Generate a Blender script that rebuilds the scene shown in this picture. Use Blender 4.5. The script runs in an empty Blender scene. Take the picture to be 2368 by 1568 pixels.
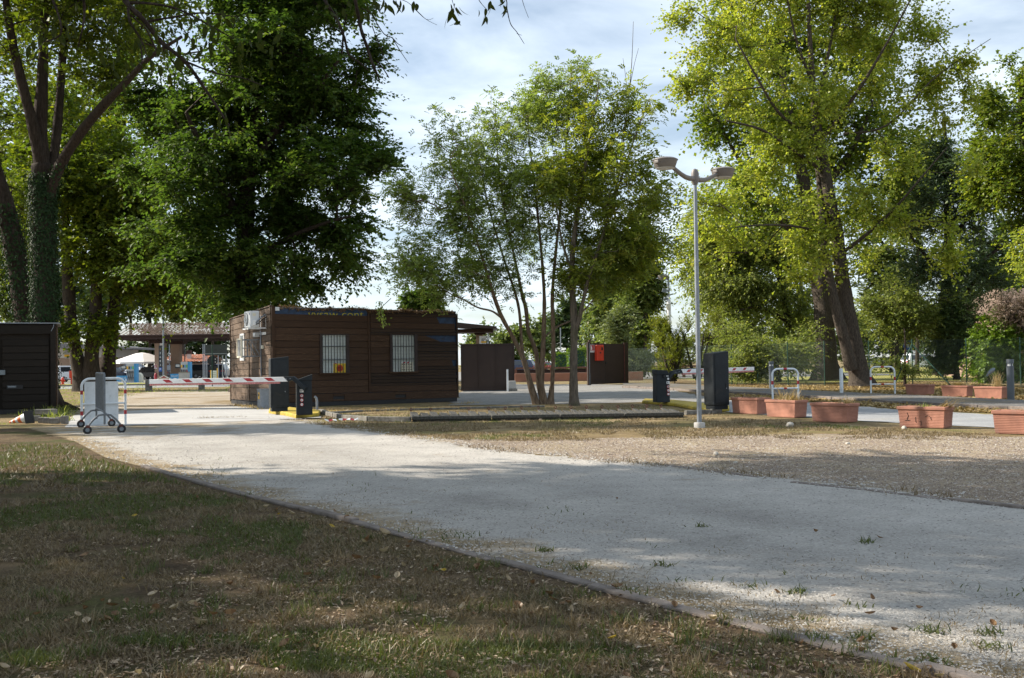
import bpy, math, random
import numpy as np
from mathutils import Vector, Matrix

# ------------------------------------------------------------------ camera, sky, sun, exposure
SC = bpy.context.scene
COL = SC.collection
F = 2400.0                      # focal length in units of a 2367 wide picture
PITCH, ROLL, EYE = math.radians(1.36), 0.014, Vector((0.0, 0.0, 1.25))
_r, _f, _u = Vector((1, 0, 0)), Vector((0, math.cos(PITCH), math.sin(PITCH))), Vector((0, -math.sin(PITCH), math.cos(PITCH)))
RIGHT = _r * math.cos(ROLL) - _u * math.sin(ROLL)
UP = _u * math.cos(ROLL) + _r * math.sin(ROLL)
FWD = _f
cam = bpy.data.cameras.new('camera')
cam.sensor_width = 36.0
cam.lens = 36.0 * F / 2367.0
cam.clip_start, cam.clip_end = 0.05, 3000.0
co = bpy.data.objects.new('camera', cam)
COL.objects.link(co)
M3 = Matrix((RIGHT, UP, -FWD)).transposed()
co.matrix_world = Matrix.Translation(EYE) @ M3.to_4x4()
SC.camera = co

SUN = Vector((-0.80, 0.22, 0.55)).normalized()      # towards the sun: from the left, a little ahead of the viewer
world = bpy.data.worlds.new('World')
SC.world = world
world.use_nodes = True
wn, wl = world.node_tree.nodes, world.node_tree.links
wn.clear()
out = wn.new('ShaderNodeOutputWorld')
bg = wn.new('ShaderNodeBackground')
bg.inputs['Strength'].default_value = 0.064
sky = wn.new('ShaderNodeTexSky')
sky.sky_type = 'NISHITA'
sky.sun_disc = False
sky.sun_elevation = math.asin(SUN.z)
sky.sun_rotation = math.atan2(SUN.x, SUN.y)
sky.altitude = 20
sky.air_density, sky.dust_density, sky.ozone_density = 1.15, 0.25, 3.0
tc = wn.new('ShaderNodeTexCoord')
sep = wn.new('ShaderNodeSeparateXYZ')
wl.new(tc.outputs['Generated'], sep.inputs[0])
zc = wn.new('ShaderNodeMath'); zc.operation = 'MAXIMUM'; zc.inputs[1].default_value = 0.0
wl.new(sep.outputs['Z'], zc.inputs[0])
za = wn.new('ShaderNodeMath'); za.operation = 'ADD'; za.inputs[1].default_value = 0.16
wl.new(zc.outputs[0], za.inputs[0])
dx = wn.new('ShaderNodeMath'); dx.operation = 'DIVIDE'
dy = wn.new('ShaderNodeMath'); dy.operation = 'DIVIDE'
wl.new(sep.outputs['X'], dx.inputs[0]); wl.new(za.outputs[0], dx.inputs[1])
wl.new(sep.outputs['Y'], dy.inputs[0]); wl.new(za.outputs[0], dy.inputs[1])
cmb = wn.new('ShaderNodeCombineXYZ')
wl.new(dx.outputs[0], cmb.inputs[0]); wl.new(dy.outputs[0], cmb.inputs[1])
mp = wn.new('ShaderNodeMapping')
mp.inputs['Rotation'].default_value = (0, 0, 0.5)
mp.inputs['Location'].default_value = (2.3, 0.4, 0)
mp.inputs['Scale'].default_value = (1.0, 1.5, 1)
wl.new(cmb.outputs[0], mp.inputs['Vector'])
n1 = wn.new('ShaderNodeTexNoise')
n1.inputs['Scale'].default_value = 1.6
n1.inputs['Detail'].default_value = 9
n1.inputs['Roughness'].default_value = 0.55
n1.inputs['Distortion'].default_value = 0.35
wl.new(mp.outputs[0], n1.inputs['Vector'])
rampc = wn.new('ShaderNodeValToRGB')
rampc.color_ramp.elements[0].position = 0.36
rampc.color_ramp.elements[0].color = (0.30, 0.30, 0.30, 1)
rampc.color_ramp.elements[1].position = 0.72
rampc.color_ramp.elements[1].color = (1, 1, 1, 1)
wl.new(n1.outputs['Fac'], rampc.inputs[0])
mixc = wn.new('ShaderNodeMix'); mixc.data_type = 'RGBA'
wl.new(rampc.outputs['Color'], mixc.inputs['Factor'])
wl.new(sky.outputs[0], mixc.inputs['A'])
mixc.inputs['B'].default_value = (9.0, 10.1, 11.2, 1)
wl.new(mixc.outputs['Result'], bg.inputs['Color'])
wl.new(bg.outputs[0], out.inputs['Surface'])

sl = bpy.data.lights.new('sun', 'SUN')
sl.energy = 5.0
sl.angle = math.radians(0.53)
sl.color = (1.0, 0.91, 0.78)
so = bpy.data.objects.new('sun', sl)
so.rotation_euler = SUN.to_track_quat('Z', 'Y').to_euler()
so.location = (0, 0, 60)
COL.objects.link(so)

SC.view_settings.view_transform = 'Standard'
SC.view_settings.look = 'None'
SC.view_settings.gamma = 1.0
SC.view_settings.exposure = 0.98
SC.view_settings.use_curve_mapping = False
SC.render.engine = 'CYCLES'
cy = SC.cycles
cy.max_bounces, cy.diffuse_bounces, cy.glossy_bounces = 9, 6, 2
cy.transmission_bounces, cy.transparent_max_bounces = 4, 6
cy.use_adaptive_sampling = True
cy.adaptive_threshold = 0.015
cy.use_denoising = True
cy.sample_clamp_indirect = 6.0

# ------------------------------------------------------------------ helpers
def ray(px, py):
    return FWD + RIGHT * ((px - 1183.5) / F) - UP * ((py - 784.0) / F)

def G(px, py, z=0.0):
    """the point of the level z that the photograph shows at (px, py)"""
    d = ray(px, py)
    return EYE + d * ((z - EYE.z) / d.z)

def A(px, py, Y):
    """the point at world depth Y that the photograph shows at (px, py)"""
    d = ray(px, py)
    return EYE + d * (Y / d.y)

def on_wall(px, py, org, yaw):
    """(along, up) on the upright plane through org that runs in direction yaw"""
    e = Vector((math.cos(yaw), math.sin(yaw), 0))
    n = Vector((-e.y, e.x, 0))
    d = ray(px, py)
    t = (org - EYE).dot(n) / d.dot(n)
    p = EYE + d * t - org
    return p.dot(e), p.z

def PX(px, Y):
    return px * Y / F

class MB:
    def __init__(self):
        self.v, self.f, self.m = [], [], []
    def hexa(self, p, m=0):
        """eight corners: bottom four counter-clockwise, then top four"""
        k = len(self.v)
        self.v += [tuple(q) for q in p]
        for q in ((3, 2, 1, 0), (4, 5, 6, 7), (0, 1, 5, 4), (1, 2, 6, 5), (2, 3, 7, 6), (3, 0, 4, 7)):
            self.f.append(tuple(k + i for i in q)); self.m.append(m)
        return self
    def box(self, c, s, yaw=0.0, m=0, R=None, taper=1.0):
        hx, hy, hz = s[0] / 2, s[1] / 2, s[2] / 2
        pts = []
        for z, t in ((-hz, 1.0), (hz, taper)):
            for x, y in ((-hx, -hy), (hx, -hy), (hx, hy), (-hx, hy)):
                pts.append(Vector((x * t, y * t, z)))
        if R is None:
            R = Matrix.Rotation(yaw, 3, 'Z')
        c = Vector(c)
        return self.hexa([c + R @ p for p in pts], m)
    def bar(self, p0, p1, w, h, m=0, up=(0, 0, 1)):
        p0, p1 = Vector(p0), Vector(p1)
        d = (p1 - p0); L = d.length; d.normalize()
        s = d.cross(Vector(up))
        if s.length < 1e-4:
            s = d.cross(Vector((0, 1, 0)))
        s.normalize(); t = s.cross(d)
        R = Matrix((s, d, t)).transposed()
        return self.box((p0 + p1) / 2, (w, L, h), R=R, m=m)
    def tube(self, pts, rad, n=8, m=0, cap=True):
        pts = [Vector(p) for p in pts]
        if not hasattr(rad, '__len__'):
            rad = [rad] * len(pts)
        k = len(self.v)
        prev = None
        for i, p in enumerate(pts):
            d = (pts[min(i + 1, len(pts) - 1)] - pts[max(i - 1, 0)])
            d.normalize()
            if prev is None:
                a = d.cross(Vector((0, 1, 0)))
                if a.length < 0.1:
                    a = d.cross(Vector((1, 0, 0)))
            else:
                a = prev - d * prev.dot(d)
            a.normalize(); prev = a
            b = d.cross(a)
            for j in range(n):
                t = 2 * math.pi * j / n
                self.v.append(tuple(p + (a * math.cos(t) + b * math.sin(t)) * rad[i]))
        for i in range(len(pts) - 1):
            for j in range(n):
                j2 = (j + 1) % n
                self.f.append((k + i * n + j, k + i * n + j2, k + (i + 1) * n + j2, k + (i + 1) * n + j)); self.m.append(m)
        if cap:
            self.f.append(tuple(k + j for j in reversed(range(n)))); self.m.append(m)
            e = k + (len(pts) - 1) * n
            self.f.append(tuple(e + j for j in range(n))); self.m.append(m)
        return self
    def lathe(self, prof, c=(0, 0, 0), n=16, m=0, R=None):
        k = len(self.v); c = Vector(c)
        for r, z in prof:
            for j in range(n):
                t = 2 * math.pi * j / n
                p = Vector((r * math.cos(t), r * math.sin(t), z))
                if R is not None:
                    p = R @ p
                self.v.append(tuple(c + p))
        for i in range(len(prof) - 1):
            for j in range(n):
                j2 = (j + 1) % n
                self.f.append((k + i * n + j, k + i * n + j2, k + (i + 1) * n + j2, k + (i + 1) * n + j)); self.m.append(m)
        if prof[0][0] > 1e-4:
            self.f.append(tuple(k + j for j in reversed(range(n)))); self.m.append(m)
        if prof[-1][0] > 1e-4:
            e = k + (len(prof) - 1) * n
            self.f.append(tuple(e + j for j in range(n))); self.m.append(m)
        return self
    def prism(self, poly, vec, m=0):
        """flat polygon (3d points) pushed along vec"""
        k = len(self.v); n = len(poly); vec = Vector(vec)
        self.v += [tuple(Vector(p)) for p in poly] + [tuple(Vector(p) + vec) for p in poly]
        self.f.append(tuple(k + i for i in reversed(range(n)))); self.m.append(m)
        self.f.append(tuple(k + n + i for i in range(n))); self.m.append(m)
        for i in range(n):
            j = (i + 1) % n
            self.f.append((k + i, k + j, k + n + j, k + n + i)); self.m.append(m)
        return self
    def face(self, pts, m=0):
        k = len(self.v)
        self.v += [tuple(p) for p in pts]
        self.f.append(tuple(range(k, k + len(pts)))); self.m.append(m)
        return self
    def build(self, name, mats, parent=None, smooth=False, bevel=0.0, seg=2):
        me = bpy.data.meshes.new(name)
        me.from_pydata(self.v, [], self.f)
        if not isinstance(mats, (list, tuple)):
            mats = [mats]
        for q in mats:
            me.materials.append(q)
        if len(mats) > 1:
            me.polygons.foreach_set('material_index', self.m)
        if smooth:
            me.polygons.foreach_set('use_smooth', [True] * len(me.polygons))
        me.update()
        o = bpy.data.objects.new(name, me)
        COL.objects.link(o)
        if parent is not None:
            o.parent = parent
        if smooth:
            try:
                me.set_sharp_from_angle(angle=math.radians(40))
            except Exception:
                pass
        if bevel > 0:
            b = o.modifiers.new('bevel', 'BEVEL')
            b.width, b.segments, b.limit_method = bevel, seg, 'ANGLE'
        return o

def tag(o, label=None, cat=None, group=None, kind=None):
    if label: o['label'] = label
    if cat: o['category'] = cat
    if group: o['group'] = group
    if kind: o['kind'] = kind
    return o

def thing(name, label, cat, loc=(0, 0, 0), rz=0.0, group=None):
    o = bpy.data.objects.new(name, None)
    o.empty_display_size = 0.2
    COL.objects.link(o)
    o.location = loc
    o.rotation_euler = (0, 0, rz)
    return tag(o, label, cat, group)

def copy_tree(o, loc=None, rz=None, label=None, group=None, parent=None):
    c = o.copy()
    COL.objects.link(c)
    if parent is not None:
        c.parent = parent
    for ch in list(o.children):
        copy_tree(ch, parent=c)
    if loc is not None: c.location = loc
    if rz is not None: c.rotation_euler = (0, 0, rz)
    if label: c['label'] = label
    if group: c['group'] = group
    return c

def text(body, size, loc, rot, mat, parent=None, name='lettering', extrude=0.002, align='CENTER', sx=1.0):
    cu = bpy.data.curves.new(name, 'FONT')
    cu.body = body
    cu.size = size
    cu.extrude = extrude
    cu.align_x = align
    cu.align_y = 'CENTER'
    cu.resolution_u = 3
    cu.materials.append(mat)
    o = bpy.data.objects.new(name, cu)
    COL.objects.link(o)
    if parent is not None: o.parent = parent
    o.location = loc
    o.rotation_euler = rot
    o.scale = (sx, 1, 1)
    return o

def fast_mesh(name, co, faces, mat, parent=None, tint=None, smooth=False):
    """co (N,3), faces (M,k) numpy arrays"""
    me = bpy.data.meshes.new(name)
    k = faces.shape[1]
    me.vertices.add(len(co))
    me.vertices.foreach_set('co', np.ascontiguousarray(co, dtype=np.float32).ravel())
    me.loops.add(faces.size)
    me.loops.foreach_set('vertex_index', np.ascontiguousarray(faces, dtype=np.int32).ravel())
    me.polygons.add(len(faces))
    me.polygons.foreach_set('loop_start', np.arange(0, faces.size, k, dtype=np.int32))
    if smooth:
        me.polygons.foreach_set('use_smooth', np.ones(len(faces), dtype=bool))
    me.update(calc_edges=True)
    if tint is not None:
        at = me.attributes.new('tint', 'FLOAT', 'POINT')
        at.data.foreach_set('value', np.ascontiguousarray(tint, dtype=np.float32))
    me.materials.append(mat)
    o = bpy.data.objects.new(name, me)
    COL.objects.link(o)
    if parent is not None: o.parent = parent
    return o

def unit(a):
    return a / np.maximum(np.linalg.norm(a, axis=1, keepdims=True), 1e-9)

def leaf_mesh(name, C, D, N, L, W, mat, parent=None, tint=None, fold=0.18, tri=False):
    """one folded four-cornered leaf per row: C base, D axis, N rough normal"""
    D = unit(D)
    S = unit(np.cross(D, N)); N = np.cross(S, D)
    L = L[:, None]; W = W[:, None]
    if tri:
        v = np.empty((len(C), 3, 3))
        v[:, 0] = C + S * W * .5; v[:, 1] = C - S * W * .5; v[:, 2] = C + D * L
        return fast_mesh(name, v.reshape(-1, 3), np.arange(len(C) * 3).reshape(-1, 3), mat, parent, None if tint is None else np.repeat(tint, 3))
    v = np.empty((len(C), 4, 3))
    v[:, 0] = C
    v[:, 1] = C + D * L * .42 + S * W * .5 + N * W * fold
    v[:, 2] = C + D * L - N * L * .10
    v[:, 3] = C + D * L * .42 - S * W * .5 + N * W * fold
    k = np.arange(len(C))[:, None] * 4
    f = np.concatenate([k + np.array([[0, 3, 2]]), k + np.array([[0, 2, 1]])], axis=1).reshape(-1, 3)
    t = None if tint is None else np.repeat(tint, 4)
    return fast_mesh(name, v.reshape(-1, 3), f, mat, parent, t)

def tubes_mesh(name, P0, P1, R0, R1, mat, parent=None, n=5):
    D = unit(P1 - P0)
    a = np.cross(D, np.array([[0.31, 0.91, 0.27]])); a = unit(a)
    b = np.cross(D, a)
    ang = np.arange(n) * 2 * math.pi / n
    ring = a[:, None, :] * np.cos(ang)[None, :, None] + b[:, None, :] * np.sin(ang)[None, :, None]
    v = np.concatenate([P0[:, None] + ring * R0[:, None, None], P1[:, None] + ring * R1[:, None, None]], axis=1)
    j = np.arange(n); j2 = (j + 1) % n
    q = np.stack([j, j2, n + j2, n + j], axis=1)
    f = (np.arange(len(P0))[:, None, None] * 2 * n + q[None]).reshape(-1, 4)
    return fast_mesh(name, v.reshape(-1, 3), f, mat, parent, smooth=True)

def pip(x, y, poly):
    """points in polygon, vectorised"""
    ins = np.zeros(len(x), bool)
    n = len(poly)
    for i in range(n):
        x0, y0 = poly[i][0], poly[i][1]; x1, y1 = poly[(i + 1) % n][0], poly[(i + 1) % n][1]
        if y0 == y1: continue
        c = ((y0 > y) != (y1 > y)) & (x < (x1 - x0) * (y - y0) / (y1 - y0) + x0)
        ins ^= c
    return ins

def vnoise(x, y, s, seed=0):
    """cheap smooth value noise in 0..1"""
    r = np.random.RandomState(seed).rand(64, 64)
    fx, fy = x / s, y / s
    ix, iy = np.floor(fx).astype(int), np.floor(fy).astype(int)
    tx, ty = fx - ix, fy - iy
    tx = tx * tx * (3 - 2 * tx); ty = ty * ty * (3 - 2 * ty)
    g = lambda i, j: r[i % 64, j % 64]
    return (g(ix, iy) * (1 - tx) + g(ix + 1, iy) * tx) * (1 - ty) + (g(ix, iy + 1) * (1 - tx) + g(ix + 1, iy + 1) * tx) * ty

# ------------------------------------------------------------------ materials
def _new(name):
    m = bpy.data.materials.new(name)
    m.use_nodes = True
    nt = m.node_tree
    return m, nt.nodes, nt.links, nt.nodes['Principled BSDF']

def ramp(n, stops):
    r = n.new('ShaderNodeValToRGB')
    e = r.color_ramp.elements
    e[0].position, e[0].color = stops[0][0], (*stops[0][1], 1)
    e[1].position, e[1].color = stops[-1][0], (*stops[-1][1], 1)
    for p, c in stops[1:-1]:
        q = e.new(p); q.color = (*c, 1)
    return r

def noise(n, l, scale, detail=6, rough=0.6, stretch=None, src='Object'):
    t = n.new('ShaderNodeTexCoord')
    mpn = n.new('ShaderNodeMapping')
    if stretch: mpn.inputs['Scale'].default_value = stretch
    l.new(t.outputs[src], mpn.inputs['Vector'])
    q = n.new('ShaderNodeTexNoise')
    q.inputs['Scale'].default_value = scale
    q.inputs['Detail'].default_value = detail
    q.inputs['Roughness'].default_value = rough
    l.new(mpn.outputs[0], q.inputs['Vector'])
    return q

def add_bump(n, l, b, src, strength=0.4, dist=0.01):
    q = n.new('ShaderNodeBump')
    q.inputs['Strength'].default_value = strength
    q.inputs['Distance'].default_value = dist
    l.new(src, q.inputs['Height'])
    l.new(q.outputs[0], b.inputs['Normal'])

def mat(name, c, rough=0.6, metal=0.0, var=0.25, scale=6.0, bump=0.0, spec=0.4, stretch=None, dirt=None):
    """painted or raw surface with a little mottling and optional dirt colour"""
    m, n, l, b = _new(name)
    b.inputs['Roughness'].default_value = rough
    b.inputs['Metallic'].default_value = metal
    b.inputs['Specular IOR Level'].default_value = spec
    q = noise(n, l, scale, stretch=stretch)
    lo = tuple(x * (1 - var) for x in c); hi = tuple(min(1, x * (1 + var)) for x in c)
    stops = [(0.3, lo), (0.7, hi)]
    if dirt is not None:
        stops = [(0.26, dirt), (0.40, lo), (0.75, hi)]
    r = ramp(n, stops)
    l.new(q.outputs['Fac'], r.inputs[0])
    l.new(r.outputs[0], b.inputs['Base Color'])
    if bump:
        q2 = noise(n, l, scale * 6, stretch=stretch)
        add_bump(n, l, b, q2.outputs['Fac'], bump, 0.01)
    return m

def leaf_mat(name, stops, trans=0.42, tmul=(1.5, 1.5, 0.7), rough=0.45, spec=0.35, mixr=0.55):
    m, n, l, b = _new(name)
    b.inputs['Roughness'].default_value = rough
    b.inputs['Specular IOR Level'].default_value = spec
    g = n.new('ShaderNodeNewGeometry')
    at = n.new('ShaderNodeAttribute'); at.attribute_name = 'tint'
    mx = n.new('ShaderNodeMix'); mx.data_type = 'FLOAT'
    mx.inputs['Factor'].default_value = mixr
    l.new(at.outputs['Fac'], mx.inputs['A'])
    l.new(g.outputs['Random Per Island'], mx.inputs['B'])
    r = ramp(n, stops)
    l.new(mx.outputs['Result'], r.inputs[0])
    l.new(r.outputs[0], b.inputs['Base Color'])
    if trans > 0:
        tr = n.new('ShaderNodeBsdfTranslucent')
        mul = n.new('ShaderNodeMix'); mul.data_type = 'RGBA'; mul.blend_type = 'MULTIPLY'
        mul.inputs['Factor'].default_value = 1.0
        l.new(r.outputs[0], mul.inputs['A'])
        mul.inputs['B'].default_value = (*tmul, 1)
        l.new(mul.outputs['Result'], tr.inputs['Color'])
        ms = n.new('ShaderNodeMixShader')
        ms.inputs[0].default_value = trans
        l.new(b.outputs[0], ms.inputs[1]); l.new(tr.outputs[0], ms.inputs[2])
        l.new(ms.outputs[0], n['Material Output'].inputs['Surface'])
    return m

def bark_mat(name, c1, c2, scale=5.0, moss=None):
    m, n, l, b = _new(name)
    b.inputs['Roughness'].default_value = 0.9
    b.inputs['Specular IOR Level'].default_value = 0.15
    q = noise(n, l, scale, 8, 0.7, stretch=(4, 4, 0.7))
    r = ramp(n, [(0.32, c1), (0.68, c2)])
    l.new(q.outputs['Fac'], r.inputs[0])
    col = r.outputs[0]
    if moss:
        q3 = noise(n, l, 1.1, 5)
        r3 = ramp(n, [(0.5, (0, 0, 0)), (0.66, (0.7, 0.7, 0.7))])
        l.new(q3.outputs['Fac'], r3.inputs[0])
        mx = n.new('ShaderNodeMix'); mx.data_type = 'RGBA'
        l.new(r3.outputs[0], mx.inputs['Factor']); l.new(col, mx.inputs['A'])
        mx.inputs['B'].default_value = (*moss, 1)
        col = mx.outputs['Result']
    l.new(col, b.inputs['Base Color'])
    add_bump(n, l, b, q.outputs['Fac'], 0.9, 0.05)
    return m

def wood_mat(name, base, pale, paleness=0.62, mottle=(0.6, 1.5)):
    """weathered boards: long grain, worn flecks where the stain has flaked off"""
    m, n, l, b = _new(name)
    b.inputs['Roughness'].default_value = 0.75
    b.inputs['Specular IOR Level'].default_value = 0.25
    oi = n.new('ShaderNodeObjectInfo')
    q = noise(n, l, 3.0, 8, 0.7, stretch=(1.0, 1.0, 14))
    lo = tuple(x * mottle[0] for x in base); hi = tuple(x * mottle[1] for x in base)
    r = ramp(n, [(0.3, lo), (0.55, base), (0.75, hi)])
    l.new(q.outputs['Fac'], r.inputs[0])
    q2 = noise(n, l, 5.0, 8, 0.75, stretch=(1.3, 1.3, 22))
    ad = n.new('ShaderNodeMath'); ad.operation = 'MULTIPLY_ADD'
    l.new(oi.outputs['Random'], ad.inputs[0]); ad.inputs[1].default_value = 0.09
    l.new(q2.outputs['Fac'], ad.inputs[2])
    r2 = ramp(n, [(paleness + 0.03, (0, 0, 0)), (paleness + 0.10, (1, 1, 1))])
    l.new(ad.outputs[0], r2.inputs[0])
    mx = n.new('ShaderNodeMix'); mx.data_type = 'RGBA'
    l.new(r2.outputs[0], mx.inputs['Factor']); l.new(r.outputs[0], mx.inputs['A'])
    mx.inputs['B'].default_value = (*pale, 1)
    hs = n.new('ShaderNodeHueSaturation')
    rr = n.new('ShaderNodeMapRange')
    rr.inputs['To Min'].default_value, rr.inputs['To Max'].default_value = 0.86, 1.14
    l.new(oi.outputs['Random'], rr.inputs['Value'])
    l.new(rr.outputs[0], hs.inputs['Value'])
    l.new(mx.outputs['Result'], hs.inputs['Color'])
    l.new(hs.outputs[0], b.inputs['Base Color'])
    add_bump(n, l, b, q.outputs['Fac'], 0.5, 0.01)
    return m

def ground_mat(name, stops, scale, stops2=None, scale2=0.6, mixlo=0.42, mixhi=0.6, fine=60.0, bump=0.5, bdist=0.03, speck=None, edge=None, fleck=None, tracks=None):
    """earth, gravel, grass: mottled base, a second surface in patches, fine grain"""
    m, n, l, b = _new(name)
    b.inputs['Roughness'].default_value = 0.95
    b.inputs['Specular IOR Level'].default_value = 0.1
    q = noise(n, l, scale, 10, 0.72)
    r = ramp(n, stops)
    l.new(q.outputs['Fac'], r.inputs[0])
    col = r.outputs[0]
    if stops2:
        qa = noise(n, l, scale * 1.7, 10, 0.75)
        ra = ramp(n, stops2)
        l.new(qa.outputs['Fac'], ra.inputs[0])
        qm = noise(n, l, scale2, 9, 0.68)
        fac = qm.outputs['Fac']
        if edge:
            at = n.new('ShaderNodeAttribute'); at.attribute_name = 'tint'
            ad = n.new('ShaderNodeMath'); ad.operation = 'MULTIPLY_ADD'
            l.new(at.outputs['Fac'], ad.inputs[0]); ad.inputs[1].default_value = edge
            l.new(fac, ad.inputs[2]); fac = ad.outputs[0]
        rm = ramp(n, [(mixlo, (0, 0, 0)), (mixhi, (1, 1, 1))])
        l.new(fac, rm.inputs[0])
        mx = n.new('ShaderNodeMix'); mx.data_type = 'RGBA'
        l.new(rm.outputs[0], mx.inputs['Factor']); l.new(col, mx.inputs['A']); l.new(ra.outputs[0], mx.inputs['B'])
        col = mx.outputs['Result']
    if speck:
        t = n.new('ShaderNodeTexCoord')
        vo = n.new('ShaderNodeTexVoronoi')
        vo.inputs['Scale'].default_value = fine
        l.new(t.outputs['Object'], vo.inputs['Vector'])
        mr = n.new('ShaderNodeMapRange')
        mr.inputs['To Min'].default_value, mr.inputs['To Max'].default_value = 1 - speck, 1 + speck
        l.new(vo.outputs['Color'], mr.inputs['Value'])
        hs = n.new('ShaderNodeHueSaturation')
        l.new(mr.outputs[0], hs.inputs['Value']); l.new(col, hs.inputs['Color'])
        col = hs.outputs[0]
    if fleck:
        t2 = n.new('ShaderNodeTexCoord')
        v2 = n.new('ShaderNodeTexVoronoi')
        v2.inputs['Scale'].default_value = fleck[0]
        l.new(t2.outputs['Object'], v2.inputs['Vector'])
        lt = n.new('ShaderNodeMath'); lt.operation = 'LESS_THAN'
        sp = n.new('ShaderNodeSeparateColor'); l.new(v2.outputs['Color'], sp.inputs[0])
        l.new(sp.outputs[0], lt.inputs[0]); lt.inputs[1].default_value = fleck[1]
        l2 = n.new('ShaderNodeMath'); l2.operation = 'LESS_THAN'
        l.new(v2.outputs['Distance'], l2.inputs[0]); l2.inputs[1].default_value = 0.42
        mu = n.new('ShaderNodeMath'); mu.operation = 'MULTIPLY'
        l.new(lt.outputs[0], mu.inputs[0]); l.new(l2.outputs[0], mu.inputs[1])
        mx = n.new('ShaderNodeMix'); mx.data_type = 'RGBA'
        l.new(mu.outputs[0], mx.inputs['Factor']); l.new(col, mx.inputs['A'])
        mx.inputs['B'].default_value = (*fleck[2], 1)
        col = mx.outputs['Result']
    if tracks:
        at2 = n.new('ShaderNodeAttribute'); at2.attribute_name = 'across'
        qw = noise(n, l, 0.5, 4)
        aw = n.new('ShaderNodeMath'); aw.operation = 'MULTIPLY_ADD'
        l.new(qw.outputs['Fac'], aw.inputs[0]); aw.inputs[1].default_value = 0.16; l.new(at2.outputs['Fac'], aw.inputs[2])
        rt = ramp(n, [(k, (v, v, v)) for k, v in tracks])
        l.new(aw.outputs[0], rt.inputs[0])
        mt_ = n.new('ShaderNodeMix'); mt_.data_type = 'RGBA'; mt_.blend_type = 'MULTIPLY'; mt_.inputs['Factor'].default_value = 1
        l.new(col, mt_.inputs['A']); l.new(rt.outputs[0], mt_.inputs['B'])
        col = mt_.outputs['Result']
    l.new(col, b.inputs['Base Color'])
    qf = noise(n, l, fine, 4, 0.7)
    add_bump(n, l, b, qf.outputs['Fac'], bump, bdist)
    return m

W_ = {}
W_['dark_wood'] = wood_mat('dark_wood', (0.056, 0.030, 0.017), (0.17, 0.11, 0.065), 0.61)
W_['worn_wood'] = wood_mat('worn_wood', (0.125, 0.086, 0.060), (0.27, 0.21, 0.15), 0.60)
W_['shed_wood'] = wood_mat('shed_wood', (0.017, 0.013, 0.010), (0.08, 0.06, 0.045), 0.70)
W_['grey_wood'] = wood_mat('grey_wood', (0.040, 0.024, 0.015), (0.09, 0.06, 0.042), 0.62)
W_['dark_trim'] = mat('dark_trim', (0.028, 0.016, 0.014), 0.6)
W_['blue_metal'] = mat('blue_metal', (0.025, 0.055, 0.12), 0.6, var=0.4, dirt=(0.04, 0.03, 0.025))
W_['white_paint'] = mat('white_paint', (0.74, 0.75, 0.76), 0.45, var=0.08, scale=9, dirt=(0.5, 0.5, 0.47))
W_['hoop_white'] = mat('hoop_white', (0.66, 0.70, 0.73), 0.4, var=0.08, scale=7, dirt=(0.42, 0.43, 0.42))
W_['red_paint'] = mat('red_paint', (0.36, 0.028, 0.036), 0.45, var=0.12, scale=9)
W_['red_box'] = mat('red_box', (0.52, 0.045, 0.02), 0.4, var=0.1, scale=4)
W_['galv'] = mat('galvanised_steel', (0.23, 0.255, 0.29), 0.5, 0.45, var=0.14, scale=10)
W_['grey_steel'] = mat('grey_steel', (0.20, 0.23, 0.26), 0.5, 0.4, var=0.2, scale=12)
W_['taupe'] = mat('taupe_casting', (0.17, 0.155, 0.145), 0.5, 0.0, var=0.12, scale=8)
W_['lens'] = mat('lamp_lens', (0.45, 0.46, 0.46), 0.2, var=0.05)
W_['slate'] = mat('slate_paint', (0.019, 0.024, 0.029), 0.6, var=0.25, scale=3, spec=.25, dirt=(0.034, 0.034, 0.032))
W_['slate_lit'] = mat('slate_sunlit', (0.20, 0.20, 0.19), 0.5, 0.3, var=0.15, scale=6)  # pale copy of the slate for a side painted as sunlit
W_['yellow'] = mat('yellow_kerb_paint', (0.42, 0.31, 0.04), 0.75, var=0.25, scale=5, bump=0.3, dirt=(0.16, 0.13, 0.06))
W_['concrete'] = mat('concrete', (0.40, 0.39, 0.37), 0.9, var=0.16, scale=3, bump=0.3)
W_['old_concrete'] = mat('old_concrete', (0.20, 0.19, 0.17), 0.95, var=0.4, scale=9, bump=0.8, dirt=(0.09, 0.09, 0.07))
W_['kerb_stone'] = mat('kerb_stone', (0.19, 0.16, 0.14), 0.9, var=0.25, scale=8, bump=0.6, dirt=(0.11, 0.085, 0.065))
W_['slab_concrete'] = mat('slab_concrete', (0.075, 0.072, 0.064), 0.95, var=0.65, scale=28, bump=1.0)
W_['rust'] = mat('rust', (0.12, 0.04, 0.03), 0.8, var=0.3)
W_['terracotta'] = mat('terracotta', (0.375, 0.175, 0.122), 0.85, var=0.22, scale=3.5, dirt=(0.27, 0.17, 0.135))
W_['pink_wall'] = mat('pink_wall', (0.33, 0.155, 0.11), 0.8, var=0.1, scale=2)
W_['rail_wood'] = mat('rail_wood', (0.17, 0.075, 0.05), 0.8, var=0.2, scale=2)
W_['soil'] = mat('soil', (0.10, 0.07, 0.045), 0.95, var=0.4, scale=14, bump=0.8)
W_['gate'] = mat('brown_gate', (0.036, 0.021, 0.016), 0.55, var=0.15, scale=2)
W_['ac'] = mat('ac_white', (0.62, 0.64, 0.66), 0.4, var=0.06)
W_['ac_dark'] = mat('ac_grille', (0.20, 0.21, 0.22), 0.6)
W_['shutter'] = mat('shutter', (0.56, 0.60, 0.58), 0.6, var=0.12, scale=3)
W_['bars'] = mat('window_bars', (0.03, 0.032, 0.034), 0.5)
W_['sign_yellow'] = mat('sign_yellow', (0.62, 0.42, 0.03), 0.6, var=0.05)
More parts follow.
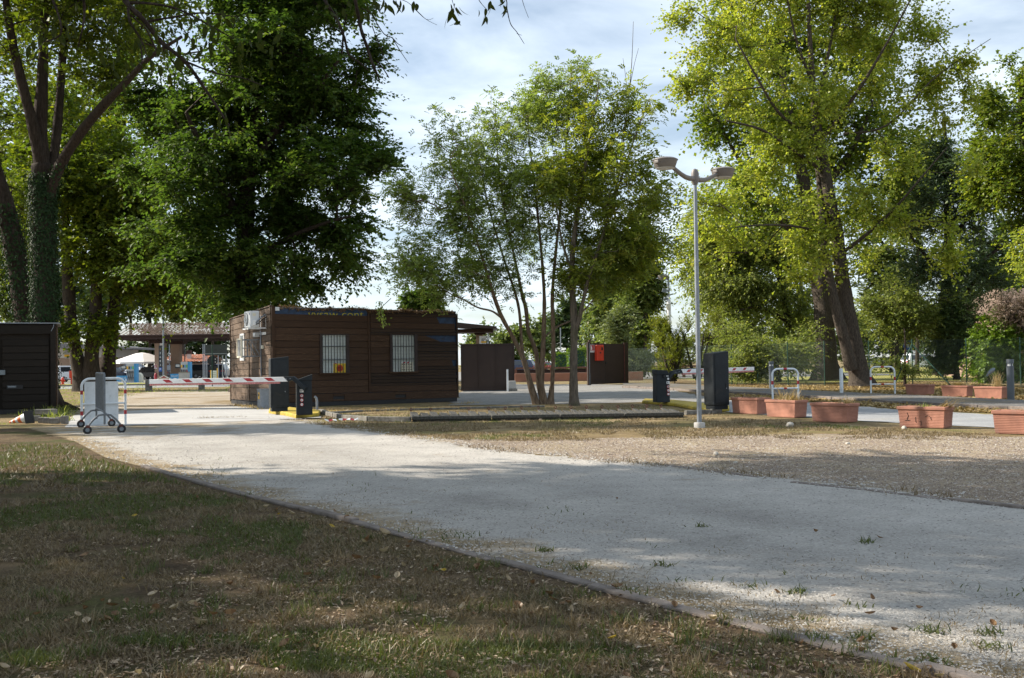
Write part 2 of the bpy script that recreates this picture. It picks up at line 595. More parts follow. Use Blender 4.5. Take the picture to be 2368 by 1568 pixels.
W_['sign_red'] = mat('sign_red', (0.55, 0.07, 0.02), 0.6, var=0.05)
W_['paper'] = mat('paper', (0.66, 0.62, 0.50), 0.7, var=0.05)
W_['black'] = mat('black_rubber', (0.018, 0.018, 0.02), 0.6)
W_['glass'] = mat('dark_glass', (0.02, 0.026, 0.032), 0.12, var=0.1, spec=0.8)
W_['orange'] = mat('cone_orange', (0.60, 0.12, 0.02), 0.5, var=0.1)
W_['blue_sign'] = mat('blue_sign', (0.02, 0.09, 0.36), 0.5, var=0.05)
W_['banner'] = mat('banner_blue', (0.06, 0.27, 0.52), 0.6, var=0.06)
W_['dark_sign'] = mat('dark_sign', (0.03, 0.036, 0.042), 0.6)
W_['canvas'] = mat('canvas', (0.80, 0.80, 0.80), 0.8, var=0.04)
W_['canvas_shaded'] = mat('canvas_shade', (0.56, 0.63, 0.72), 0.8, var=0.04)  # white cloth with bluish shade put into its colour
W_['cream'] = mat('cream', (0.62, 0.60, 0.50), 0.8, var=0.05)
W_['brick'] = mat('brick_pale', (0.34, 0.24, 0.18), 0.9, var=0.12, scale=3)
W_['plaster'] = mat('plaster', (0.60, 0.57, 0.52), 0.9, var=0.06, scale=1)
W_['tile_grey'] = mat('tile_weathered', (0.17, 0.125, 0.10), 0.95, var=0.35, scale=1.2, spec=.05)
W_['tile_red'] = mat('tile_red', (0.50, 0.20, 0.12), 0.9, var=0.25, scale=1.5)
W_['beam'] = mat('beam_brown', (0.04, 0.02, 0.016), 0.8)
W_['slab_grey'] = mat('roof_slab', (0.17, 0.16, 0.16), 0.85, var=0.1, scale=1)
W_['pump'] = mat('pump_grey', (0.42, 0.43, 0.44), 0.45, var=0.05)
W_['green'] = mat('label_green', (0.10, 0.42, 0.08), 0.5)
W_['amber'] = mat('label_amber', (0.75, 0.42, 0.02), 0.5)
W_['fence_green'] = mat('fence_green', (0.018, 0.06, 0.04), 0.5)
W_['wire'] = mat('fence_wire', (0.055, 0.085, 0.072), 0.5, 0.2)
W_['bollard_grey'] = mat('bollard_grey', (0.085, 0.098, 0.112), 0.5, var=0.08)
W_['stone'] = mat('white_stone', (0.42, 0.39, 0.34), 0.9, var=0.12, scale=14, bump=0.5)
W_['gold'] = mat('yellow_text', (0.42, 0.36, 0.03), 0.7, var=.3, scale=9, dirt=(.08, .06, .03))
# ------------------------------------------------------------------ the ground and what is laid on it
RNG = np.random.RandomState(7)
GM = {}
GM['ground'] = ground_mat('dry_ground', [(0.30, (0.125, 0.088, 0.052)), (0.5, (0.235, 0.175, 0.095)), (0.72, (0.35, 0.275, 0.16))], 1.6,
                          [(0.3, (0.11, 0.105, 0.040)), (0.7, (0.26, 0.225, 0.09))], 0.7, 0.48, 0.66, 70, 0.7, 0.05, speck=0.22)
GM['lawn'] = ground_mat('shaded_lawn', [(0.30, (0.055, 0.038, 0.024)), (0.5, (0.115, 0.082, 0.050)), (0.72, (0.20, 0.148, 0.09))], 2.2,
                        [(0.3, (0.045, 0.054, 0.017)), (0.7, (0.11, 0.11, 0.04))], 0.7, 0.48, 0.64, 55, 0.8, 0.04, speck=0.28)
GM['gravel'] = ground_mat('pale_gravel', [(0.28, (0.345, 0.325, 0.298)), (0.5, (0.455, 0.432, 0.398)), (0.75, (0.55, 0.525, 0.485))], 0.9,
                          [(0.3, (0.22, 0.17, 0.105)), (0.7, (0.40, 0.32, 0.21))], 1.3, 0.60, 0.80, 62, 0.85, 0.03, speck=0.20, edge=0.40,
                          fleck=(44.0, 0.045, (0.16, 0.155, 0.15)), tracks=[(0.0, .92), (.14, 1.0), (.26, .93), (.38, .84), (.50, .95), (.62, .83), (.76, .93), (.9, 1.0), (1.0, 1.0)])
GM['brown_gravel'] = ground_mat('brown_gravel', [(0.28, (0.205, 0.163, 0.124)), (0.5, (0.285, 0.229, 0.168)), (0.75, (0.37, 0.302, 0.222))], 1.2,
                                [(0.3, (0.27, 0.21, 0.12)), (0.7, (0.42, 0.36, 0.26))], 0.9, 0.47, 0.68, 45, 0.9, 0.03, speck=0.33,
                                fleck=(22.0, 0.10, (0.52, 0.49, 0.45)))
GM['yard'] = ground_mat('yard_gravel', [(0.28, (0.19, 0.185, 0.18)), (0.5, (0.24, 0.235, 0.225)), (0.75, (0.30, 0.29, 0.275))], 0.7,
                        [(0.3, (0.21, 0.16, 0.10)), (0.7, (0.34, 0.28, 0.18))], 0.5, 0.56, 0.70, 30, 0.7, 0.03, speck=0.24)
GM['asphalt'] = ground_mat('worn_asphalt', [(0.28, (0.21, 0.215, 0.22)), (0.5, (0.27, 0.275, 0.28)), (0.75, (0.34, 0.34, 0.34))], 0.7,
                           [(0.3, (0.22, 0.20, 0.17)), (0.7, (0.33, 0.31, 0.27))], 0.5, 0.55, 0.72, 40, 0.4, 0.02, speck=0.14)
GM['path'] = ground_mat('dark_path', [(0.28, (0.10, 0.10, 0.10)), (0.5, (0.14, 0.135, 0.13)), (0.75, (0.19, 0.18, 0.16))], 1.0,
                        [(0.3, (0.15, 0.115, 0.07)), (0.7, (0.25, 0.19, 0.11))], 0.6, 0.48, 0.66, 40, 0.5, 0.02, speck=0.25)
GM['pad'] = ground_mat('concrete_pad', [(0.28, (0.33, 0.33, 0.325)), (0.5, (0.40, 0.395, 0.385)), (0.75, (0.46, 0.455, 0.44))], 0.8,
                       [(0.3, (0.30, 0.27, 0.22)), (0.7, (0.42, 0.38, 0.32))], 0.7, 0.58, 0.75, 50, 0.3, 0.01, speck=0.06)
GM['drive'] = ground_mat('dirt_drive', [(0.28, (0.27, 0.225, 0.175)), (0.5, (0.36, 0.31, 0.25)), (0.75, (0.45, 0.40, 0.33))], 0.8,
                         [(0.3, (0.17, 0.12, 0.07)), (0.7, (0.33, 0.26, 0.15))], 0.35, 0.50, 0.62, 40, 0.7, 0.03, speck=0.22)
GM['litter'] = ground_mat('leaf_litter', [(0.28, (0.10, 0.068, 0.034)), (0.5, (0.19, 0.135, 0.065)), (0.75, (0.33, 0.25, 0.12))], 2.6,
                          [(0.3, (0.075, 0.05, 0.03)), (0.7, (0.20, 0.14, 0.08))], 0.6, 0.45, 0.6, 26, 0.9, 0.05, speck=0.5)

def sheet(name, poly, z, m, label=None, jag=0.0, step=0.25, seed=1):
    """a flat sheet with an outline (x, y), its edge frayed by jag metres"""
    pts = []
    n = len(poly)
    r = random.Random(seed)
    for i in range(n):
        a, b = Vector(poly[i][:2]), Vector(poly[(i + 1) % n][:2])
        k = max(1, int((b - a).length / step)) if jag else 1
        nrm = Vector((-(b - a).y, (b - a).x)).normalized()
        for j in range(k):
            p = a.lerp(b, j / k)
            if jag:
                p = p + nrm * r.gauss(0, jag)
            pts.append((p.x, p.y, z))
    bm = MB()
    bm.face(pts)
    o = bm.build(name, m)
    # ear-clip safety for ragged outlines
    import bmesh
    b2 = bmesh.new(); b2.from_mesh(o.data)
    bmesh.ops.triangulate(b2, faces=b2.faces[:])
    for f in b2.faces:
        if f.normal.z < 0: f.normal_flip()
    b2.to_mesh(o.data); b2.free()
    tag(o, label, kind='structure')
    return o

GX = lambda *ps: [G(x, y) for x, y in ps]
g0 = MB(); g0.face([(-900, -60, 0), (900, -60, 0), (900, 1800, 0), (-900, 1800, 0)])
tag(g0.build('ground', GM['ground']), 'dry trampled ground with tan grass', kind='structure')

NEAR = GX((60, 990), (170, 1020), (245, 1060), (330, 1081), (420, 1106), (520, 1135), (640, 1165), (740, 1190), (860, 1220), (980, 1253), (1100, 1287), (1200, 1313),
          (1300, 1341), (1440, 1378), (1560, 1409), (1700, 1444), (1850, 1483), (2000, 1520), (2200, 1570), (2500, 1645))
FAR = GX((300, 972), (560, 966), (680, 972), (760, 986), (860, 1001), (960, 1014), (1060, 1029), (1150, 1042), (1280, 1053), (1400, 1068), (1550, 1081), (1700, 1098),
         (1850, 1113), (2000, 1131), (2200, 1154), (2367, 1173), (2700, 1214))

def resample(pl, m, smooth=True):
    p = np.array([(q[0], q[1]) for q in pl])
    d = np.concatenate([[0], np.cumsum(np.linalg.norm(np.diff(p, axis=0), axis=1))])
    t = np.linspace(0, d[-1], m)
    return np.stack([np.interp(t, d, p[:, 0]), np.interp(t, d, p[:, 1])], axis=1)

# pale gravel drive: strip from the near edging to the far edge, with distance-from-edge stored on it
M_, K_ = 260, 22
na, fa = resample(NEAR, M_), resample(FAR, M_)
rj = np.random.RandomState(3)
w = np.linspace(0, 1, K_)[None, :, None]
gv = na[:, None] * (1 - w) + fa[:, None] * w
gz = np.full((M_, K_, 1), 0.010)
tan = np.gradient(fa, axis=0); tan = np.stack([-tan[:, 1], tan[:, 0]], axis=1) / np.linalg.norm(tan, axis=1, keepdims=True)
gv[:, -1] += tan * (np.clip(rj.normal(0, .07, (M_, 1)), -.16, .16) + .30 * (vnoise(fa[:, 0], fa[:, 1], .7, 77)[:, None] - .5))
tan = np.gradient(na, axis=0); tan = np.stack([-tan[:, 1], tan[:, 0]], axis=1) / np.linalg.norm(tan, axis=1, keepdims=True)
gv[:60, 0] += tan[:60] * np.clip(rj.normal(0, .06, (60, 1)), -.14, .14)
gco = np.concatenate([gv, gz], axis=2).reshape(-1, 3)
ii, jj = np.meshgrid(np.arange(M_ - 1), np.arange(K_ - 1), indexing='ij')
i0 = (ii * K_ + jj).ravel()
gf = np.stack([i0, i0 + K_, i0 + K_ + 1, i0 + 1], axis=1)
ww = np.broadcast_to(w[..., 0], (M_, K_))
edge_w = np.maximum(np.clip(1 - ww / 0.16, 0, 1), np.clip(1 - (1 - ww) / 0.06, 0, 1) * 0.5)
edge_w = np.maximum(edge_w, np.clip(1 - np.arange(M_) / 95.0, 0, 1)[:, None] * 0.85)
road = fast_mesh('gravel_road', gco, gf, GM['gravel'], tint=edge_w.ravel(), smooth=True)
at_ = road.data.attributes.new('across', 'FLOAT', 'POINT'); at_.data.foreach_set('value', np.ascontiguousarray(ww, dtype=np.float32).ravel())
tag(road, 'pale crushed stone drive sweeping across the picture', kind='structure')

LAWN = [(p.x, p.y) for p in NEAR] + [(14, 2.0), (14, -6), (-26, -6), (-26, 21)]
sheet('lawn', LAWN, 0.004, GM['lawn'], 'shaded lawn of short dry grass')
BROWN = [(p.x, p.y) for p in GX((960, 1016), (1060, 1031), (1150, 1044), (1280, 1055), (1400, 1070), (1550, 1083), (1700, 1100), (1850, 1115), (2000, 1133), (2200, 1156), (2367, 1175), (2700, 1216))] + \
        [(p.x, p.y) for p in GX((2700, 1020), (2367, 1012), (2100, 1006), (1850, 1004), (1600, 1010), (1400, 1014), (1250, 1018), (1120, 1016))]
sheet('parking_ground', BROWN, 0.006, GM['brown_gravel'], 'brown gravel parking ground', jag=0.12, seed=4)
sheet('concrete_pad', GX((152, 990), (640, 972), (742, 967), (735, 955), (620, 944), (560, 940), (330, 949), (168, 962)), 0.016, GM['pad'], 'pale concrete apron under the left barrier', jag=0.02, seed=5)
sheet('dirt_drive', GX((150, 962), (350, 949), (640, 938), (640, 906), (430, 903), (330, 908), (215, 925)), 0.008, GM['drive'], 'dusty drive behind the left barrier', jag=0.25, step=0.5, seed=6)
sheet('yard', GX((1040, 938), (1240, 936), (1490, 930), (1700, 943), (1700, 906), (1560, 897), (1440, 889), (1180, 889), (1060, 908)), 0.008, GM['yard'], 'grey gravel yard behind the trees', jag=0.10, step=0.5, seed=8)
sheet('lane', GX((1640, 950), (1690, 955), (1900, 968), (2100, 981), (2300, 990), (2700, 1003), (2700, 975), (2367, 962), (2100, 951), (1900, 933), (1700, 922), (1660, 928)), 0.012, GM['asphalt'], 'pale worn lane behind the planters', jag=0.06, seed=9)
sheet('leaf_litter_ground', GX((1440, 889), (1620, 880), (1850, 880), (2200, 886), (2500, 900), (2500, 940), (2367, 930), (2100, 915), (1850, 906), (1600, 893)), 0.005, GM['litter'], 'fallen leaves under the poplar', jag=0.3, step=0.6, seed=10)
sheet('verge', GX((1660, 926), (1900, 931), (2100, 948), (2367, 959), (2700, 972), (2700, 962), (2367, 951), (2050, 931), (1850, 920), (1640, 908), (1560, 902)), 0.014, GM['litter'], 'strip of fallen leaves along the kerb', jag=0.08, seed=11)
# raised path with a kerb made of single stones
PATH_F = GX((1440, 897), (1560, 903), (1640, 909), (1750, 914), (1850, 920), (1950, 926), (2050, 933), (2200, 942), (2367, 951), (2700, 968))
PATH_B = GX((1440, 889), (1560, 891), (1640, 896), (1750, 901), (1850, 907), (1950, 912), (2050, 917), (2200, 924), (2367, 933), (2700, 948))
pm = MB()
for i in range(len(PATH_F) - 1):
    a, b, c, d = PATH_F[i], PATH_F[i + 1], PATH_B[i + 1], PATH_B[i]
    pm.face([(a.x, a.y, .09), (b.x, b.y, .09), (c.x, c.y, .09), (d.x, d.y, .09)])
tag(pm.build('path', GM['path']), 'dark asphalt path raised behind a kerb', kind='structure')

def kerb_line(name, pl, length, wid, h, z, m, gap=0.012, wob=0.008, label=None, seed=0):
    root = thing(name, None, None)
    tag(root, label, kind='structure')
    p = [Vector((q[0], q[1])) for q in pl]
    cum = [0.0]
    for i in range(1, len(p)): cum.append(cum[-1] + (p[i] - p[i - 1]).length)
    def at(s):
        s = min(max(s, 0), cum[-1])
        for i in range(1, len(p)):
            if s <= cum[i]:
                t = (s - cum[i - 1]) / max(cum[i] - cum[i - 1], 1e-6)
                return p[i - 1].lerp(p[i], t)
        return p[-1]
    r = random.Random(seed)
    s = 0.0
    while s < cum[-1] - 0.2:
        e = min(s + length, cum[-1])
        a, b = at(s + gap), at(e - gap)
        dz = r.uniform(-wob, wob)
        m1 = MB()
        d = (b - a).normalized(); nn = Vector((-d.y, d.x)) * wid / 2
        off = nn.normalized() * r.uniform(-wob, wob)
        a += off; b += off
        q = [(a - nn), (b - nn), (b + nn), (a + nn)]
        tl = r.uniform(-wob, wob)
        m1.hexa([(v.x, v.y, z) for v in q] + [(v.x, v.y, z + h + dz + (tl if k in (1, 2) else 0)) for k, v in enumerate(q)])
        m1.build('kerb_stone', m, root, bevel=0.012)
        s = e
    return root

kerb_line('lawn_edging', [(v[0], v[1]) for v in resample([NEAR[i] for i in range(3, 20)], 60)], 1.0, 0.082, 0.028, 0.0, W_['kerb_stone'], label='thin stone edging between lawn and gravel', wob=0.010, seed=2)
kerb_line('far_edging', [(v.x, v.y) for v in GX((1540, 1078), (1640, 1091), (1760, 1106))], 0.9, 0.08, 0.022, 0.0, W_['kerb_stone'], label='half buried edging between pale and brown gravel', seed=3)
kerb_line('side_edging', [(v.x, v.y) for v in GX((1830, 1117), (1960, 1130), (2100, 1147), (2230, 1163), (2400, 1183))], 0.9, 0.08, 0.025, 0.0, W_['kerb_stone'], label='edging at the near corner of the brown gravel', seed=4)
kerb_line('path_kerb', [(v.x, v.y) for v in PATH_F], 1.0, 0.14, 0.10, 0.0, W_['kerb_stone'], label='kerb stones along the dark path', seed=5)
kerb_line('island_edging', [(v.x, v.y) for v in GX((590 + 150, 956), (790, 970), (868, 976), (950, 976))], 1.2, 0.10, 0.11, 0.0, W_['old_concrete'], label='concrete edging at the left end of the grass island', seed=6)
kerb_line('back_edging', [(v.x, v.y) for v in GX((745, 958), (860, 951), (1060, 946), (1260, 941))], 1.4, 0.06, 0.06, 0.0, W_['old_concrete'], label='low edging behind the grass island', seed=7)
kerb_line('corner_edging', [(v.x, v.y) for v in GX((1584, 960), (1640, 957), (1668, 956))], 0.8, 0.10, 0.11, 0.0, W_['old_concrete'], label='concrete edging beside the right yellow island', seed=8)

# road, verges and parking beyond the left drive and beyond the gate
def strip(name, x0, x1, y0, y1, z, m, label):
    b = MB(); b.face([(x0, y0, z), (x1, y0, z), (x1, y1, z), (x0, y1, z)])
    return tag(b.build(name, m), label, kind='structure')
strip('road', -60, -13.5, 68, 78, 0.01, GM['asphalt'], 'road in front of the filling station')
strip('forecourt', -70, -12, 92, 150, 0.01, GM['yard'], 'filling station forecourt')
strip('car_park', -9, 30, 76, 170, 0.012, GM['yard'], 'car park beyond the gate')
GM['verge_grass'] = ground_mat('verge_grass', [(0.3, (0.16, 0.17, 0.04)), (0.5, (0.26, 0.25, 0.08)), (0.75, (0.36, 0.32, 0.13))], 1.0, None, fine=20, speck=0.3)
strip('grass_verge', -60, -13, 78, 91, 0.015, GM['verge_grass'], 'sunlit verge before the filling station')
strip('park_lawn', 12, 120, 56, 140, 0.007, GM['verge_grass'], 'dry park lawn beyond the fence')
for nm, y0, lab, m in (('verge_kerb', 78.1, 'kerb of the verge along the road', W_['kerb_stone']),):
    b = MB(); b.box((-36, y0, .06), (48, .2, .12)); tag(b.build(nm, m), lab, kind='structure')

# ------------------------------------------------------------------ the wooden clad cabin
CA = G(630, 943)
CYAW = math.atan2(0.49, 0.872)
CL, CW, CH = 6.33, 4.9, 3.12
cabin = thing('cabin', 'dark brown plank clad cabin with two barred windows behind the left barrier', 'cabin', (CA.x, CA.y, 0), CYAW)
cs = lambda x, y: on_wall(x, y, Vector((CA.x, CA.y, 0)), CYAW)
ss = lambda x, y: on_wall(x, y, Vector((CA.x, CA.y, 0)), CYAW + math.pi / 2)
def top(s, y=0.0):            # the roof line sinks a little to the right and to the back
    return 1.0 - 0.022 * s / CL - 0.060 * y / CW
b = MB()
b.hexa([(0.02, 0.02, .12), (CL - .02, .02, .12), (CL - .02, CW, .10), (0.02, CW, .10), (0.02, .02, CH * .995), (CL - .02, .02, CH * .975), (CL - .02, CW, CH * .925), (.02, CW, CH * .935)])
b.build('container', W_['blue_metal'], cabin)
ROW0, ROWH, NROW = 0.40, 0.2075, 13
smid = cs(853, 830)[0]
w1 = (cs(924 / 1, 0)[0], 0)
def crop2(x, y): return (x / 4.098 + 491.2, y / 4.098 + 681.9)
win = []
for x0, x1 in ((1012, 1290), (1676, 1936)):
    s0 = cs(*crop2(x0, 560))[0]; s1 = cs(*crop2(x1, 560))[0]
    win.append((s0, s1, 3, 9))
r = random.Random(5)
def plank(s0, s1, z0, z1, m, y0=-0.012, th=0.03, skew=0.0, parent=cabin):
    """one board of the front; its ends cut straight or skewed"""
    q = MB()
    lo, hi = y0 - th, y0
    t = lambda s, z: z * top(s)
    dy = r.uniform(-.006, .006); k = r.uniform(-.006, .006)
    q.hexa([(s0, lo + dy, t(s0, z0) + k), (s1 + skew, lo + dy, t(s1, z0) - k), (s1 + skew, hi, t(s1, z0)), (s0, hi, t(s0, z0)),
            (s0, lo + dy + .004, t(s0, z1) + k), (s1, lo + dy + .004, t(s1, z1) - k), (s1, hi, t(s1, z1)), (s0, hi, t(s0, z1))])
    return q.build('plank', m, parent, bevel=0.006, seg=1)
short = {11: (cs(*crop2(2120, 260))[0], 0.10), 8: (cs(*crop2(2010, 380))[0], 0.55), 4: (cs(*crop2(2262, 625))[0], 0.05), 10: (cs(*crop2(2290, 300))[0], 0.02)}
for k in range(NROW):
    z0, z1 = ROW0 + k * ROWH, ROW0 + (k + 1) * ROWH - 0.007
    for side, (s0, s1) in enumerate(((0.09, smid - .04), (smid + .04, CL - .03))):
        if side == 0 and k == NROW - 1:
            continue
        skew = 0.0
        if side == 1 and k in short:
            s1, skew = short[k]
        cuts = [(a, c) for a, c, r0, r1 in win if r0 <= k < r1 and a < s1 and c > s0]
        segs, x = [], s0
        for a, c in cuts:
            segs.append((x, a)); x = c
        segs.append((x, s1))
        for n_, (a, c) in enumerate(segs):
            last = n_ == len(segs) - 1
            if side == 1 and last and k > 0 and k not in short:
                # the boards right of the second window have split along the grain
                zm = z0 + (z1 - z0) * r.uniform(.4, .6)
                plank(a, c - r.uniform(0, .05), z0, zm - .006, W_['grey_wood']); plank(a, c - r.uniform(0, .05), zm + .004, z1, W_['grey_wood'])
            else:
                plank(a, c, z0, z1, W_['dark_wood'], skew=skew if last else 0)
# bottom beam with fork pockets, corner boards and joint batten
fp = [cs(*crop2(x, 1028))[0] for x in (1143, 1247, 1732, 1830)]
xs = [0.09, fp[0], fp[1], fp[2], fp[3], CL - .03]
for a, c in ((xs[0], xs[1]), (xs[2], xs[3]), (xs[4], xs[5])):
    plank(a, c, .14, ROW0 - .012, W_['dark_wood'])
for a, c in ((xs[1], xs[2]), (xs[3], xs[4])):
    plank(a, c, .14, .20, W_['dark_wood']); plank(a, c, .30, ROW0 - .012, W_['dark_wood'])
    q = MB(); q.box(((a + c) / 2, 0.0, .25), (c - a, .03, .11)); q.build('fork_pocket', W_['black'], cabin)  # black plate painted in for the dark hollow of the pocket
q = MB(); q.box((0.035, -.03, CH / 2 + .06), (.10, .07, CH - .12)); q.build('corner_board', W_['dark_wood'], cabin)
q = MB(); q.hexa([(smid - .03, -.06, .40), (smid + .03, -.06, .40), (smid + .03, -.01, .40), (smid - .03, -.01, .40), (smid - .045, -.06, 3.07), (smid + .015, -.06, 3.07), (smid + .015, -.01, 3.07), (smid - .045, -.01, 3.07)])
q.build('batten', W_['dark_wood'], cabin)
q = MB(); q.box((CL - .01, -.02, 1.55), (.05, .06, 2.8)); q.build('corner_board', W_['grey_wood'], cabin)
q = MB(); q.box((CL / 2, .0, .07), (CL - .1, .1, .13)); q.box((0.0, CW / 2, .07), (.1, CW - .2, .13)); q.build('dark_base', W_['black'], cabin)  # black strip painted in for the dark gap under the cabin
# blue strip with the old lettering under the roof edge
t1 = ROW0 + 12 * ROWH
q = MB(); q.box((smid / 2 + .02, -.004, t1 + .07), (smid - .14, .016, .26)); q.build('blue_strip', W_['blue_metal'], cabin)
q = MB(); q.box((smid / 2, -.016, CH * .987), (smid - .1, .03, .03)); q.build('roof_rail', W_['galv'], cabin)
q = MB(); q.box((.16, -.03, CH * .985 - .035), (.13, .05, .11)); q.build('corner_casting', W_['ac'], cabin)
sa = cs(*crop2(903, 165))[0]; sb = cs(*crop2(1430, 165))[0]
tx = text('vvsaw cont', .33, ((sa + sb) / 2, -.0135, t1 - .005), (math.pi / 2, 0, 0), W_['gold'], cabin, sx=1.0)
bpy.context.view_layer.update()
tx.scale = ((sb - sa) / max(tx.dimensions.x, .1), 1, 1)
# leaf debris along the roof edge
rr = np.random.RandomState(12)
n = 2600
C = np.stack([rr.uniform(.2, CL - .2, n) ** 1.0, rr.normal(-.03, .045, n), CH * (1 - .022 * .5) - .01 + rr.exponential(.02, n) - .02], axis=1)
C[:, 2] = CH * (1 - 0.022 * C[:, 0] / CL) + rr.normal(-0.02, .030, n) - (vnoise(C[:, 0] * 3, C[:, 0], .8, 3) > .5) * .05
litter_stops = [(0.0, (0.10, 0.05, 0.025)), (0.5, (0.17, 0.10, 0.05)), (1.0, (0.28, 0.19, 0.10))]
LM_litter = leaf_mat('brown_litter', litter_stops, 0.1)
o = leaf_mesh('roof_debris', C, rr.normal(0, 1, (n, 3)) * (1, 1, .4), rr.normal(0, 1, (n, 3)), rr.uniform(.03, .10, n), rr.uniform(.01, .04, n), LM_litter, cabin, rr.rand(n))
tag(o, kind='stuff')
q = MB(); xk = cs(*crop2(935, 100))[0]
q.tube([(xk, .05, CH * .98), (xk + .02, .05, CH + .12), (xk + .06, .05, CH + .22), (xk + .10, .05, CH + .20)], .008, 5); q.build('wire_hook', W_['galv'], cabin)
# windows: shutters behind bars
for wi, (s0, s1, r0, r1) in enumerate(win):
    z0, z1 = ROW0 + r0 * ROWH, ROW0 + r1 * ROWH
    f = MB()
    f.box((s0 + .035, -.045, (z0 + z1) / 2), (.07, .06, z1 - z0)); f.box((s1 - .05, -.045, (z0 + z1) / 2), (.10, .06, z1 - z0))
    f.box(((s0 + s1) / 2, -.03, z1 - .015), (s1 - s0, .05, .03))
    wo = f.build('window', W_['dark_trim'], cabin, bevel=.004)
    q = MB(); q.box(((s0 + s1) / 2 - .01, -.06, z0 - .005), (s1 - s0 + .06, .10, .05)); q.build('window_sill', W_['dark_wood'], wo)
    a, c = s0 + .07, s1 - .10
    ns = 26
    for k in range(ns):
        za, zb = z0 + .02 + (z1 - z0 - .05) * k / ns, z0 + .02 + (z1 - z0 - .05) * (k + 1) / ns
        q = MB(); q.hexa([(a, -.012, za), (c, -.012, za), (c, .0, za), (a, .0, za), (a, -.004, zb - .004), (c, -.004, zb - .004), (c, .0, zb - .004), (a, .0, zb - .004)])
        q.build('shutter_slat', W_['shutter'], wo)
    for k in range(9):
        x = a + .02 + (c - a - .03) * k / 8.0
        q = MB(); q.tube([(x, -.055, z0 + .01), (x, -.055, z1 - .02)], .0115, 6); q.build('bar', W_['bars'], wo)
    for t in (.345, .68):
        z = z0 + (z1 - z0) * t
        q = MB(); q.box(((a + c) / 2, -.056, z), (c - a + .06, .02, .026)); q.build('cross_bar', W_['bars'], wo)
# the left side wall: lighter worn boards in two panels
for k in range(NROW + 1):
    z0, z1 = (ROW0 + k * ROWH, ROW0 + (k + 1) * ROWH - .012)
    if k == NROW: z1 = CH - .01
    for y0, y1 in ((.03, CW / 2 - .025), (CW / 2 + .025, CW - .06)):
        if k == NROW and z1 - z0 < .02: continue
        q = MB()
        t = lambda y, z: z * top(0, y) - 0.020 * (z / CH) * 0
        dx_ = r.uniform(-.005, .005)
        sag = -0.035 * (y0 + y1) * 0
        q.hexa([(-.042 + dx_, y0, t(y0, z0)), (-.012, y0, t(y0, z0)), (-.012, y1, t(y1, z0)), (-.042 + dx_, y1, t(y1, z0)),
                (-.042 + dx_, y0, t(y0, z1)), (-.012, y0, t(y0, z1)), (-.012, y1, t(y1, z1)), (-.042 + dx_, y1, t(y1, z1))])
        q.build('plank', W_['worn_wood'], cabin, bevel=.006, seg=1)
for y0, y1 in ((.03, CW / 2 - .03), (CW / 2 + .03, CW - .06)):
    q = MB(); q.box((-.027, (y0 + y1) / 2, .27), (.03, y1 - y0, .22)); q.build('plank', W_['worn_wood'], cabin)
q = MB(); q.box((-.04, CW / 2, 1.6), (.05, .045, 2.75)); q.build('batten', W_['worn_wood'], cabin)
q = MB(); q.box((-.03, CW - .03, 1.5), (.06, .06, 2.85)); q.build('corner_board', W_['dark_wood'], cabin)
q = MB(); q.hexa([(-.06, .0, CH - .005), (.03, .0, CH - .005), (.03, CW, CH * .94 - .005), (-.06, CW, CH * .94 - .005), (-.06, .0, CH + .03), (.03, .0, CH + .03), (.03, CW, CH * .94 + .03), (-.06, CW, CH * .94 + .03)])
q.build('roof_trim', W_['worn_wood'], cabin)
# small window on the side wall
q = MB()
wy0, wz0 = ss(*crop2(318, 560)); wy1, wz1 = ss(*crop2(272, 418))
q.box((-.05, (wy0 + wy1) / 2 + .0, 1.93), (.03, abs(wy1 - wy0) * .85, .90)); wf = q.build('side_window', W_['white_paint'], cabin)
q = MB(); q.box((-.068, (wy0 + wy1) / 2, 1.95), (.01, abs(wy1 - wy0) * .6, .74)); q.build('pane', W_['glass'], wf)

# air conditioner hung high on the side wall (a thing of its own)
def side(y, z, out=0.0):
    p = Vector((CA.x, CA.y, 0)) + Matrix.Rotation(CYAW, 3, 'Z') @ Vector((-out, y, 0))
    return (p.x, p.y, z)
acy = ss(*crop2(395, 240))[0]
acz = 2.38
ac = thing('air_conditioner', 'white air conditioner unit on a bracket high on the cabin side', 'air conditioner', side(.80, acz, .0), CYAW)
R90 = None
q = MB(); q.box((-.48, 0, .36), (.34, .84, .60)); q.build('casing', W_['ac'], ac, bevel=.02)
q = MB(); q.lathe([(.24, 0), (.24, .012), (.05, .02), (.0, .02)], (-.655, .10, .36), 20, R=Matrix.Rotation(-math.pi / 2, 3, 'Y')); q.build('fan_grille', W_['ac_dark'], ac)
for k in range(6):
    q = MB(); q.lathe([(.07 + .03 * k, .022), (.074 + .03 * k, .03), (.078 + .03 * k, .022)], (-.655, .10, .36), 20, R=Matrix.Rotation(-math.pi / 2, 3, 'Y')); q.build('grille_ring', W_['ac'], ac)
q = MB(); q.box((-.50, -.435, .22), (.13, .05, .20)); q.build('valve_cover', W_['white_paint'], ac, bevel=.01)
q = MB(); q.box((-.50, -.423, .52), (.12, .004, .10)); q.build('data_label', W_['paper'], ac)
q = MB(); q.box((-.6525, -.33, .55), (.004, .06, .05)); q.build('badge', W_['blue_sign'], ac)
for y in (-.36, .36):
    q = MB(); q.bar((-.03, y, .03), (-.72, y, .03), .04, .05); q.bar((-.03, y, .03), (-.03, y, .55), .05, .04); q.build('bracket', W_['white_paint'], ac)
q = MB(); q.bar((-.70, -.36, .0), (-.70, .36, .0), .04, .04); q.build('cross_rail', W_['white_paint'], ac)
q = MB(); q.tube([(-.45, -.45, .22), (-.38, -.50, .30), (-.25, -.48, .42), (-.1, -.42, .52), (-.02, -.40, .5)], .025, 7); q.build('pipe', W_['galv'], ac)
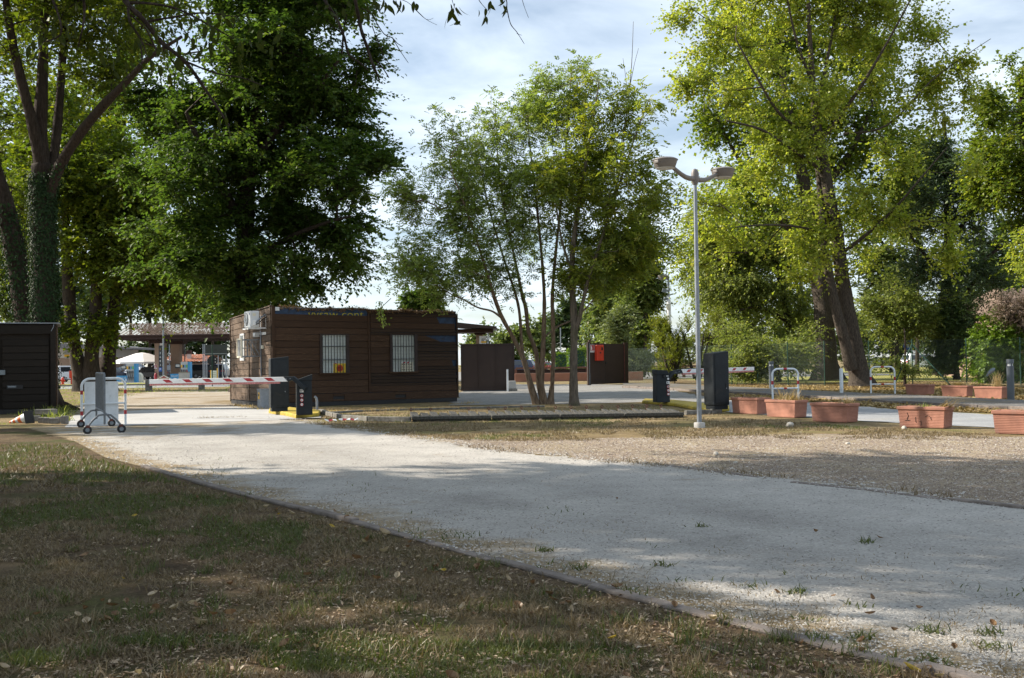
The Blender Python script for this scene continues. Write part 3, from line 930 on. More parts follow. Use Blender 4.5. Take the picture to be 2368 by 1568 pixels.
q = MB(); q.tube([(-.45, -.45, .16), (-.36, -.52, .2), (-.2, -.50, .36), (-.05, -.44, .44)], .018, 7); q.build('hose', W_['black'], ac)
q = MB(); q.box((-.03, .05, -.16), (.05, .8, .10)); q.build('wall_tray', W_['white_paint'], ac)
ac.scale = (.84, .84, .84)
ac.location.z += .06
# empty second bracket with the filter frame
fb = thing('wall_bracket', 'grey metal frame bracket sticking out below the air conditioner', 'bracket', side(1.42, 1.60, 0), CYAW)
q = MB()
for z in (.0, .52):
    for y in (-.22, .22):
        q.bar((-.03, y, z), (-.62, y, z), .03, .03)
for y in (-.22, .22):
    q.bar((-.32, y, 0), (-.32, y, .52), .03, .03); q.bar((-.04, y, .0), (-.30, y, .5), .02, .02); q.bar((-.03, y, 0), (-.03, y, .52), .03, .03)
    q.bar((-.32, y, .26), (-.62, y, .26), .02, .02)
q.build('arms', W_['galv'], fb)
q = MB()
for y in (-.24, .24): q.box((-.63, y, .26), (.035, .05, .60))
for z in (-.02, .54): q.box((-.63, 0, z), (.035, .44, .05))
q.build('frame', W_['paper'], fb)
q = MB(); q.box((-.625, 0, .26), (.01, .44, .52)); q.build('filter_panel', W_['ac_dark'], fb)
q = MB(); q.box((-.10, -.05, .68), (.18, .22, .14)); q.build('junction_box', W_['ac'], fb, bevel=.02)
cp = thing('conduit', 'thin grey conduit pipe running down the cabin side', 'pipe', side(.98, 0, 0), CYAW)
q = MB(); q.tube([(-.07, 0, .95), (-.07, 0, 2.25), (-.06, .02, 2.34), (-.05, .12, 2.38)], .02, 8); q.build('tube', W_['galv'], cp, smooth=True)
for z in (1.2, 1.9):
    q = MB(); q.box((-.06, 0, z), (.05, .06, .03)); q.build('clip', W_['galv'], cp)
ib = thing('intercom', 'small yellow box screwed to the cabin side boards', 'box', side(.82, 1.88, .04), CYAW)
q = MB(); q.box((-.03, 0, 0), (.06, .15, .11)); q.build('case', W_['cream'], ib, bevel=.01)
q = MB(); q.box((-.062, 0, 0), (.006, .10, .05)); q.build('cover', W_['cream'], ib)
# notices held behind the window bars
def notice(name, label, x0, x1, y0, y1, cat='notice'):
    s0, z1 = cs(*crop2(x0, y0)); s1, z0 = cs(*crop2(x1, y1))
    p = Vector((CA.x, CA.y, 0)) + Matrix.Rotation(CYAW, 3, 'Z') @ Vector(((s0 + s1) / 2, -.033, 0))
    t = thing(name, label, cat, (p.x, p.y, (z0 + z1) / 2), CYAW)
    return t, s1 - s0, z1 - z0
nt_, nw, nh = notice('notice', 'yellow prohibition notice with a red ring in the left window', 1142, 1262, 650, 741)
q = MB(); q.box((0, 0, 0), (nw, .006, nh)); q.build('board', W_['sign_yellow'], nt_)
Rx = Matrix.Rotation(math.pi / 2, 3, 'X')
q = MB(); q.lathe([(.083, .004), (.083, .008), (.108, .008), (.108, .004)], (0, 0, 0), 28, R=Rx); q.bar((-.065, -.006, -.065), (.065, -.006, .065), .004, .022, up=(0, 1, 0)); q.build('ring', W_['sign_red'], nt_)
q = MB(); q.box((-.03, -.004, -.002), (.010, .003, .08)); q.box((-.005, -.004, .036), (.045, .003, .009)); q.box((.022, -.004, 0), (.018, .003, .09)); q.box((.03, -.004, -.042), (.045, .003, .012)); q.box((.03, -.004, .042), (.035, .003, .010)); q.build('pictogram', W_['black'], nt_)
q = MB(); q.box((-.14, -.005, nh / 2 - .005), (.06, .004, .025)); q.build('tape', W_['red_paint'], nt_)
nt2, nw, nh = notice('notice', 'cream instruction sheet with rows of symbols in the right window', 1778, 1897, 636, 730)
q = MB(); q.box((0, 0, 0), (nw, .006, nh)); q.build('sheet', W_['paper'], nt2)
q = MB()
for rw in range(3):
    for cl in range(5):
        x, z = -nw * .36 + nw * .17 * cl, nh * .26 - nh * .27 * rw
        if rw == 1:
            q.box((x, -.004, z + .02), (.03, .003, .006)); q.box((x - .016, -.004, z), (.005, .003, .04)); q.box((x + .016, -.004, z), (.005, .003, .04)); q.box((x, -.004, z - .02), (.035, .003, .006))
        else:
            q.box((x, -.004, z), (.034, .003, .022)); q.box((x - .017, -.004, z + .008), (.008, .003, .03)); q.box((x + .017, -.004, z + .008), (.008, .003, .03))
q.build('symbols', W_['black'], nt2)
q = MB(); q.box((-.05, -.006, nh / 2 - .02), (nw * .75, .004, .055)); q.build('tape', W_['white_paint'], nt2)
for x in (-.13, .02):
    q = MB(); q.prism([(x - .03, -.010, nh / 2 - .046), (x + .05, -.010, nh / 2 - .046), (x + .09, -.010, nh / 2 + .006), (x + .01, -.010, nh / 2 + .006)], (0, .002, 0)); q.build('tape_stripe', W_['red_paint'], nt2)
# grey electric cabinet at the foot of the side wall
ebp = G(655 / 1 - 39, 946)
eb = thing('electric_cabinet', 'grey metal electric cabinet at the foot of the cabin wall behind the yellow kerb', 'cabinet', (G(612, 946).x, G(612, 946).y, 0), CYAW + .05)
q = MB(); q.box((0, 0, .29), (.34, .34, .58)); q.build('body', W_['galv'], eb, bevel=.012)
q = MB(); q.box((0, 0, .59), (.37, .37, .03)); q.build('cap', W_['galv'], eb, bevel=.01)
q = MB(); q.box((-.172, .02, .40), (.005, .13, .20)); q.build('warning_label', W_['amber'], eb)
q = MB(); q.box((-.1755, .02, .42), (.003, .08, .06)); q.build('label_mark', W_['black'], eb)

# ------------------------------------------------------------------ the near left shed
SA = G(131, 955)
shed = thing('shed', 'almost black plank shed at the left edge of the lawn', 'shed', (SA.x, SA.y, 0), 0.40)
SHH = 2.60
q = MB(); q.box((-3.0, 1.25, SHH / 2 + .05), (5.9, 2.4, SHH - .12)); q.build('body', W_['shed_wood'], shed)
rows = [(.16 + .2 * k, .16 + .2 * k + .188) for k in range(10)]
seam = -((131 - 16) * SA.y / F) - .0
for z0, z1 in rows:
    for a, c in ((-5.9, seam - .03), (seam + .03, -.20)):
        q = MB(); q.box(((a + c) / 2, .02 + r.uniform(-.004, .004), (z0 + z1) / 2), (c - a, .03, z1 - z0)); q.build('plank', W_['shed_wood'], shed, bevel=.006, seg=1)
q = MB(); q.box((-.09, .0, SHH / 2), (.14, .10, SHH - .06)); q.build('corner_post', W_['shed_wood'], shed, bevel=.01)
q = MB(); q.box((-3.0, .0, SHH - .16), (5.8, .09, .28)); q.build('header_board', W_['shed_wood'], shed, bevel=.01)
q = MB(); q.box((-2.95, 1.2, SHH + .015), (6.1, 2.6, .03)); q.build('roof_sheet', W_['galv'], shed)
q = MB(); q.box((.0, 1.2, SHH / 2), (.03, 2.3, SHH - .1)); q.build('side_boards', W_['dark_wood'], shed)
q = MB(); q.box((seam + .02, -.03, 1.20), (.17, .05, .14)); q.build('lock_box', W_['grey_steel'], shed, bevel=.01)
q = MB(); q.box((seam + .35, -.01, .78), (.42, .02, .12)); q.build('vent', W_['black'], shed)
q = MB(); q.box((seam + .28, -.023, .79), (.22, .006, .05)); q.build('vent_plate', W_['grey_steel'], shed)
q = MB(); q.box((-3, .02, .07), (5.9, .1, .13)); q.build('dark_base', W_['black'], shed)
q = MB(); q.tube([(-.14, -.06, SHH - .22), (-.08, -.06, SHH - .10), (-.06, -.05, SHH + .03)], .012, 6); q.build('roof_hook', W_['galv'], shed)

# ------------------------------------------------------------------ gates, walls and buildings farther off
g1p = A(1128, 903, 47.5)
g1 = thing('sliding_gate', 'dark brown sheet metal sliding gate behind the cabin corner', 'gate', (g1p.x, g1p.y, 0), 0.02)
q = MB(); q.box((0, 0, 1.10), (2.45, .06, 2.10)); q.build('panel', W_['gate'], g1)
for x in (-1.2, -.4, .4, 1.2):
    q = MB(); q.box((x, -.045, 1.10), (.05, .04, 2.08)); q.build('frame_post', W_['gate'], g1)
q = MB(); q.box((0, -.045, 2.15), (2.5, .05, .06)); q.build('frame_rail', W_['gate'], g1)
q = MB(); q.box((0, -.045, .09), (2.5, .05, .10)); q.build('frame_rail', W_['gate'], g1)
q = MB(); q.box((0, 0, .03), (2.3, .10, .05)); q.build('track', W_['grey_steel'], g1)
tag(thing('gate_post', 'white square post standing before the sliding gate', 'post', A(1173.5, 898, 46.6), 0), None)
gp = bpy.data.objects['gate_post']; gp.location.z = 0
q = MB(); q.box((0, 0, .5), (.085, .085, 1.0)); q.build('shaft', W_['white_paint'], gp, bevel=.01)
q = MB(); q.box((0, 0, 1.005), (.10, .10, .02)); q.build('cap', W_['galv'], gp)
gm_ = thing('gate_motor', 'grey gate motor box beside the sliding gate', 'motor', A(1184, 900, 46.8), 0); gm_.location.z = 0
q = MB(); q.box((0, 0, .06), (.46, .30, .12)); q.build('plinth', W_['old_concrete'], gm_)
q = MB(); q.box((0, 0, .30), (.38, .26, .36), taper=.85); q.build('cover', W_['concrete'], gm_, bevel=.03)
g2a = A(1361, 889.5, 57.0); g2b = A(1451, 886.5, 58.5)
g2yaw = math.atan2(g2b.y - g2a.y, g2b.x - g2a.x)
g2l = math.hypot(g2b.x - g2a.x, g2b.y - g2a.y)
g2 = thing('metal_door_gate', 'dark brown metal pedestrian gate with a red cabinet on it', 'gate', (g2a.x, g2a.y, 0), g2yaw)
q = MB(); q.box((g2l * .21 + .02, 0, 1.18), (g2l * .42 - .06, .05, 2.26)); q.build('fixed_panel', W_['gate'], g2)
q = MB(); q.box(((g2l * .42 + g2l - .25) / 2, .005, 1.17), (g2l - .27 - g2l * .42, .05, 2.22)); q.build('door', W_['gate'], g2)
q = MB(); q.box((g2l - .10, .01, 1.20), (.30, .05, 2.30)); q.build('end_panel', W_['gate'], g2)
q = MB(); q.box((-.03, .0, 1.19), (.09, .10, 2.38)); q.box((.10, .03, 1.25), (.10, .10, 2.5)); q.build('post', W_['gate'], g2)
q = MB(); q.box((.03, -.055, 1.17), (.035, .03, 2.30)); q.build('edge_strip', W_['galv'], g2)
q = MB(); q.tube([(g2l - .25, -.05, .1), (g2l - .25, -.05, 2.28)], .022, 6); q.build('hinge_rod', W_['rust'], g2)
q = MB(); q.box((g2l * .44, -.05, 1.22), (.12, .05, .10)); q.build('lock', W_['black'], g2)
def on_gate(s, z, o): 
    return (g2a.x + math.cos(g2yaw) * s + math.sin(g2yaw) * o, g2a.y + math.sin(g2yaw) * s - math.cos(g2yaw) * o, z)
fx = thing('extinguisher_cabinet', 'red metal fire extinguisher cabinet hung on the pedestrian gate', 'cabinet', on_gate(.63, 1.78, .035), g2yaw)
q = MB(); q.box((0, -.13, 0), (.46, .24, .86)); q.build('case', W_['red_box'], fx, bevel=.02)
q = MB(); q.box((.0, -.257, .0), (.42, .012, .82)); q.build('door', W_['red_box'], fx, bevel=.005)
q = MB(); q.box((.10, -.268, .22), (.10, .01, .17)); q.build('window', W_['glass'], fx)
q = MB(); q.box((-.03, -.275, .0), (.09, .03, .07)); q.build('latch', W_['black'], fx)
es = thing('extinguisher_sign', 'square red and white fire extinguisher sign on the gate post', 'sign', on_gate(.245, 2.02, .03), g2yaw)
q = MB(); q.box((0, -.012, 0), (.29, .012, .42)); q.build('plate', W_['white_paint'], es)
q = MB(); q.box((0, -.020, .04), (.26, .004, .30)); q.build('red_field', W_['red_paint'], es)
q = MB(); q.box((-.06, -.024, .01), (.08, .004, .17)); q.box((-.06, -.024, .125), (.04, .004, .05)); q.box((-.09, -.024, .14), (.05, .004, .02)); q.build('extinguisher_symbol', W_['white_paint'], es)
q = MB()
for k in range(4): q.bar((.03, -.024, -.05 + .05 * k), (.10, -.024, -.02 + .05 * k), .004, .025, up=(0, 1, 0))
q.build('flame_symbol', W_['white_paint'], es)
text('ESTINTORE', .05, (0, -.0195, -.165), (math.pi / 2, 0, 0), W_['black'], es, sx=.8)

def pw(x0, x1, ytop, ybot, Y, lab, name='planter_wall', m='pink_wall', th=.9):
    a = A(x0, ybot, Y); c = A(x1, ybot, Y); h = (ybot - ytop) * Y / F
    t = thing(name, lab, 'planter', ((a.x + c.x) / 2, Y, 0), 0, 'long planters beyond the gate')
    q = MB(); L = c.x - a.x
    q.box((0, th / 2, h / 2), (L, th, h), taper=1.0); q.build('trough', W_[m], t, bevel=.02)
    q = MB(); q.box((0, th / 2, h + .004), (L - .16, th - .16, .02)); q.build('soil', W_['soil'], t)
    return t
pw(1190, 1370, 862.5, 881.5, 71, 'longest pink brown concrete planter between the two gates')
pw(1374, 1440, 862.5, 881.5, 71, 'pink brown planter half behind the red cabinet gate')
pw(1444, 1487, 861, 881, 70, 'short brown planter right of the pedestrian gate', m='pink_wall')
def rail(x0, x1, Y, lab):
    a = A(x0, 860, Y); c = A(x1, 860, Y); L = c.x - a.x
    t = thing('guard_rail', lab, 'rail', ((a.x + c.x) / 2, Y, 0), 0)
    q = MB(); q.box((0, 0, .86), (L, .34, .14)); q.build('beam', W_['rail_wood'], t)
    q = MB(); q.box((0, .05, .60), (L, .05, .30)); q.build('board', W_['beam'], t)
    n = max(3, int(L / 2.2))
    for k in range(n + 1):
        q = MB(); q.box((-L / 2 + L * k / n, 0, .4), (.22, .2, .8)); q.build('post', W_['rail_wood'], t)
rail(1192, 1440, 84, 'brown timber guard rail in front of the parked cars')
rail(1462, 1640, 80, 'brown timber rail behind the bright shrub')

# filling station canopy with a pantile roof
def tiled(mb, x0, x1, y0, y1, z0, z1, pitch, rows=12, amp=.07):
    """corrugated tile slope, rows stepped"""
    n = int((x1 - x0) / pitch * 6)
    xs = [x0 + (x1 - x0) * i / n for i in range(n + 1)]
    for rw in range(rows):
        a, c = rw / rows, (rw + 1) / rows
        for i in range(n):
            p = []
            for t, dz in ((a, .05), (c, 0.0)):
                for x in (xs[i], xs[i + 1]):
                    p.append((x, y0 + (y1 - y0) * t, z0 + (z1 - z0) * t + dz + amp * abs(math.sin(math.pi * (x - x0) / pitch))))
            mb.face([p[0], p[1], p[3], p[2]])
def tiled_obj(name, m, parent, *a, **k):
    q = MB(); tiled(q, *a, **k); o = q.build(name, m, parent); tag(o, kind='stuff'); return o
CYD = 112.0
cl, cr = A(262, 775, CYD).x, A(575, 775, CYD).x
zc0, zc1 = A(400, 775, CYD).z, A(400, 748, CYD + 5).z
canopy = thing('filling_station_canopy', 'filling station canopy with a weathered pantile roof on a brick pier', 'canopy', ((cl + cr) / 2, CYD, 0))
hw = (cr - cl) / 2
tiled_obj('roof_tiles', W_['tile_grey'], canopy, -hw, hw, -.6, 4.6, zc0, zc1, .46)
tiled_obj('roof_tiles', W_['tile_grey'], canopy, -hw, hw, 9.8, 4.62, zc0, zc1, .46)
q = MB(); q.box((0, -.5, zc0 - .22), (2 * hw, .22, .45)); q.box((0, 9.7, zc0 - .2), (2 * hw, .22, .4)); q.box((-hw + .1, 4.6, zc0 - .15), (.2, 10, .35)); q.build('fascia', W_['beam'], canopy)
q = MB(); q.tube([(-hw, -.72, zc0 - .02), (hw, -.72, zc0 - .04)], .10, 8); q.build('gutter', W_['beam'], canopy)
q = MB(); q.box((0, 4.6, zc0 - .30), (2 * hw - .4, 9.6, .08)); q.build('soffit', W_['rail_wood'], canopy)
for k in range(16):
    q = MB(); q.box((-hw + 1 + (2 * hw - 2) * k / 15, 4.6, zc0 - .42), (.14, 9.6, .16)); q.build('rafter', W_['beam'], canopy)
px0, px1 = A(345, 870, CYD).x - (cl + cr) / 2, A(367, 870, CYD).x - (cl + cr) / 2
for yy in (2.2, 7.5):
    q = MB(); q.box(((px0 + px1) / 2, yy, (zc0 - .8) / 2), (px1 - px0, 1.0, zc0 - .8)); q.build('brick_pier', W_['brick'], canopy)
    q = MB(); q.box(((px0 + px1) / 2, yy, zc0 - .62), (2.1, 1.5, .40)); q.build('pier_head', W_['beam'], canopy)
q = MB(); q.box((px1 - .22, 1.66, 3.1), (.42, .06, 2.25)); q.build('white_panel', W_['white_paint'], canopy)
tot = thing('price_totem', 'narrow dark fuel price totem beside the brick pier', 'sign', A(371.5, 878, 110) * 1.0); tot.location.z = 0
q = MB(); q.box((0, 0, 2.1), (.34, .18, 3.2)); q.build('panel', W_['dark_sign'], tot)
q = MB(); q.box((0, 0, .3), (.12, .12, .6)); q.build('post', W_['galv'], tot)
for k, (tt, mm) in enumerate((('1', 'amber'), ('2', 'white_paint'), ('6', 'white_paint'), ('8', 'white_paint'), ('3', 'white_paint'))):
    text(tt, .3, (0, -.10, 3.3 - .42 * k), (math.pi / 2, 0, 0), W_[mm], tot, name='price_digit')
q = MB(); q.box((0, -.095, 1.15), (.34, .01, .42)); q.build('parking_panel', W_['blue_sign'], tot)
text('P', .36, (0, -.104, 1.15), (math.pi / 2, 0, 0), W_['white_paint'], tot, name='parking_letter')

# low flat roofed building left of the canopy
BY = 128.0
bx0, bx1 = A(100, 860, BY).x, A(266, 860, BY).x
bz = lambda y: A(200, y, BY).z
lb = thing('station_shop', 'low brick and plaster building under a thin flat roof', 'building', (0, BY, 0))
q = MB(); q.box(((bx0 + bx1) / 2, 4, bz(827) / 2), (bx1 - bx0, 8, bz(827))); q.build('brick_wall', W_['brick'], lb)
q = MB(); q.box(((bx0 + bx1) / 2, 4.02, (bz(827) + bz(800)) / 2), (bx1 - bx0 - .02, 8, bz(800) - bz(827))); q.build('plaster_wall', W_['plaster'], lb)
rx1 = A(321, 806, BY - 1).x
q = MB(); q.hexa([(bx0 - 1, -3, bz(803)), (rx1, -3, bz(810)), (rx1, 9, bz(810)), (bx0 - 1, 9, bz(803)), (bx0 - 1, -3, bz(788)), (rx1, -3, bz(806)), (rx1, 9, bz(806)), (bx0 - 1, 9, bz(788))]); q.build('roof', W_['slab_grey'], lb)
for x0, x1, y0, y1 in ((143, 153, 846, 868), (158, 166, 846, 866)):
    a, c = A(x0, 850, BY).x, A(x1, 850, BY).x
    q = MB(); q.box(((a + c) / 2, -.03, (bz(y0) + bz(y1)) / 2), (c - a, .1, bz(y0) - bz(y1))); f = q.build('window', W_['dark_trim'], lb)
    q = MB(); q.box(((a + c) / 2, -.085, (bz(y0) + bz(y1)) / 2), ((c - a) * .8, .02, (bz(y0) - bz(y1)) * .85)); q.build('pane', W_['glass'], f)
a = A(158, 818, BY).x
q = MB(); q.box((a, -.05, bz(818)), (.9, .1, 1.1)); q.build('wall_panel', W_['concrete'], lb)
q = MB(); q.box((a, -.12, bz(822)), (.9, .04, .3)); q.build('panel_band', W_['amber'], lb)
# orange tiled kiosk
KY = 140.0
kx0, kx1 = A(372, 850, KY).x, A(482, 850, KY).x
kz = lambda y: A(420, y, KY).z
kb = thing('tiled_kiosk', 'low building with a bright orange tile roof and a chimney', 'building', ((kx0 + kx1) / 2, KY, 0))
kw = (kx1 - kx0) / 2
q = MB(); q.box((0, 4, kz(838) / 2), (2 * kw - .8, 7, kz(838))); q.build('wall', W_['brick'], kb)
tiled_obj('roof_tiles', W_['tile_red'], kb, -kw, kw, -.3, 3.6, kz(837), kz(820), .5, rows=8)
tiled_obj('roof_tiles', W_['tile_red'], kb, -kw, kw, 8.0, 3.62, kz(837), kz(820), .5, rows=8)
q = MB(); q.box((A(435, 830, KY + 1).x - (kx0 + kx1) / 2, 1.4, kz(822)), (.5, .5, 1.1)); ch = q.build('chimney', W_['concrete'], kb)
q = MB(); q.box((A(435, 830, KY + 1).x - (kx0 + kx1) / 2, 1.4, kz(814)), (.6, .6, .5)); q.build('chimney_cap', W_['beam'], ch)
q = MB(); q.box((0, -.25, kz(838) - .06), (2 * kw, .15, .15)); q.build('gutter', W_['beam'], kb)
for x in (383, 403, 467):
    xx = A(x, 850, KY).x - (kx0 + kx1) / 2
    q = MB(); q.box((xx, .47, kz(850)), (.6, .1, .8)); f = q.build('window', W_['dark_trim'], kb)
    q = MB(); q.box((xx, .41, kz(850)), (.45, .04, .65)); q.build('pane', W_['glass'], f)
# second, brown canopy behind the cabin with the gas price sign
GY = 78.0
gx0, gx1 = A(1010, 755, GY).x, A(1148, 755, GY).x
gz_ = lambda y: A(1100, y, GY).z
gc = thing('gas_canopy', 'brown flat canopy on a square pier rising behind the sliding gate', 'canopy', ((gx0 + gx1) / 2, GY, 0))
hw2 = (gx1 - gx0) / 2
q = MB(); q.hexa([(-hw2, -1.5, gz_(757)), (hw2, -1.5, gz_(762)), (hw2, 4, gz_(762)), (-hw2, 4, gz_(752)), (-hw2, -1.5, gz_(741)), (hw2, -1.5, gz_(757)), (hw2, 4, gz_(757)), (-hw2, 4, gz_(741))]); q.build('roof', W_['gate'], gc)
q = MB(); q.box((A(1090, 765, GY).x - (gx0 + gx1) / 2, 1.2, gz_(765)), (3.2, 3.6, .25)); q.build('soffit', W_['beam'], gc)
cx_ = A(1107, 780, GY).x - (gx0 + gx1) / 2
q = MB(); q.box((cx_, 1.2, gz_(768) / 2), (.52, .52, gz_(768))); q.build('pier', W_['brick'], gc)
q = MB(); q.box((cx_ + .05, 1.2, gz_(769)), (.85, .85, .3)); q.build('pier_head', W_['beam'], gc)
gs = thing('gas_sign', 'white hanging sign with the letters gpl over a yellow band', 'sign', (A(1116, 788, GY - .4).x, GY - .4, 0))
q = MB(); q.box((0, 0, gz_(788)), (.52, .16, .68)); q.build('panel', W_['white_paint'], gs)
q = MB(); q.box((.06, -.085, gz_(791.5)), (.38, .01, .12)); q.build('yellow_band', W_['amber'], gs)
text('gpl', .28, (.06, -.085, gz_(785)), (math.pi / 2, 0, 0), W_['black'], gs)
text('0.712', .10, (.06, -.085, gz_(795)), (math.pi / 2, 0, 0), W_['black'], gs, name='price_digits')
# brick house at the right edge, behind the ivy
hp = A(2358, 850, 62)
hb = thing('brick_house', 'low brick house behind the ivy at the right edge', 'house', (hp.x, 62, 0), .1)
q = MB(); q.box((4, 4, 1.9), (9, 8, 3.8)); q.build('wall', W_['brick'], hb)
q = MB(); q.hexa([(-.9, -.6, 3.8), (9, -.6, 3.8), (9, 8.6, 3.8), (-.9, 8.6, 3.8), (1, 3.8, 5.6), (9, 3.8, 5.6), (9, 4.2, 5.6), (1, 4.2, 5.6)]); q.build('roof', W_['tile_grey'], hb)
q = MB(); q.box((-.3, -.04, 1.7), (.5, .1, 1.6)); f = q.build('window', W_['rail_wood'], hb)
for k in range(5):
    q = MB(); q.box((-.3, -.10, 1.0 + .32 * k), (.5, .02, .03)); q.build('window_bar', W_['bars'], f)
# ------------------------------------------------------------------ trees
BK = {
 'dark': bark_mat('bark_dark', (0.018, 0.013, 0.010), (0.070, 0.052, 0.040)),
 'brown': bark_mat('bark_brown', (0.022, 0.017, 0.013), (0.085, 0.068, 0.052)),
 'grey': bark_mat('bark_grey', (0.055, 0.045, 0.036), (0.19, 0.155, 0.12), moss=(0.07, 0.075, 0.03)),
 'pale': bark_mat('bark_pale', (0.075, 0.05, 0.032), (0.25, 0.185, 0.13)),
 'poplar': bark_mat('bark_poplar', (0.020, 0.016, 0.013), (0.12, 0.098, 0.078), 9.0),
}
def ls(*c): return [(i / (len(c) - 1), q) for i, q in enumerate(c)]
LF = {
 'dark': leaf_mat('leaf_dark_green', ls((0.030, 0.060, 0.013), (0.050, 0.092, 0.019), (0.080, 0.125, 0.026), (0.14, 0.17, 0.034)), 0.48, (1.5, 1.6, .7), rough=.55, spec=.25),
 'linden': leaf_mat('leaf_linden', ls((0.040, 0.066, 0.010), (0.070, 0.104, 0.013), (0.115, 0.145, 0.016), (0.20, 0.20, 0.022)), 0.48, (1.55, 1.65, .6), rough=.55, spec=.25),
 'ivy': leaf_mat('leaf_ivy', ls((0.012, 0.028, 0.010), (0.022, 0.046, 0.015), (0.036, 0.066, 0.020)), 0.15, rough=.6, spec=.15),
 'acacia': leaf_mat('leaf_acacia', ls((0.075, 0.115, 0.026), (0.13, 0.185, 0.042), (0.19, 0.245, 0.062), (0.27, 0.31, 0.10)), 0.50, (1.5, 1.55, .75)),
 'ash': leaf_mat('leaf_ash', ls((0.07, 0.115, 0.020), (0.13, 0.175, 0.03), (0.20, 0.235, 0.04), (0.30, 0.28, 0.045)), 0.50, (1.6, 1.6, .6)),
 'poplar': leaf_mat('leaf_poplar', ls((0.12, 0.175, 0.030), (0.195, 0.25, 0.038), (0.27, 0.318, 0.050), (0.36, 0.37, 0.065), (0.46, 0.41, 0.085)), 0.50, (1.5, 1.55, .7), rough=.38),
 'poplar2': leaf_mat('leaf_green_poplar', ls((0.055, 0.10, 0.014), (0.095, 0.15, 0.020), (0.155, 0.20, 0.026), (0.24, 0.24, 0.03)), 0.46, (1.5, 1.5, .6)),
 'elm': leaf_mat('leaf_elm', ls((0.085, 0.125, 0.036), (0.145, 0.19, 0.052), (0.215, 0.25, 0.075), (0.29, 0.305, 0.11)), 0.5, (1.5, 1.5, .7)),
 'shrub': leaf_mat('leaf_bright', ls((0.08, 0.115, 0.014), (0.14, 0.18, 0.02), (0.21, 0.235, 0.028), (0.30, 0.29, 0.05)), 0.42, (1.4, 1.4, .7)),
 'pine': leaf_mat('leaf_blue_green', ls((0.042, 0.075, 0.046), (0.075, 0.115, 0.066), (0.115, 0.16, 0.09)), 0.38),
 'far': leaf_mat('leaf_far', ls((0.065, 0.10, 0.028), (0.11, 0.16, 0.044), (0.165, 0.205, 0.06), (0.23, 0.245, 0.08)), 0.42, (1.5, 1.5, .7)),
 'fardark': leaf_mat('leaf_far_dark', ls((0.036, 0.065, 0.024), (0.062, 0.10, 0.036), (0.10, 0.14, 0.05)), 0.35),
 'silver': leaf_mat('leaf_silver', ls((0.09, 0.125, 0.045), (0.15, 0.185, 0.075), (0.24, 0.27, 0.13)), 0.3),
 'hedge': leaf_mat('leaf_hedge', ls((0.05, 0.10, 0.012), (0.10, 0.17, 0.016), (0.17, 0.24, 0.02)), 0.35),
 'dead': leaf_mat('leaf_dead', ls((0.09, 0.06, 0.045), (0.17, 0.12, 0.09), (0.25, 0.19, 0.15)), 0.1),
}

def smooth_path(pts, per=5):
    p = np.array(pts, float)
    out_ = []
    n = len(p)
    for i in range(n - 1):
        a, b, c, d = p[max(i - 1, 0)], p[i], p[i + 1], p[min(i + 2, n - 1)]
        for k in range(per):
            t = k / per
            out_.append(.5 * ((2 * b) + (c - a) * t + (2 * a - 5 * b + 4 * c - d) * t * t + (3 * b - a - 3 * c + d) * t ** 3))
    out_.append(p[-1])
    return np.array(out_)

def SP(Y, *pts, dy=None, k=1.0):
    """stem control points (x, y, width in picture units) at depth Y -> world (x, y, z, radius); dy bends it in depth"""
    o = []
    for i, q in enumerate(pts):
        yy = Y + (dy[i] if dy else 0)
        p = A(q[0], q[1], yy)
        o.append((p.x, p.y, p.z, max(k * q[2] * yy / F / 2, .004)))
    return o

def BL(Y, *bl):
    """crown masses: (x, y, rx, ry, depth offset, depth radius, weight)"""
    o = []
    for q in bl:
        yy = Y + q[4]
        c = A(q[0], q[1], yy)
        rx, rz, ry = q[2] * yy / F, q[3] * yy / F, q[5]
        o.append((np.array(c), np.array((rx, ry, rz)), q[6] if len(q) > 6 else rx * ry * rz))
    return o

def stem_mesh(name, st, m, parent, n=12, flare=0.0, lump=0.10, seed=0, per=5):
    """one trunk or limb with ridged bark"""
    p = smooth_path(st, per)
    rs = np.random.RandomState(seed)
    ph = rs.rand(4) * 6
    pts = [Vector(q[:3]) for q in p]
    v = []; f = []
    prev = None
    for i, q in enumerate(pts):
        d = (pts[min(i + 1, len(pts) - 1)] - pts[max(i - 1, 0)]).normalized()
        a = (d.cross(Vector((0, 1, 0))) if prev is None else prev - d * prev.dot(d))
        if a.length < .05: a = d.cross(Vector((1, 0, 0)))
        a.normalize(); prev = a
        b = d.cross(a)
        fl = 1 + flare * math.exp(-i / 2.2)
        for j in range(n):
            t = 2 * math.pi * j / n
            rr = p[i][3] * (1 + lump * math.sin(3 * t + ph[0] + i * .15) * .6 + lump * .7 * math.sin(7 * t + ph[1] + i * .3) + lump * .5 * math.sin(i * 1.3 + ph[2]))
            rr *= fl * (1 + .25 * (fl - 1) * math.sin(5 * t + ph[3]))
            v.append(tuple(q + (a * math.cos(t) + b * math.sin(t)) * rr))
    for i in range(len(pts) - 1):
        for j in range(n):
            j2 = (j + 1) % n
            f.append((i * n + j, i * n + j2, (i + 1) * n + j2, (i + 1) * n + j))
    f.append(tuple((len(pts) - 1) * n + j for j in range(n)))
    me = bpy.data.meshes.new(name); me.from_pydata(v, [], f)
    me.polygons.foreach_set('use_smooth', [True] * len(f)); me.materials.append(m); me.update()
    o = bpy.data.objects.new(name, me); COL.objects.link(o); o.parent = parent
    return o

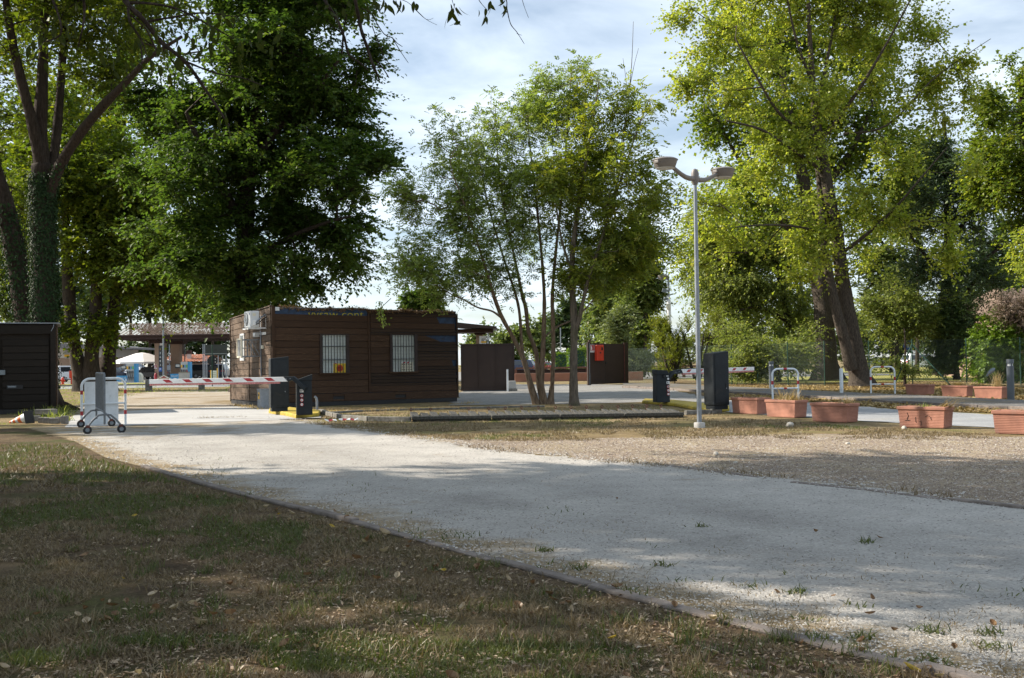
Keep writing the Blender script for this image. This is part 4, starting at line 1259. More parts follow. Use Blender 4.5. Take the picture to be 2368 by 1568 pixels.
def tree(name, label, stems, blobs, ncl, per, leaf, bark='brown', lm='dark', cat='tree', group=None, sig=(.35, .35, .22), twig=.006, shell=.36, droop=.25,
         flare=.5, seed=1, form='leaf', lump=.10, alpha=.45, stem_sides=12, upness=1.0, ntr=1, min_z=.3, out=.6, clump=7, spread=.17, shoot=(9, 2.3, .8, .1, .25), twr=.004, ncurl=.5, distant=False):
    """trunk(s) from measured control points; boughs grow from them to clusters spread through the crown masses; leaves sit round the cluster ends"""
    rs = np.random.RandomState(seed)
    base = stems[0][0]
    root = thing(name, label, cat, (0, 0, 0), 0, group)
    org = np.array((base[0], base[1], 0.0))
    root.location = org
    P, R, par, isst = [], [], [], []
    for si, st in enumerate(stems):
        st = [(q[0] - org[0], q[1] - org[1], q[2], q[3]) for q in st]
        stem_mesh('trunk' if si < ntr else 'limb', st, BK[bark], root, n=stem_sides if si < ntr else 8, flare=flare if si < ntr else 0, lump=lump, seed=seed + si)
        sp = smooth_path(st, 4)
        for i, q in enumerate(sp):
            P.append(q[:3]); R.append(q[3]); par.append(-1); isst.append(True)
    # drop the lowest stem nodes as growth points
    wts = np.array([b[2] for b in blobs]); wts = wts / wts.sum()
    ch = rs.choice(len(blobs), ncl, p=wts)
    nc_ = max(6, int(ncl / clump))
    chc = rs.choice(len(blobs), nc_, p=wts)
    dc = unit(rs.normal(0, 1, (nc_, 3))); rc_ = rs.rand(nc_, 1) ** shell
    cl_ = rs.randint(0, nc_, ncl)
    ch = chc[cl_]
    vec = dc[cl_] * rc_[cl_] + rs.normal(0, spread, (ncl, 3))
    ph_ = rs.rand(len(blobs), 4) * 6.28
    rad = np.linalg.norm(vec, axis=1); dirs = vec / np.maximum(rad[:, None], 1e-6)
    th_, fi_ = np.arctan2(dirs[:, 2], dirs[:, 0]), dirs[:, 1] * 2.5
    lim = 1.02 + .16 * np.sin(3 * th_ + ph_[ch, 0]) + .10 * np.sin(7 * th_ + ph_[ch, 1] + fi_) + .08 * np.sin(2 * fi_ + ph_[ch, 2])
    rad = np.where(rad > lim, lim - .25 * rs.rand(ncl) ** 2, rad)
    rad = np.where(rs.rand(ncl) < .03, rad * 1.12, rad)
    cen = np.array([blobs[i][0] for i in ch]); rr = np.array([blobs[i][1] for i in ch])
    T = cen + dirs * rr * rad[:, None] * (1 + rs.normal(0, .06, (ncl, 1))) - org
    T = T[T[:, 2] > min_z]
    ncl = len(T)
    S0 = np.array(P)
    dmin = np.array([np.min(np.sum((S0 - t) ** 2, axis=1)) for t in T])
    T = T[np.argsort(dmin)]
    cap = len(P) + 2 * ncl
    PA = np.zeros((cap, 3)); PA[:len(P)] = S0
    cost = np.zeros(cap)
    zlow = S0[:, 2].min()
    cost[:len(P)] = np.where(S0[:, 2] < 0.30 * S0[:, 2].max(), 0.8, 0.0)
    k = len(P)
    ends, pdir = [], []
    RA = list(R)
    for t in T:
        d = PA[:k] - t
        dist = np.sqrt(np.sum(d * d, axis=1)) + cost[:k] + upness * .45 * np.maximum(0, d[:, 2])
        j = int(np.argmin(dist))
        v = t - PA[j]; L = np.linalg.norm(v)
        mid = PA[j] + v * .5 + rs.normal(0, .07, 3) * L + np.array((0, 0, .05 * L * upness))
        PA[k] = mid; par.append(j); cost[k] = cost[j] + .10 * L; RA.append(0)
        PA[k + 1] = t; par.append(k); cost[k + 1] = cost[j] + .22 * L; RA.append(0)
        ends.append(t); pdir.append(v / max(L, 1e-6))
        k += 2
    cnt = np.zeros(k)
    ns = len(P)
    for i in range(k - 1, ns - 1, -1):
        cnt[i] += 1
        if par[i] >= ns: cnt[par[i]] += cnt[i]
    rad_ = np.zeros(k); rad_[:ns] = np.array(RA[:ns])
    rad_[ns:] = twig * cnt[ns:] ** alpha
    idx = np.arange(ns, k); pi_ = np.array(par[ns:k])
    r1 = rad_[idx]; r0 = np.where(pi_ < ns, np.minimum(rad_[pi_] * .8, r1 * 1.25), np.minimum(rad_[pi_], r1 * 1.5))
    r1 = np.minimum(r1, r0)
    br = tubes_mesh('branches', PA[pi_], PA[idx], r0, r1, BK[bark], root, 3 if distant or len(idx) > 2600 else 4)
    tag(br, kind='stuff')
    E = np.array(ends); PD = np.array(pdir)
    L0, W0 = leaf
    # short shoots leave the end of each bough; the leaves sit along them, left and right in turn
    lpt = shoot[0] if form == 'leaf' else 3
    ntw = max(2, int(round(per / lpt)))
    M = ncl * ntw
    rep = np.repeat(np.arange(ncl), ntw)
    tl = sig[0] * shoot[1] * rs.uniform(.5, 1.25, (M, 1)) * (.7 + .6 * rs.rand(ncl, 1))[rep]
    sb = E[rep] - PD[rep] * rs.rand(M, 1) ** 1.5 * sig[0] * 2.2 + rs.normal(0, .05, (M, 3)) * sig[0]
    sd = PD[rep] * out + rs.normal(0, .62, (M, 3)) * np.array((1, 1, shoot[2]))
    sd[:, 2] += shoot[3]
    sd = unit(sd)
    sag = np.array((0, 0, -1.0)) * shoot[4]
    se = lambda t: sb + sd * tl * t + sag * tl * t * t
    if not distant:
        # each shoot a slim three sided cone
        a0, a2 = sb, se(.95)
        dd = unit(a2 - a0); aa = unit(np.cross(dd, np.array([[.31, .91, .27]]))); bb = np.cross(dd, aa)
        vv = np.empty((M, 4, 3)); 
        for k3 in range(3): vv[:, k3] = a0 + (aa * math.cos(k3 * 2.0944) + bb * math.sin(k3 * 2.0944)) * twr
        vv[:, 3] = a2
        ff = (np.arange(M)[:, None, None] * 4 + np.array([[0, 1, 3], [1, 2, 3], [2, 0, 3]])[None]).reshape(-1, 3)
        tag(fast_mesh('twigs', vv.reshape(-1, 3), ff, BK[bark], root), kind='stuff')
    q_ = (np.arange(lpt)[None] + rs.rand(M, lpt) * .8) / lpt
    q_ = .12 + .90 * q_
    C = (sb[:, None] + sd[:, None] * tl[:, None] * q_[..., None] + sag * tl[:, None] * (q_ ** 2)[..., None]).reshape(-1, 3)
    N = len(C)
    Dt = np.repeat(sd, lpt, axis=0)
    Sd = unit(np.cross(Dt, np.array((0, 0, 1.0)) + rs.normal(0, .25, (N, 3))))
    alt = np.tile(np.where(np.arange(lpt) % 2 == 0, 1.0, -1.0), M)[:, None]
    D = unit(Dt * .75 + Sd * alt * .8 + rs.normal(0, .30, (N, 3)))
    D[:, 2] -= droop
    Nn = rs.normal(0, ncurl, (N, 3)) + np.array((0, 0, 1.0))
    tint = np.clip(rs.normal(.5, .2, ncl)[rep] + rs.normal(0, .10, M), 0, 1)
    tint = np.repeat(tint, lpt)
    if form == 'leaf':
        s = rs.uniform(.7, 1.25, N)
        cr = leaf_mesh('crown', C, D, Nn, L0 * s, W0 * s, LF[lm], root, tint, tri=distant)
    else:
        # compound leaves: pairs of leaflets along a short stalk
        nl = form[1]; Ls = form[2]
        D = unit(D); S = unit(np.cross(D, Nn)); U = np.cross(S, D)
        q = np.arange(nl)
        along = ((q // 2 + 1) / (nl // 2 + .5))
        sgn = np.where(q % 2 == 0, 1., -1.)
        Cc = C[:, None] + D[:, None] * (along * Ls)[None, :, None] - np.array((0, 0, 1.0))[None, None] * (along ** 2 * Ls * .25)[None, :, None]
        Dd = D[:, None] * .55 + S[:, None] * sgn[None, :, None] + rs.normal(0, .12, (N, nl, 3))
        Nd = np.broadcast_to(U[:, None], Dd.shape) + rs.normal(0, .2, Dd.shape)
        s = rs.uniform(.8, 1.2, N * nl)
        cr = leaf_mesh('crown', Cc.reshape(-1, 3), Dd.reshape(-1, 3), Nd.reshape(-1, 3), L0 * s, W0 * s, LF[lm], root, np.repeat(tint, nl))
    tag(cr, kind='stuff')
    return root

def ivy_on(root, st, lo, hi, nleaf, size, seed=3, name='ivy', off=.05, lm='ivy'):
    """ivy leaves hugging a trunk between two heights"""
    rs = np.random.RandomState(seed)
    p = smooth_path(st, 8)
    org = np.array(root.location)
    sel = p[(p[:, 2] >= lo) & (p[:, 2] <= hi)]
    i = rs.randint(0, len(sel) - 1, nleaf); t = rs.rand(nleaf, 1)
    c = sel[i] * (1 - t) + sel[i + 1] * t
    a = rs.rand(nleaf) * 2 * math.pi
    nrm = np.stack([np.cos(a), np.sin(a), rs.normal(.15, .2, nleaf)], axis=1)
    C = c[:, :3] - org + nrm * (c[:, 3:4] * 1.05 + rs.exponential(off, (nleaf, 1)))
    D = np.stack([-np.sin(a) * rs.normal(0, .5, nleaf), np.cos(a) * rs.normal(0, .5, nleaf), -np.ones(nleaf)], axis=1) + nrm * .3
    o = leaf_mesh(name, C, D, nrm + rs.normal(0, .3, (nleaf, 3)), size * rs.uniform(.7, 1.3, nleaf), size * rs.uniform(.6, 1.1, nleaf), LF[lm], root, rs.rand(nleaf))
    return tag(o, kind='stuff')

# --- left: ivy covered tree behind the shed
st_ivy = SP(33, (98, 950, 57.4), (98, 880, 50.5), (102, 780, 50.5), (103, 650, 50.5), (100, 520, 49.6), (99, 420, 50.5), (98, 380, 45.2))
limbs = [SP(33, (99, 410, 34.8), (78, 300, 26.1), (48, 180, 21.8), (22, 60, 19.1), (5, -70, 13.9), dy=(0, -.3, -.6, -1, -1.4)),
         SP(33, (99, 400, 38.3), (94, 300, 31.3), (98, 180, 26.1), (102, 60, 19.1), (108, -70, 13.9)),
         SP(33, (112, 425, 26.1), (128, 330, 22.6), (140, 210, 19.1), (150, 60, 13.9), (158, -70, 10.4), dy=(0, .4, .8, 1.2, 1.5)),
         SP(33, (110, 470, 26.1), (136, 392, 25.2), (178, 318, 23.5), (232, 252, 21.8), (292, 190, 15.7), (345, 135, 11.3), (420, 85, 6.96), dy=(0, -.4, -.9, -1.4, -2, -2.4, -3)),
         SP(32.4, (105, 905, 38.3), (130, 930, 22.6), (160, 942, 17.4), (186, 951, 10.4), (205, 957, 5.22))]
t = tree('ivy_tree', 'tall forked tree with an ivy wrapped trunk behind the dark shed', [st_ivy] + limbs,
         BL(33, (40, 60, 130, 150, 0, 3.5), (200, 30, 140, 120, 1, 3.5), (330, 60, 120, 110, -1, 3), (150, -120, 260, 150, 0, 4), (20, 300, 60, 110, 2, 2.5, 1.2), (230, 180, 80, 60, -1, 2, 1.0)),
         560, 62, (.135, .10), 'dark', 'linden', sig=(.44, .44, .30), seed=11, twig=.005, shell=.45)
ivy_on(t, st_ivy, 0.6, 7.4, 14000, .065, 5, off=.045)
ivy_on(t, limbs[3], 6.0, 7.8, 260, .08, 6)
st = SP(36, (110, 955, 70), (82, 840, 52), (58, 720, 48), (40, 620, 44), (18, 510, 42), (-15, 390, 38), (-55, 240, 30), (-90, 80, 22))
t = tree('leaning_tree', 'leaning ivy dark trunk cut by the left edge of the picture', [st],
         BL(36, (-90, 100, 150, 170, 0, 3.5), (-60, 330, 80, 100, 1, 2.5), (10, 480, 45, 90, 2, 2)), 180, 55, (.12, .08), 'dark', 'linden', sig=(.45, .45, .28), seed=21)
ivy_on(t, st, .5, 7, 3200, .09, 8, off=.08)
# --- three slim lindens by the road
st = SP(60, (192, 907, 38), (183, 860, 31), (172, 800, 28), (162, 720, 27), (155, 620, 24), (150, 500, 18), (152, 360, 10))
tree('linden_tree', 'slim linden with the most crooked trunk of the three, left of the other two', [st],
     BL(60, (110, 420, 120, 150, 1, 4.5), (60, 560, 80, 110, 2, 4), (150, 280, 120, 110, 1, 4), (165, 770, 28, 36, -.8, .8, 1.6), (160, 640, 50, 60, 0, 2)), 330, 74, (.22, .19), 'brown', 'linden', group='lindens by the road', sig=(.7, .7, .4), seed=31, twig=.007)
st = SP(60, (214, 906, 40), (212, 840, 31), (218, 760, 27), (222, 680, 25), (222, 560, 21), (226, 430, 13))
tree('linden_tree', 'slim straight linden in the middle of the three by the road', [st],
     BL(60, (240, 400, 130, 140, 0, 4.5), (230, 560, 90, 80, 0, 3.5), (215, 790, 25, 30, -1, .8, 1.0), (330, 560, 80, 90, -1, 3)), 330, 74, (.22, .19), 'brown', 'linden', group='lindens by the road', sig=(.7, .7, .4), seed=32, twig=.007)
st = SP(61, (246, 906, 40), (250, 840, 33), (258, 760, 29), (266, 660, 27), (266, 560, 23), (262, 430, 13))
tree('linden_tree', 'dark trunked linden, right hand one of the three by the road', [st],
     BL(61, (300, 470, 120, 130, 0, 4.5), (350, 620, 90, 70, -1, 3), (275, 760, 44, 34, -1, 1.4, 2.2), (300, 680, 60, 40, 0, 2), (390, 690, 60, 35, 0, 2), (420, 560, 70, 80, 0, 3)), 380, 74, (.22, .19), 'dark', 'linden', group='lindens by the road', sig=(.7, .7, .4), seed=33, twig=.007)
# --- the big dark tree behind the cabin
st = SP(43, (575, 905, 60), (572, 800, 48), (568, 690, 44), (565, 560, 40), (572, 430, 36), (590, 300, 30), (600, 170, 22), (605, 20, 14), (610, -160, 8))
limbs = [SP(43, (566, 540, 26), (520, 440, 20), (470, 350, 14), (430, 260, 8), dy=(0, -1, -2, -3)),
         SP(43, (575, 400, 24), (640, 300, 18), (720, 220, 13), (790, 130, 7), dy=(0, -.5, -1, -1.5)),
         SP(43, (570, 620, 18), (650, 560, 14), (740, 520, 9), (810, 500, 5), dy=(0, -1, -2, -2.5)),
         SP(43, (590, 330, 22), (560, 220, 16), (520, 90, 10), (490, -40, 6), dy=(0, 1, 1.5, 2))]
tree('broad_tree', 'broad dense dark green tree towering behind the cabin', [st] + limbs,
     BL(43, (600, -110, 230, 160, 0, 4.5), (740, -60, 150, 160, 0, 4), (640, 130, 230, 170, 0, 4.8), (780, 250, 110, 160, 0, 3.5), (560, 330, 210, 150, 0, 5), (740, 430, 150, 130, 0, 4), (430, 460, 130, 130, -1, 3.5),
        (610, 560, 210, 110, 0, 4.5), (790, 560, 80, 110, 0, 2.8), (500, 640, 130, 80, -1, 3), (640, 670, 170, 55, 0, 3), (860, 330, 55, 60, -.5, 1.6), (440, 600, 80, 70, -2, 2), (800, 660, 80, 45, 0, 2), (370, 330, 100, 130, 1, 3), (360, 560, 90, 80, 0, 2.5), (330, 180, 90, 120, 2, 3), (900, 350, 40, 40, -.5, 1), (850, 150, 50, 70, 0, 1.6)),
     2500, 70, (.175, .14), 'dark', 'dark', sig=(.52, .52, .26), seed=41, twig=.006, shell=.42, droop=.30, shoot=(9, 2.1, .30, .0, .30), ncurl=.32, clump=9, spread=.14)
# --- pale stemmed tree and ash in the grass island
ym = 31.5
ms = [SP(ym, (1240, 937, 17), (1226, 889, 13.6), (1209, 828, 12), (1185, 779, 10.2), (1160, 733, 9.12), (1141, 682, 7.95), (1122, 620, 6.81), (1100, 550, 5.11), (1072, 470, 3.97), (1045, 400, 2.27), dy=(0, 0, 0, -.1, -.3, -.5, -.7, -1, -1.3, -1.6)),
      SP(ym, (1258, 937, 18.1), (1247, 890, 13.1), (1243, 850, 11.4), (1238, 809, 10.8), (1222, 767, 9.12), (1216, 714, 8.51), (1207, 682, 7.95), (1190, 600, 6.24), (1165, 480, 4.54), (1150, 360, 2.84), (1145, 250, 1.7), dy=(0, .1, .2, .2, .3, .4, .5, .6, .7, .8, .9)),
      SP(ym, (1262, 937, 17), (1253, 900, 12.5), (1253, 853, 10.8), (1256, 799, 10.2), (1258, 731, 9.63), (1258, 682, 8.51), (1252, 590, 6.81), (1240, 470, 5.11), (1225, 340, 3.41), (1215, 220, 1.7), dy=(0, -.1, -.1, -.1, 0, 0, .1, .2, .3, .4)),
      SP(ym, (1272, 937, 15.9), (1275, 900, 11.4), (1277, 877, 10.2), (1279, 818, 9.63), (1278, 743, 9.12), (1277, 682, 8.51), (1285, 580, 6.81), (1300, 440, 5.11), (1312, 300, 3.41), (1320, 170, 1.7), dy=(0, 0, -.1, -.2, -.3, -.4, -.5, -.6, -.7, -.8)),
      SP(ym, (1210, 830, 7.95), (1206, 790, 7.38), (1202, 731, 6.81), (1192, 682, 6.24), (1165, 600, 5.11), (1130, 480, 3.41), (1110, 380, 2.27), (1095, 300, 1.42), dy=(0, .1, .3, .5, .7, .9, 1, 1)),
      SP(ym, (1160, 736, 5.11), (1138, 720, 4.54), (1104, 711, 3.97), (1070, 692, 3.41), (1046, 682, 2.84), (1000, 655, 2.27), (950, 625, 1.42), dy=(-.3, -.4, -.6, -.9, -1.2, -1.5, -2)),
      SP(ym, (1258, 780, 5.11), (1290, 755, 4.54), (1330, 735, 3.97), (1375, 690, 2.84), (1410, 640, 1.7), dy=(0, .4, .8, 1.2, 1.6))]
mt = tree('many_stemmed_tree', 'airy tree with five pale slanting stems on the grass island', ms,
     BL(ym, (985, 520, 95, 120, -.5, 1.8), (1040, 400, 80, 120, -.5, 1.6), (1120, 320, 70, 130, 0, 1.8), (1180, 400, 120, 150, 0, 2.2), (1230, 270, 70, 120, .3, 1.7), (1310, 260, 75, 120, -.3, 1.7), (1100, 540, 120, 110, 0, 2.2),
        (1260, 480, 120, 120, 0, 2.2), (960, 620, 75, 60, -1, 1.5), (1030, 640, 110, 60, -1, 1.6, 1.5), (1150, 640, 120, 60, 0, 1.8, 1.5), (1340, 420, 60, 120, 0, 1.6), (930, 470, 40, 60, -1, 1.0, .7),
        (1150, 185, 26, 50, 0, .5, .30), (1330, 150, 26, 55, -.3, .5, .40), (1275, 165, 16, 45, -.3, .4, .2), (1045, 240, 8, 40, 0, .3, .12), (945, 280, 14, 40, -1, .3, .15)),
     780, 14, (.098, .046), 'pale', 'acacia', sig=(.25, .25, .22), seed=51, twig=.0036, shell=.55, droop=.15, shoot=(3, 2.6, 1.0, .25, .12), clump=4, spread=.2, twr=.002, form=('c', 6, .20), ntr=4, flare=.25, stem_sides=9, lump=.12, alpha=.42, upness=.7)
# a low drooping twig over the cabin roof
q = MB(); oo = mt.location
q.tube([A(1460 / 1.7305 + 60, 690, 30.5) - Vector(oo), A(880, 712, 30.2) - Vector(oo), A(884, 738, 30.0) - Vector(oo), A(886, 752, 30.0) - Vector(oo)], [.012, .01, .007, .004], 5)
q.build('hanging_twig', BK['pale'], mt)
rs = np.random.RandomState(77); n = 150
t_ = rs.rand(n)
pc = np.array([A(876 + 14 * a + rs.normal(0, 5), 700 + 50 * a + rs.normal(0, 4), 30.2 + rs.normal(0, .15)) for a in t_]) - np.array(oo)
tag(leaf_mesh('hanging_leaves', pc, rs.normal(0, .5, (n, 3)) + (0, 0, -.8), rs.normal(0, 1, (n, 3)), np.full(n, .085), np.full(n, .034), LF['acacia'], mt, rs.rand(n)), kind='stuff')
ya = 30.4
as_ = [SP(ya, (1327, 943, 22), (1326, 890, 18.7), (1326, 830, 17.1), (1327, 770, 16.5), (1326, 715, 16), (1322, 640, 13.8), (1326, 560, 11.6), (1338, 470, 8.8), (1355, 370, 6.05), (1372, 270, 3.85), (1385, 190, 2.2), dy=(0, 0, 0, 0, 0, 0, -.1, -.3, -.5, -.7, -.9)),
       SP(ya, (1327, 770, 11), (1338, 740, 10.5), (1346, 705, 9.35), (1362, 640, 7.7), (1385, 570, 6.6), (1410, 490, 5.5), (1440, 400, 4.4), (1470, 310, 3.3), (1500, 230, 2.2), dy=(0, -.1, -.2, -.3, -.4, -.5, -.6, -.7, -.8)),
       SP(ya, (1395, 540, 4.4), (1425, 430, 3.85), (1440, 330, 2.75), (1452, 230, 2.2), (1460, 150, 1.65), (1464, 50, 0.88), dy=(-.4, -.3, -.1, 0, 0, 0)),
       SP(ya, (1452, 235, 1.65), (1448, 190, 1.21), (1440, 135, 0.77)), SP(ya, (1456, 200, 1.65), (1466, 150, 1.1), (1476, 112, 0.77)),
       SP(ya, (1326, 640, 6.6), (1300, 560, 4.95), (1285, 470, 3.3), (1280, 390, 2.2), dy=(0, -.4, -.7, -1))]
tree('ash_tree', 'single straight trunked ash with spreading feathery crown right of the slanting stems', as_,
     BL(ya, (1400, 300, 100, 120, -.4, 1.8), (1470, 250, 70, 90, -.6, 1.3), (1330, 400, 90, 110, -.4, 1.8), (1440, 420, 90, 100, -.4, 1.8), (1350, 560, 80, 90, 0, 1.8), (1430, 560, 90, 110, 0, 1.8), (1500, 430, 50, 110, -.3, 1.3),
        (1400, 650, 80, 40, .3, 1.2, .6), (1500, 560, 50, 70, 0, 1.2), (1290, 490, 50, 80, -.5, 1.2), (1310, 640, 60, 40, .2, 1.0, 1.2), (1375, 190, 50, 50, -.7, .8, .8)),
     400, 11, (.135, .056), 'grey', 'ash', sig=(.27, .27, .22), seed=52, twig=.004, shell=.5, droop=.2, shoot=(3, 2.2, .9, .2, .15), clump=5, spread=.2, twr=.0025, form=('c', 6, .25), lump=.10, flare=.35, upness=.8)
# --- the big yellow green poplar and its neighbours
yp = 47
ps = [SP(yp, (1992, 893, 54.6), (1984, 860, 45.3), (1976, 810, 41.3), (1966, 760, 38), (1955, 700, 34.6), (1943, 610, 30.6), (1936, 540, 28), (1920, 470, 26.6), (1905, 390, 25.3), (1892, 325, 24.7), (1884, 250, 17.3), (1874, 130, 12), (1868, 0, 8.66), (1862, -160, 5.33)),
      SP(yp, (1968, 855, 30.6), (1950, 780, 26.6), (1934, 720, 24.7), (1918, 640, 21.3), (1906, 560, 18.6), (1898, 470, 17.3), (1892, 390, 16), dy=(-.5, -.6, -.6, -.5, -.3, .2, .5)),
      SP(yp, (1893, 330, 13.3), (1940, 270, 9.99), (1990, 200, 7.99), (2050, 100, 5.33), (2110, -10, 3.33), dy=(0, -.5, -1.2, -2, -3)),
      SP(yp, (1893, 330, 12), (1850, 300, 9.36), (1800, 260, 7.33), (1750, 180, 5.33), (1700, 90, 3.33), dy=(0, -1, -1.8, -2.5, -3)),
      SP(yp, (1908, 400, 10.6), (1830, 345, 7.99), (1760, 300, 5.99), (1680, 280, 4), dy=(0, -1.5, -2.5, -3.5)),
      SP(yp, (1940, 590, 9.99), (2000, 545, 7.99), (2070, 480, 5.99), (2130, 410, 4), (2190, 340, 2.66), dy=(0, -1, -2, -3, -3.5)),
      SP(yp, (1938, 560, 7.99), (1870, 530, 5.99), (1790, 520, 4.66), (1700, 525, 2.66), dy=(0, -1.5, -3, -4)),
      SP(yp, (1886, 260, 9.36), (1910, 150, 7.33), (1930, 40, 5.33), (1945, -80, 3.33), dy=(0, .5, 1, 1.5)),
      SP(yp, (1880, 200, 7.99), (1840, 90, 5.99), (1815, -30, 4), dy=(0, -.8, -1.5)),
      SP(yp, (1950, 310, 5.99), (2050, 290, 4.66), (2150, 190, 3.33), (2230, 130, 2), (2290, 90, 1.33), dy=(0, -1, -1.5, -2, -2))]
tree('poplar_tree', 'big yellow green poplar with a thick leaning forked trunk by the fence', ps,
     BL(yp, (1640, 60, 110, 100, -0.4, 2.8), (1610, 160, 70, 70, -0.4, 2, 3), (1780, 20, 150, 130, 0.6, 4), (1950, 20, 150, 130, 1.6, 4), (2090, 90, 100, 110, 0.6, 3), (1830, -130, 240, 130, 1.6, 4), (1680, 220, 120, 90, -0.4, 3), (1800, 230, 120, 90, -0.9, 3), (1930, 210, 110, 90, -0.4, 3),
        (2050, 230, 90, 80, -0.4, 2.5), (1760, 350, 110, 60, -0.9, 2.5), (1900, 340, 110, 50, -1.4, 2.5, 7), (1680, 470, 120, 70, -1.4, 2.5), (1640, 560, 90, 60, -0.4, 2), (1740, 400, 90, 60, -1.4, 2, 5), (1830, 470, 80, 50, -1.4, 2), (1840, 560, 110, 60, -0.9, 2.5), (2010, 490, 110, 70, -0.9, 2.5),
        (2110, 500, 90, 60, -0.9, 2), (1990, 600, 100, 50, -0.4, 2), (1880, 630, 90, 40, 0.1, 1.6), (2170, 560, 70, 50, -0.9, 1.6), (1960, 420, 90, 50, -1.4, 2), (2220, 110, 80, 50, -0.4, 1.4, 1.2), (2150, 200, 70, 60, -0.4, 1.8, 2), (2200, 600, 70, 50, -0.4, 1.5, 2), (2090, 380, 70, 60, -0.4, 2, 3), (1570, 30, 50, 70, -0.4, 1.6, 1.6), (2190, 300, 70, 70, -0.4, 1.8, 2.5), (2240, 400, 50, 50, -0.4, 1.4, 1.2), (2130, 150, 90, 100, -0.4, 2.2, 6), (2210, 210, 80, 80, -0.4, 1.8, 4), (1640, 620, 70, 50, -0.4, 1.6, 3)),
     1450, 56, (.138, .125), 'poplar', 'poplar', sig=(.50, .50, .38), seed=61, twig=.0045, shell=.55, droop=.45, shoot=(8, 2.2, 1.0, .35, .10), ncurl=.9, clump=8, spread=.15, flare=.35, lump=.06, stem_sides=18)
y2 = 60
p2s = [SP(y2, (1912, 878, 62), (1910, 830, 50), (1908, 760, 46), (1902, 690, 43), (1890, 600, 38), (1870, 480, 30), (1840, 340, 22), (1810, 180, 14), (1800, 20, 8)),
       SP(y2, (1895, 600, 22), (1800, 500, 16), (1720, 390, 10), (1660, 280, 6)), SP(y2, (1870, 480, 18), (1960, 360, 13), (2020, 240, 8))]
tree('poplar_tree', 'second poplar with deeper green leaves standing behind the yellow green one', p2s,
     BL(y2, (1640, 230, 80, 110, 0, 3.5), (1700, 100, 110, 130, 1, 4), (1660, 380, 90, 110, 0, 3.5), (1800, 300, 150, 120, 1, 4), (1950, 320, 140, 120, 1, 4), (1760, 460, 140, 80, 1, 4), (1900, 120, 180, 120, 2, 4), (2050, 300, 100, 130, 1, 4), (2060, 470, 100, 70, 1, 3)),
     700, 54, (.22, .20), 'poplar', 'poplar2', sig=(.7, .7, .5), seed=62, twig=.006, shell=.5, droop=.4, flare=.4)
y3 = 64
p3s = [SP(y3, (1836, 857, 32), (1832, 830, 24), (1826, 790, 20), (1822, 740, 18), (1812, 680, 16), (1790, 600, 12), (1760, 500, 8)), SP(y3, (1816, 700, 12), (1740, 640, 9), (1660, 600, 6), (1600, 570, 3), dy=(0, -1, -2, -2.5)), SP(y3, (1800, 640, 10), (1850, 580, 8), (1890, 520, 5)), SP(y3, (1822, 745, 10), (1760, 710, 7), (1700, 720, 4), dy=(0, -1.5, -2.5))]
tree('elm_tree', 'drooping grey green elm filling the middle distance left of the poplar', p3s,
     BL(y3, (1690, 560, 90, 90, 0, 3), (1780, 560, 90, 90, 0, 3), (1640, 640, 70, 80, 0, 2.6), (1720, 680, 90, 80, -1, 2.6), (1800, 690, 70, 80, 0, 2.6), (1700, 770, 70, 60, -2, 2.2), (1780, 790, 80, 60, -2, 2.2), (1850, 740, 50, 90, 0, 2), (1740, 840, 90, 45, -3, 2), (1640, 560, 60, 60, 0, 2), (1600, 520, 40, 60, 0, 2)),
     820, 60, (.18, .115), 'brown', 'elm', sig=(.60, .60, .36), seed=63, twig=.005, droop=.55, shoot=(9, 2.3, .6, -.15, .35), shell=.5, flare=.5)
y4 = 58
for sd, lab, stx, bl in ((71, 'bright willowy shrub between the gate and the lamp post', ((1555, 882, 20), (1553, 850, 13), (1550, 800, 9), (1545, 760, 5)),
                          ((1550, 800, 52, 50, 0, 1.4), (1530, 770, 34, 36, 0, 1.1), (1575, 760, 34, 30, 0, 1.0), (1555, 850, 50, 28, 0, 1.3), (1515, 800, 22, 24, 0, .8))),
                         (72, 'yellow green bush half hidden by the lamp post', ((1612, 880, 12), (1615, 840, 8), (1620, 800, 5)), ((1620, 800, 30, 46, 1, .9), (1640, 840, 34, 34, 1, 1.0), (1660, 780, 34, 46, 1, 1.2)))):
    s_ = [SP(y4, *stx)] + [SP(y4, (stx[0][0] + dx, stx[0][1] - 4, 7), (stx[0][0] + dx * 3, 820, 5), (stx[0][0] + dx * 5, 770, 2)) for dx in (-7, 6, 3)]
    tree('shrub', lab, s_, BL(y4, *bl), 260 if sd == 71 else 150, 46, (.115, .042), 'brown', 'shrub', cat='shrub', sig=(.24, .24, .34), seed=sd, twig=.006, droop=-.5, shoot=(10, 2.8, .8, .9, .0), shell=.45, flare=0, out=1.0, min_z=.15, upness=1.4)
y5 = 54
tree('bush', 'dark leafy undergrowth in the shade behind the right barrier arm', [SP(y5, (1800, 884, 14), (1796, 850, 10), (1790, 800, 6))],
     BL(y5, (1780, 830, 90, 52, 0, 2), (1850, 800, 50, 70, 1, 1.6), (1720, 845, 60, 34, 0, 1.5), (1700, 790, 50, 50, 2, 1.5)), 330, 50, (.13, .08), 'brown', 'elm', cat='bush', sig=(.36, .36, .3), seed=73, twig=.007, droop=.2, flare=0, min_z=.1)
y6 = 84
tree('columnar_tree', 'tall dark column of ivy clad tree behind the pedestrian gate', [SP(y6, (1475, 876, 26), (1474, 800, 18), (1472, 700, 14), (1470, 560, 9))],
     BL(y6, (1475, 620, 52, 110, 0, 2.2), (1470, 740, 64, 90, 0, 2.5), (1440, 800, 56, 60, 0, 2.2), (1500, 800, 46, 60, 0, 2), (1510, 700, 24, 60, 0, 1.4)), 420, 60, (.22, .15), 'dark', 'far', sig=(.42, .42, .5), seed=74, twig=.012, droop=.4, flare=.2)
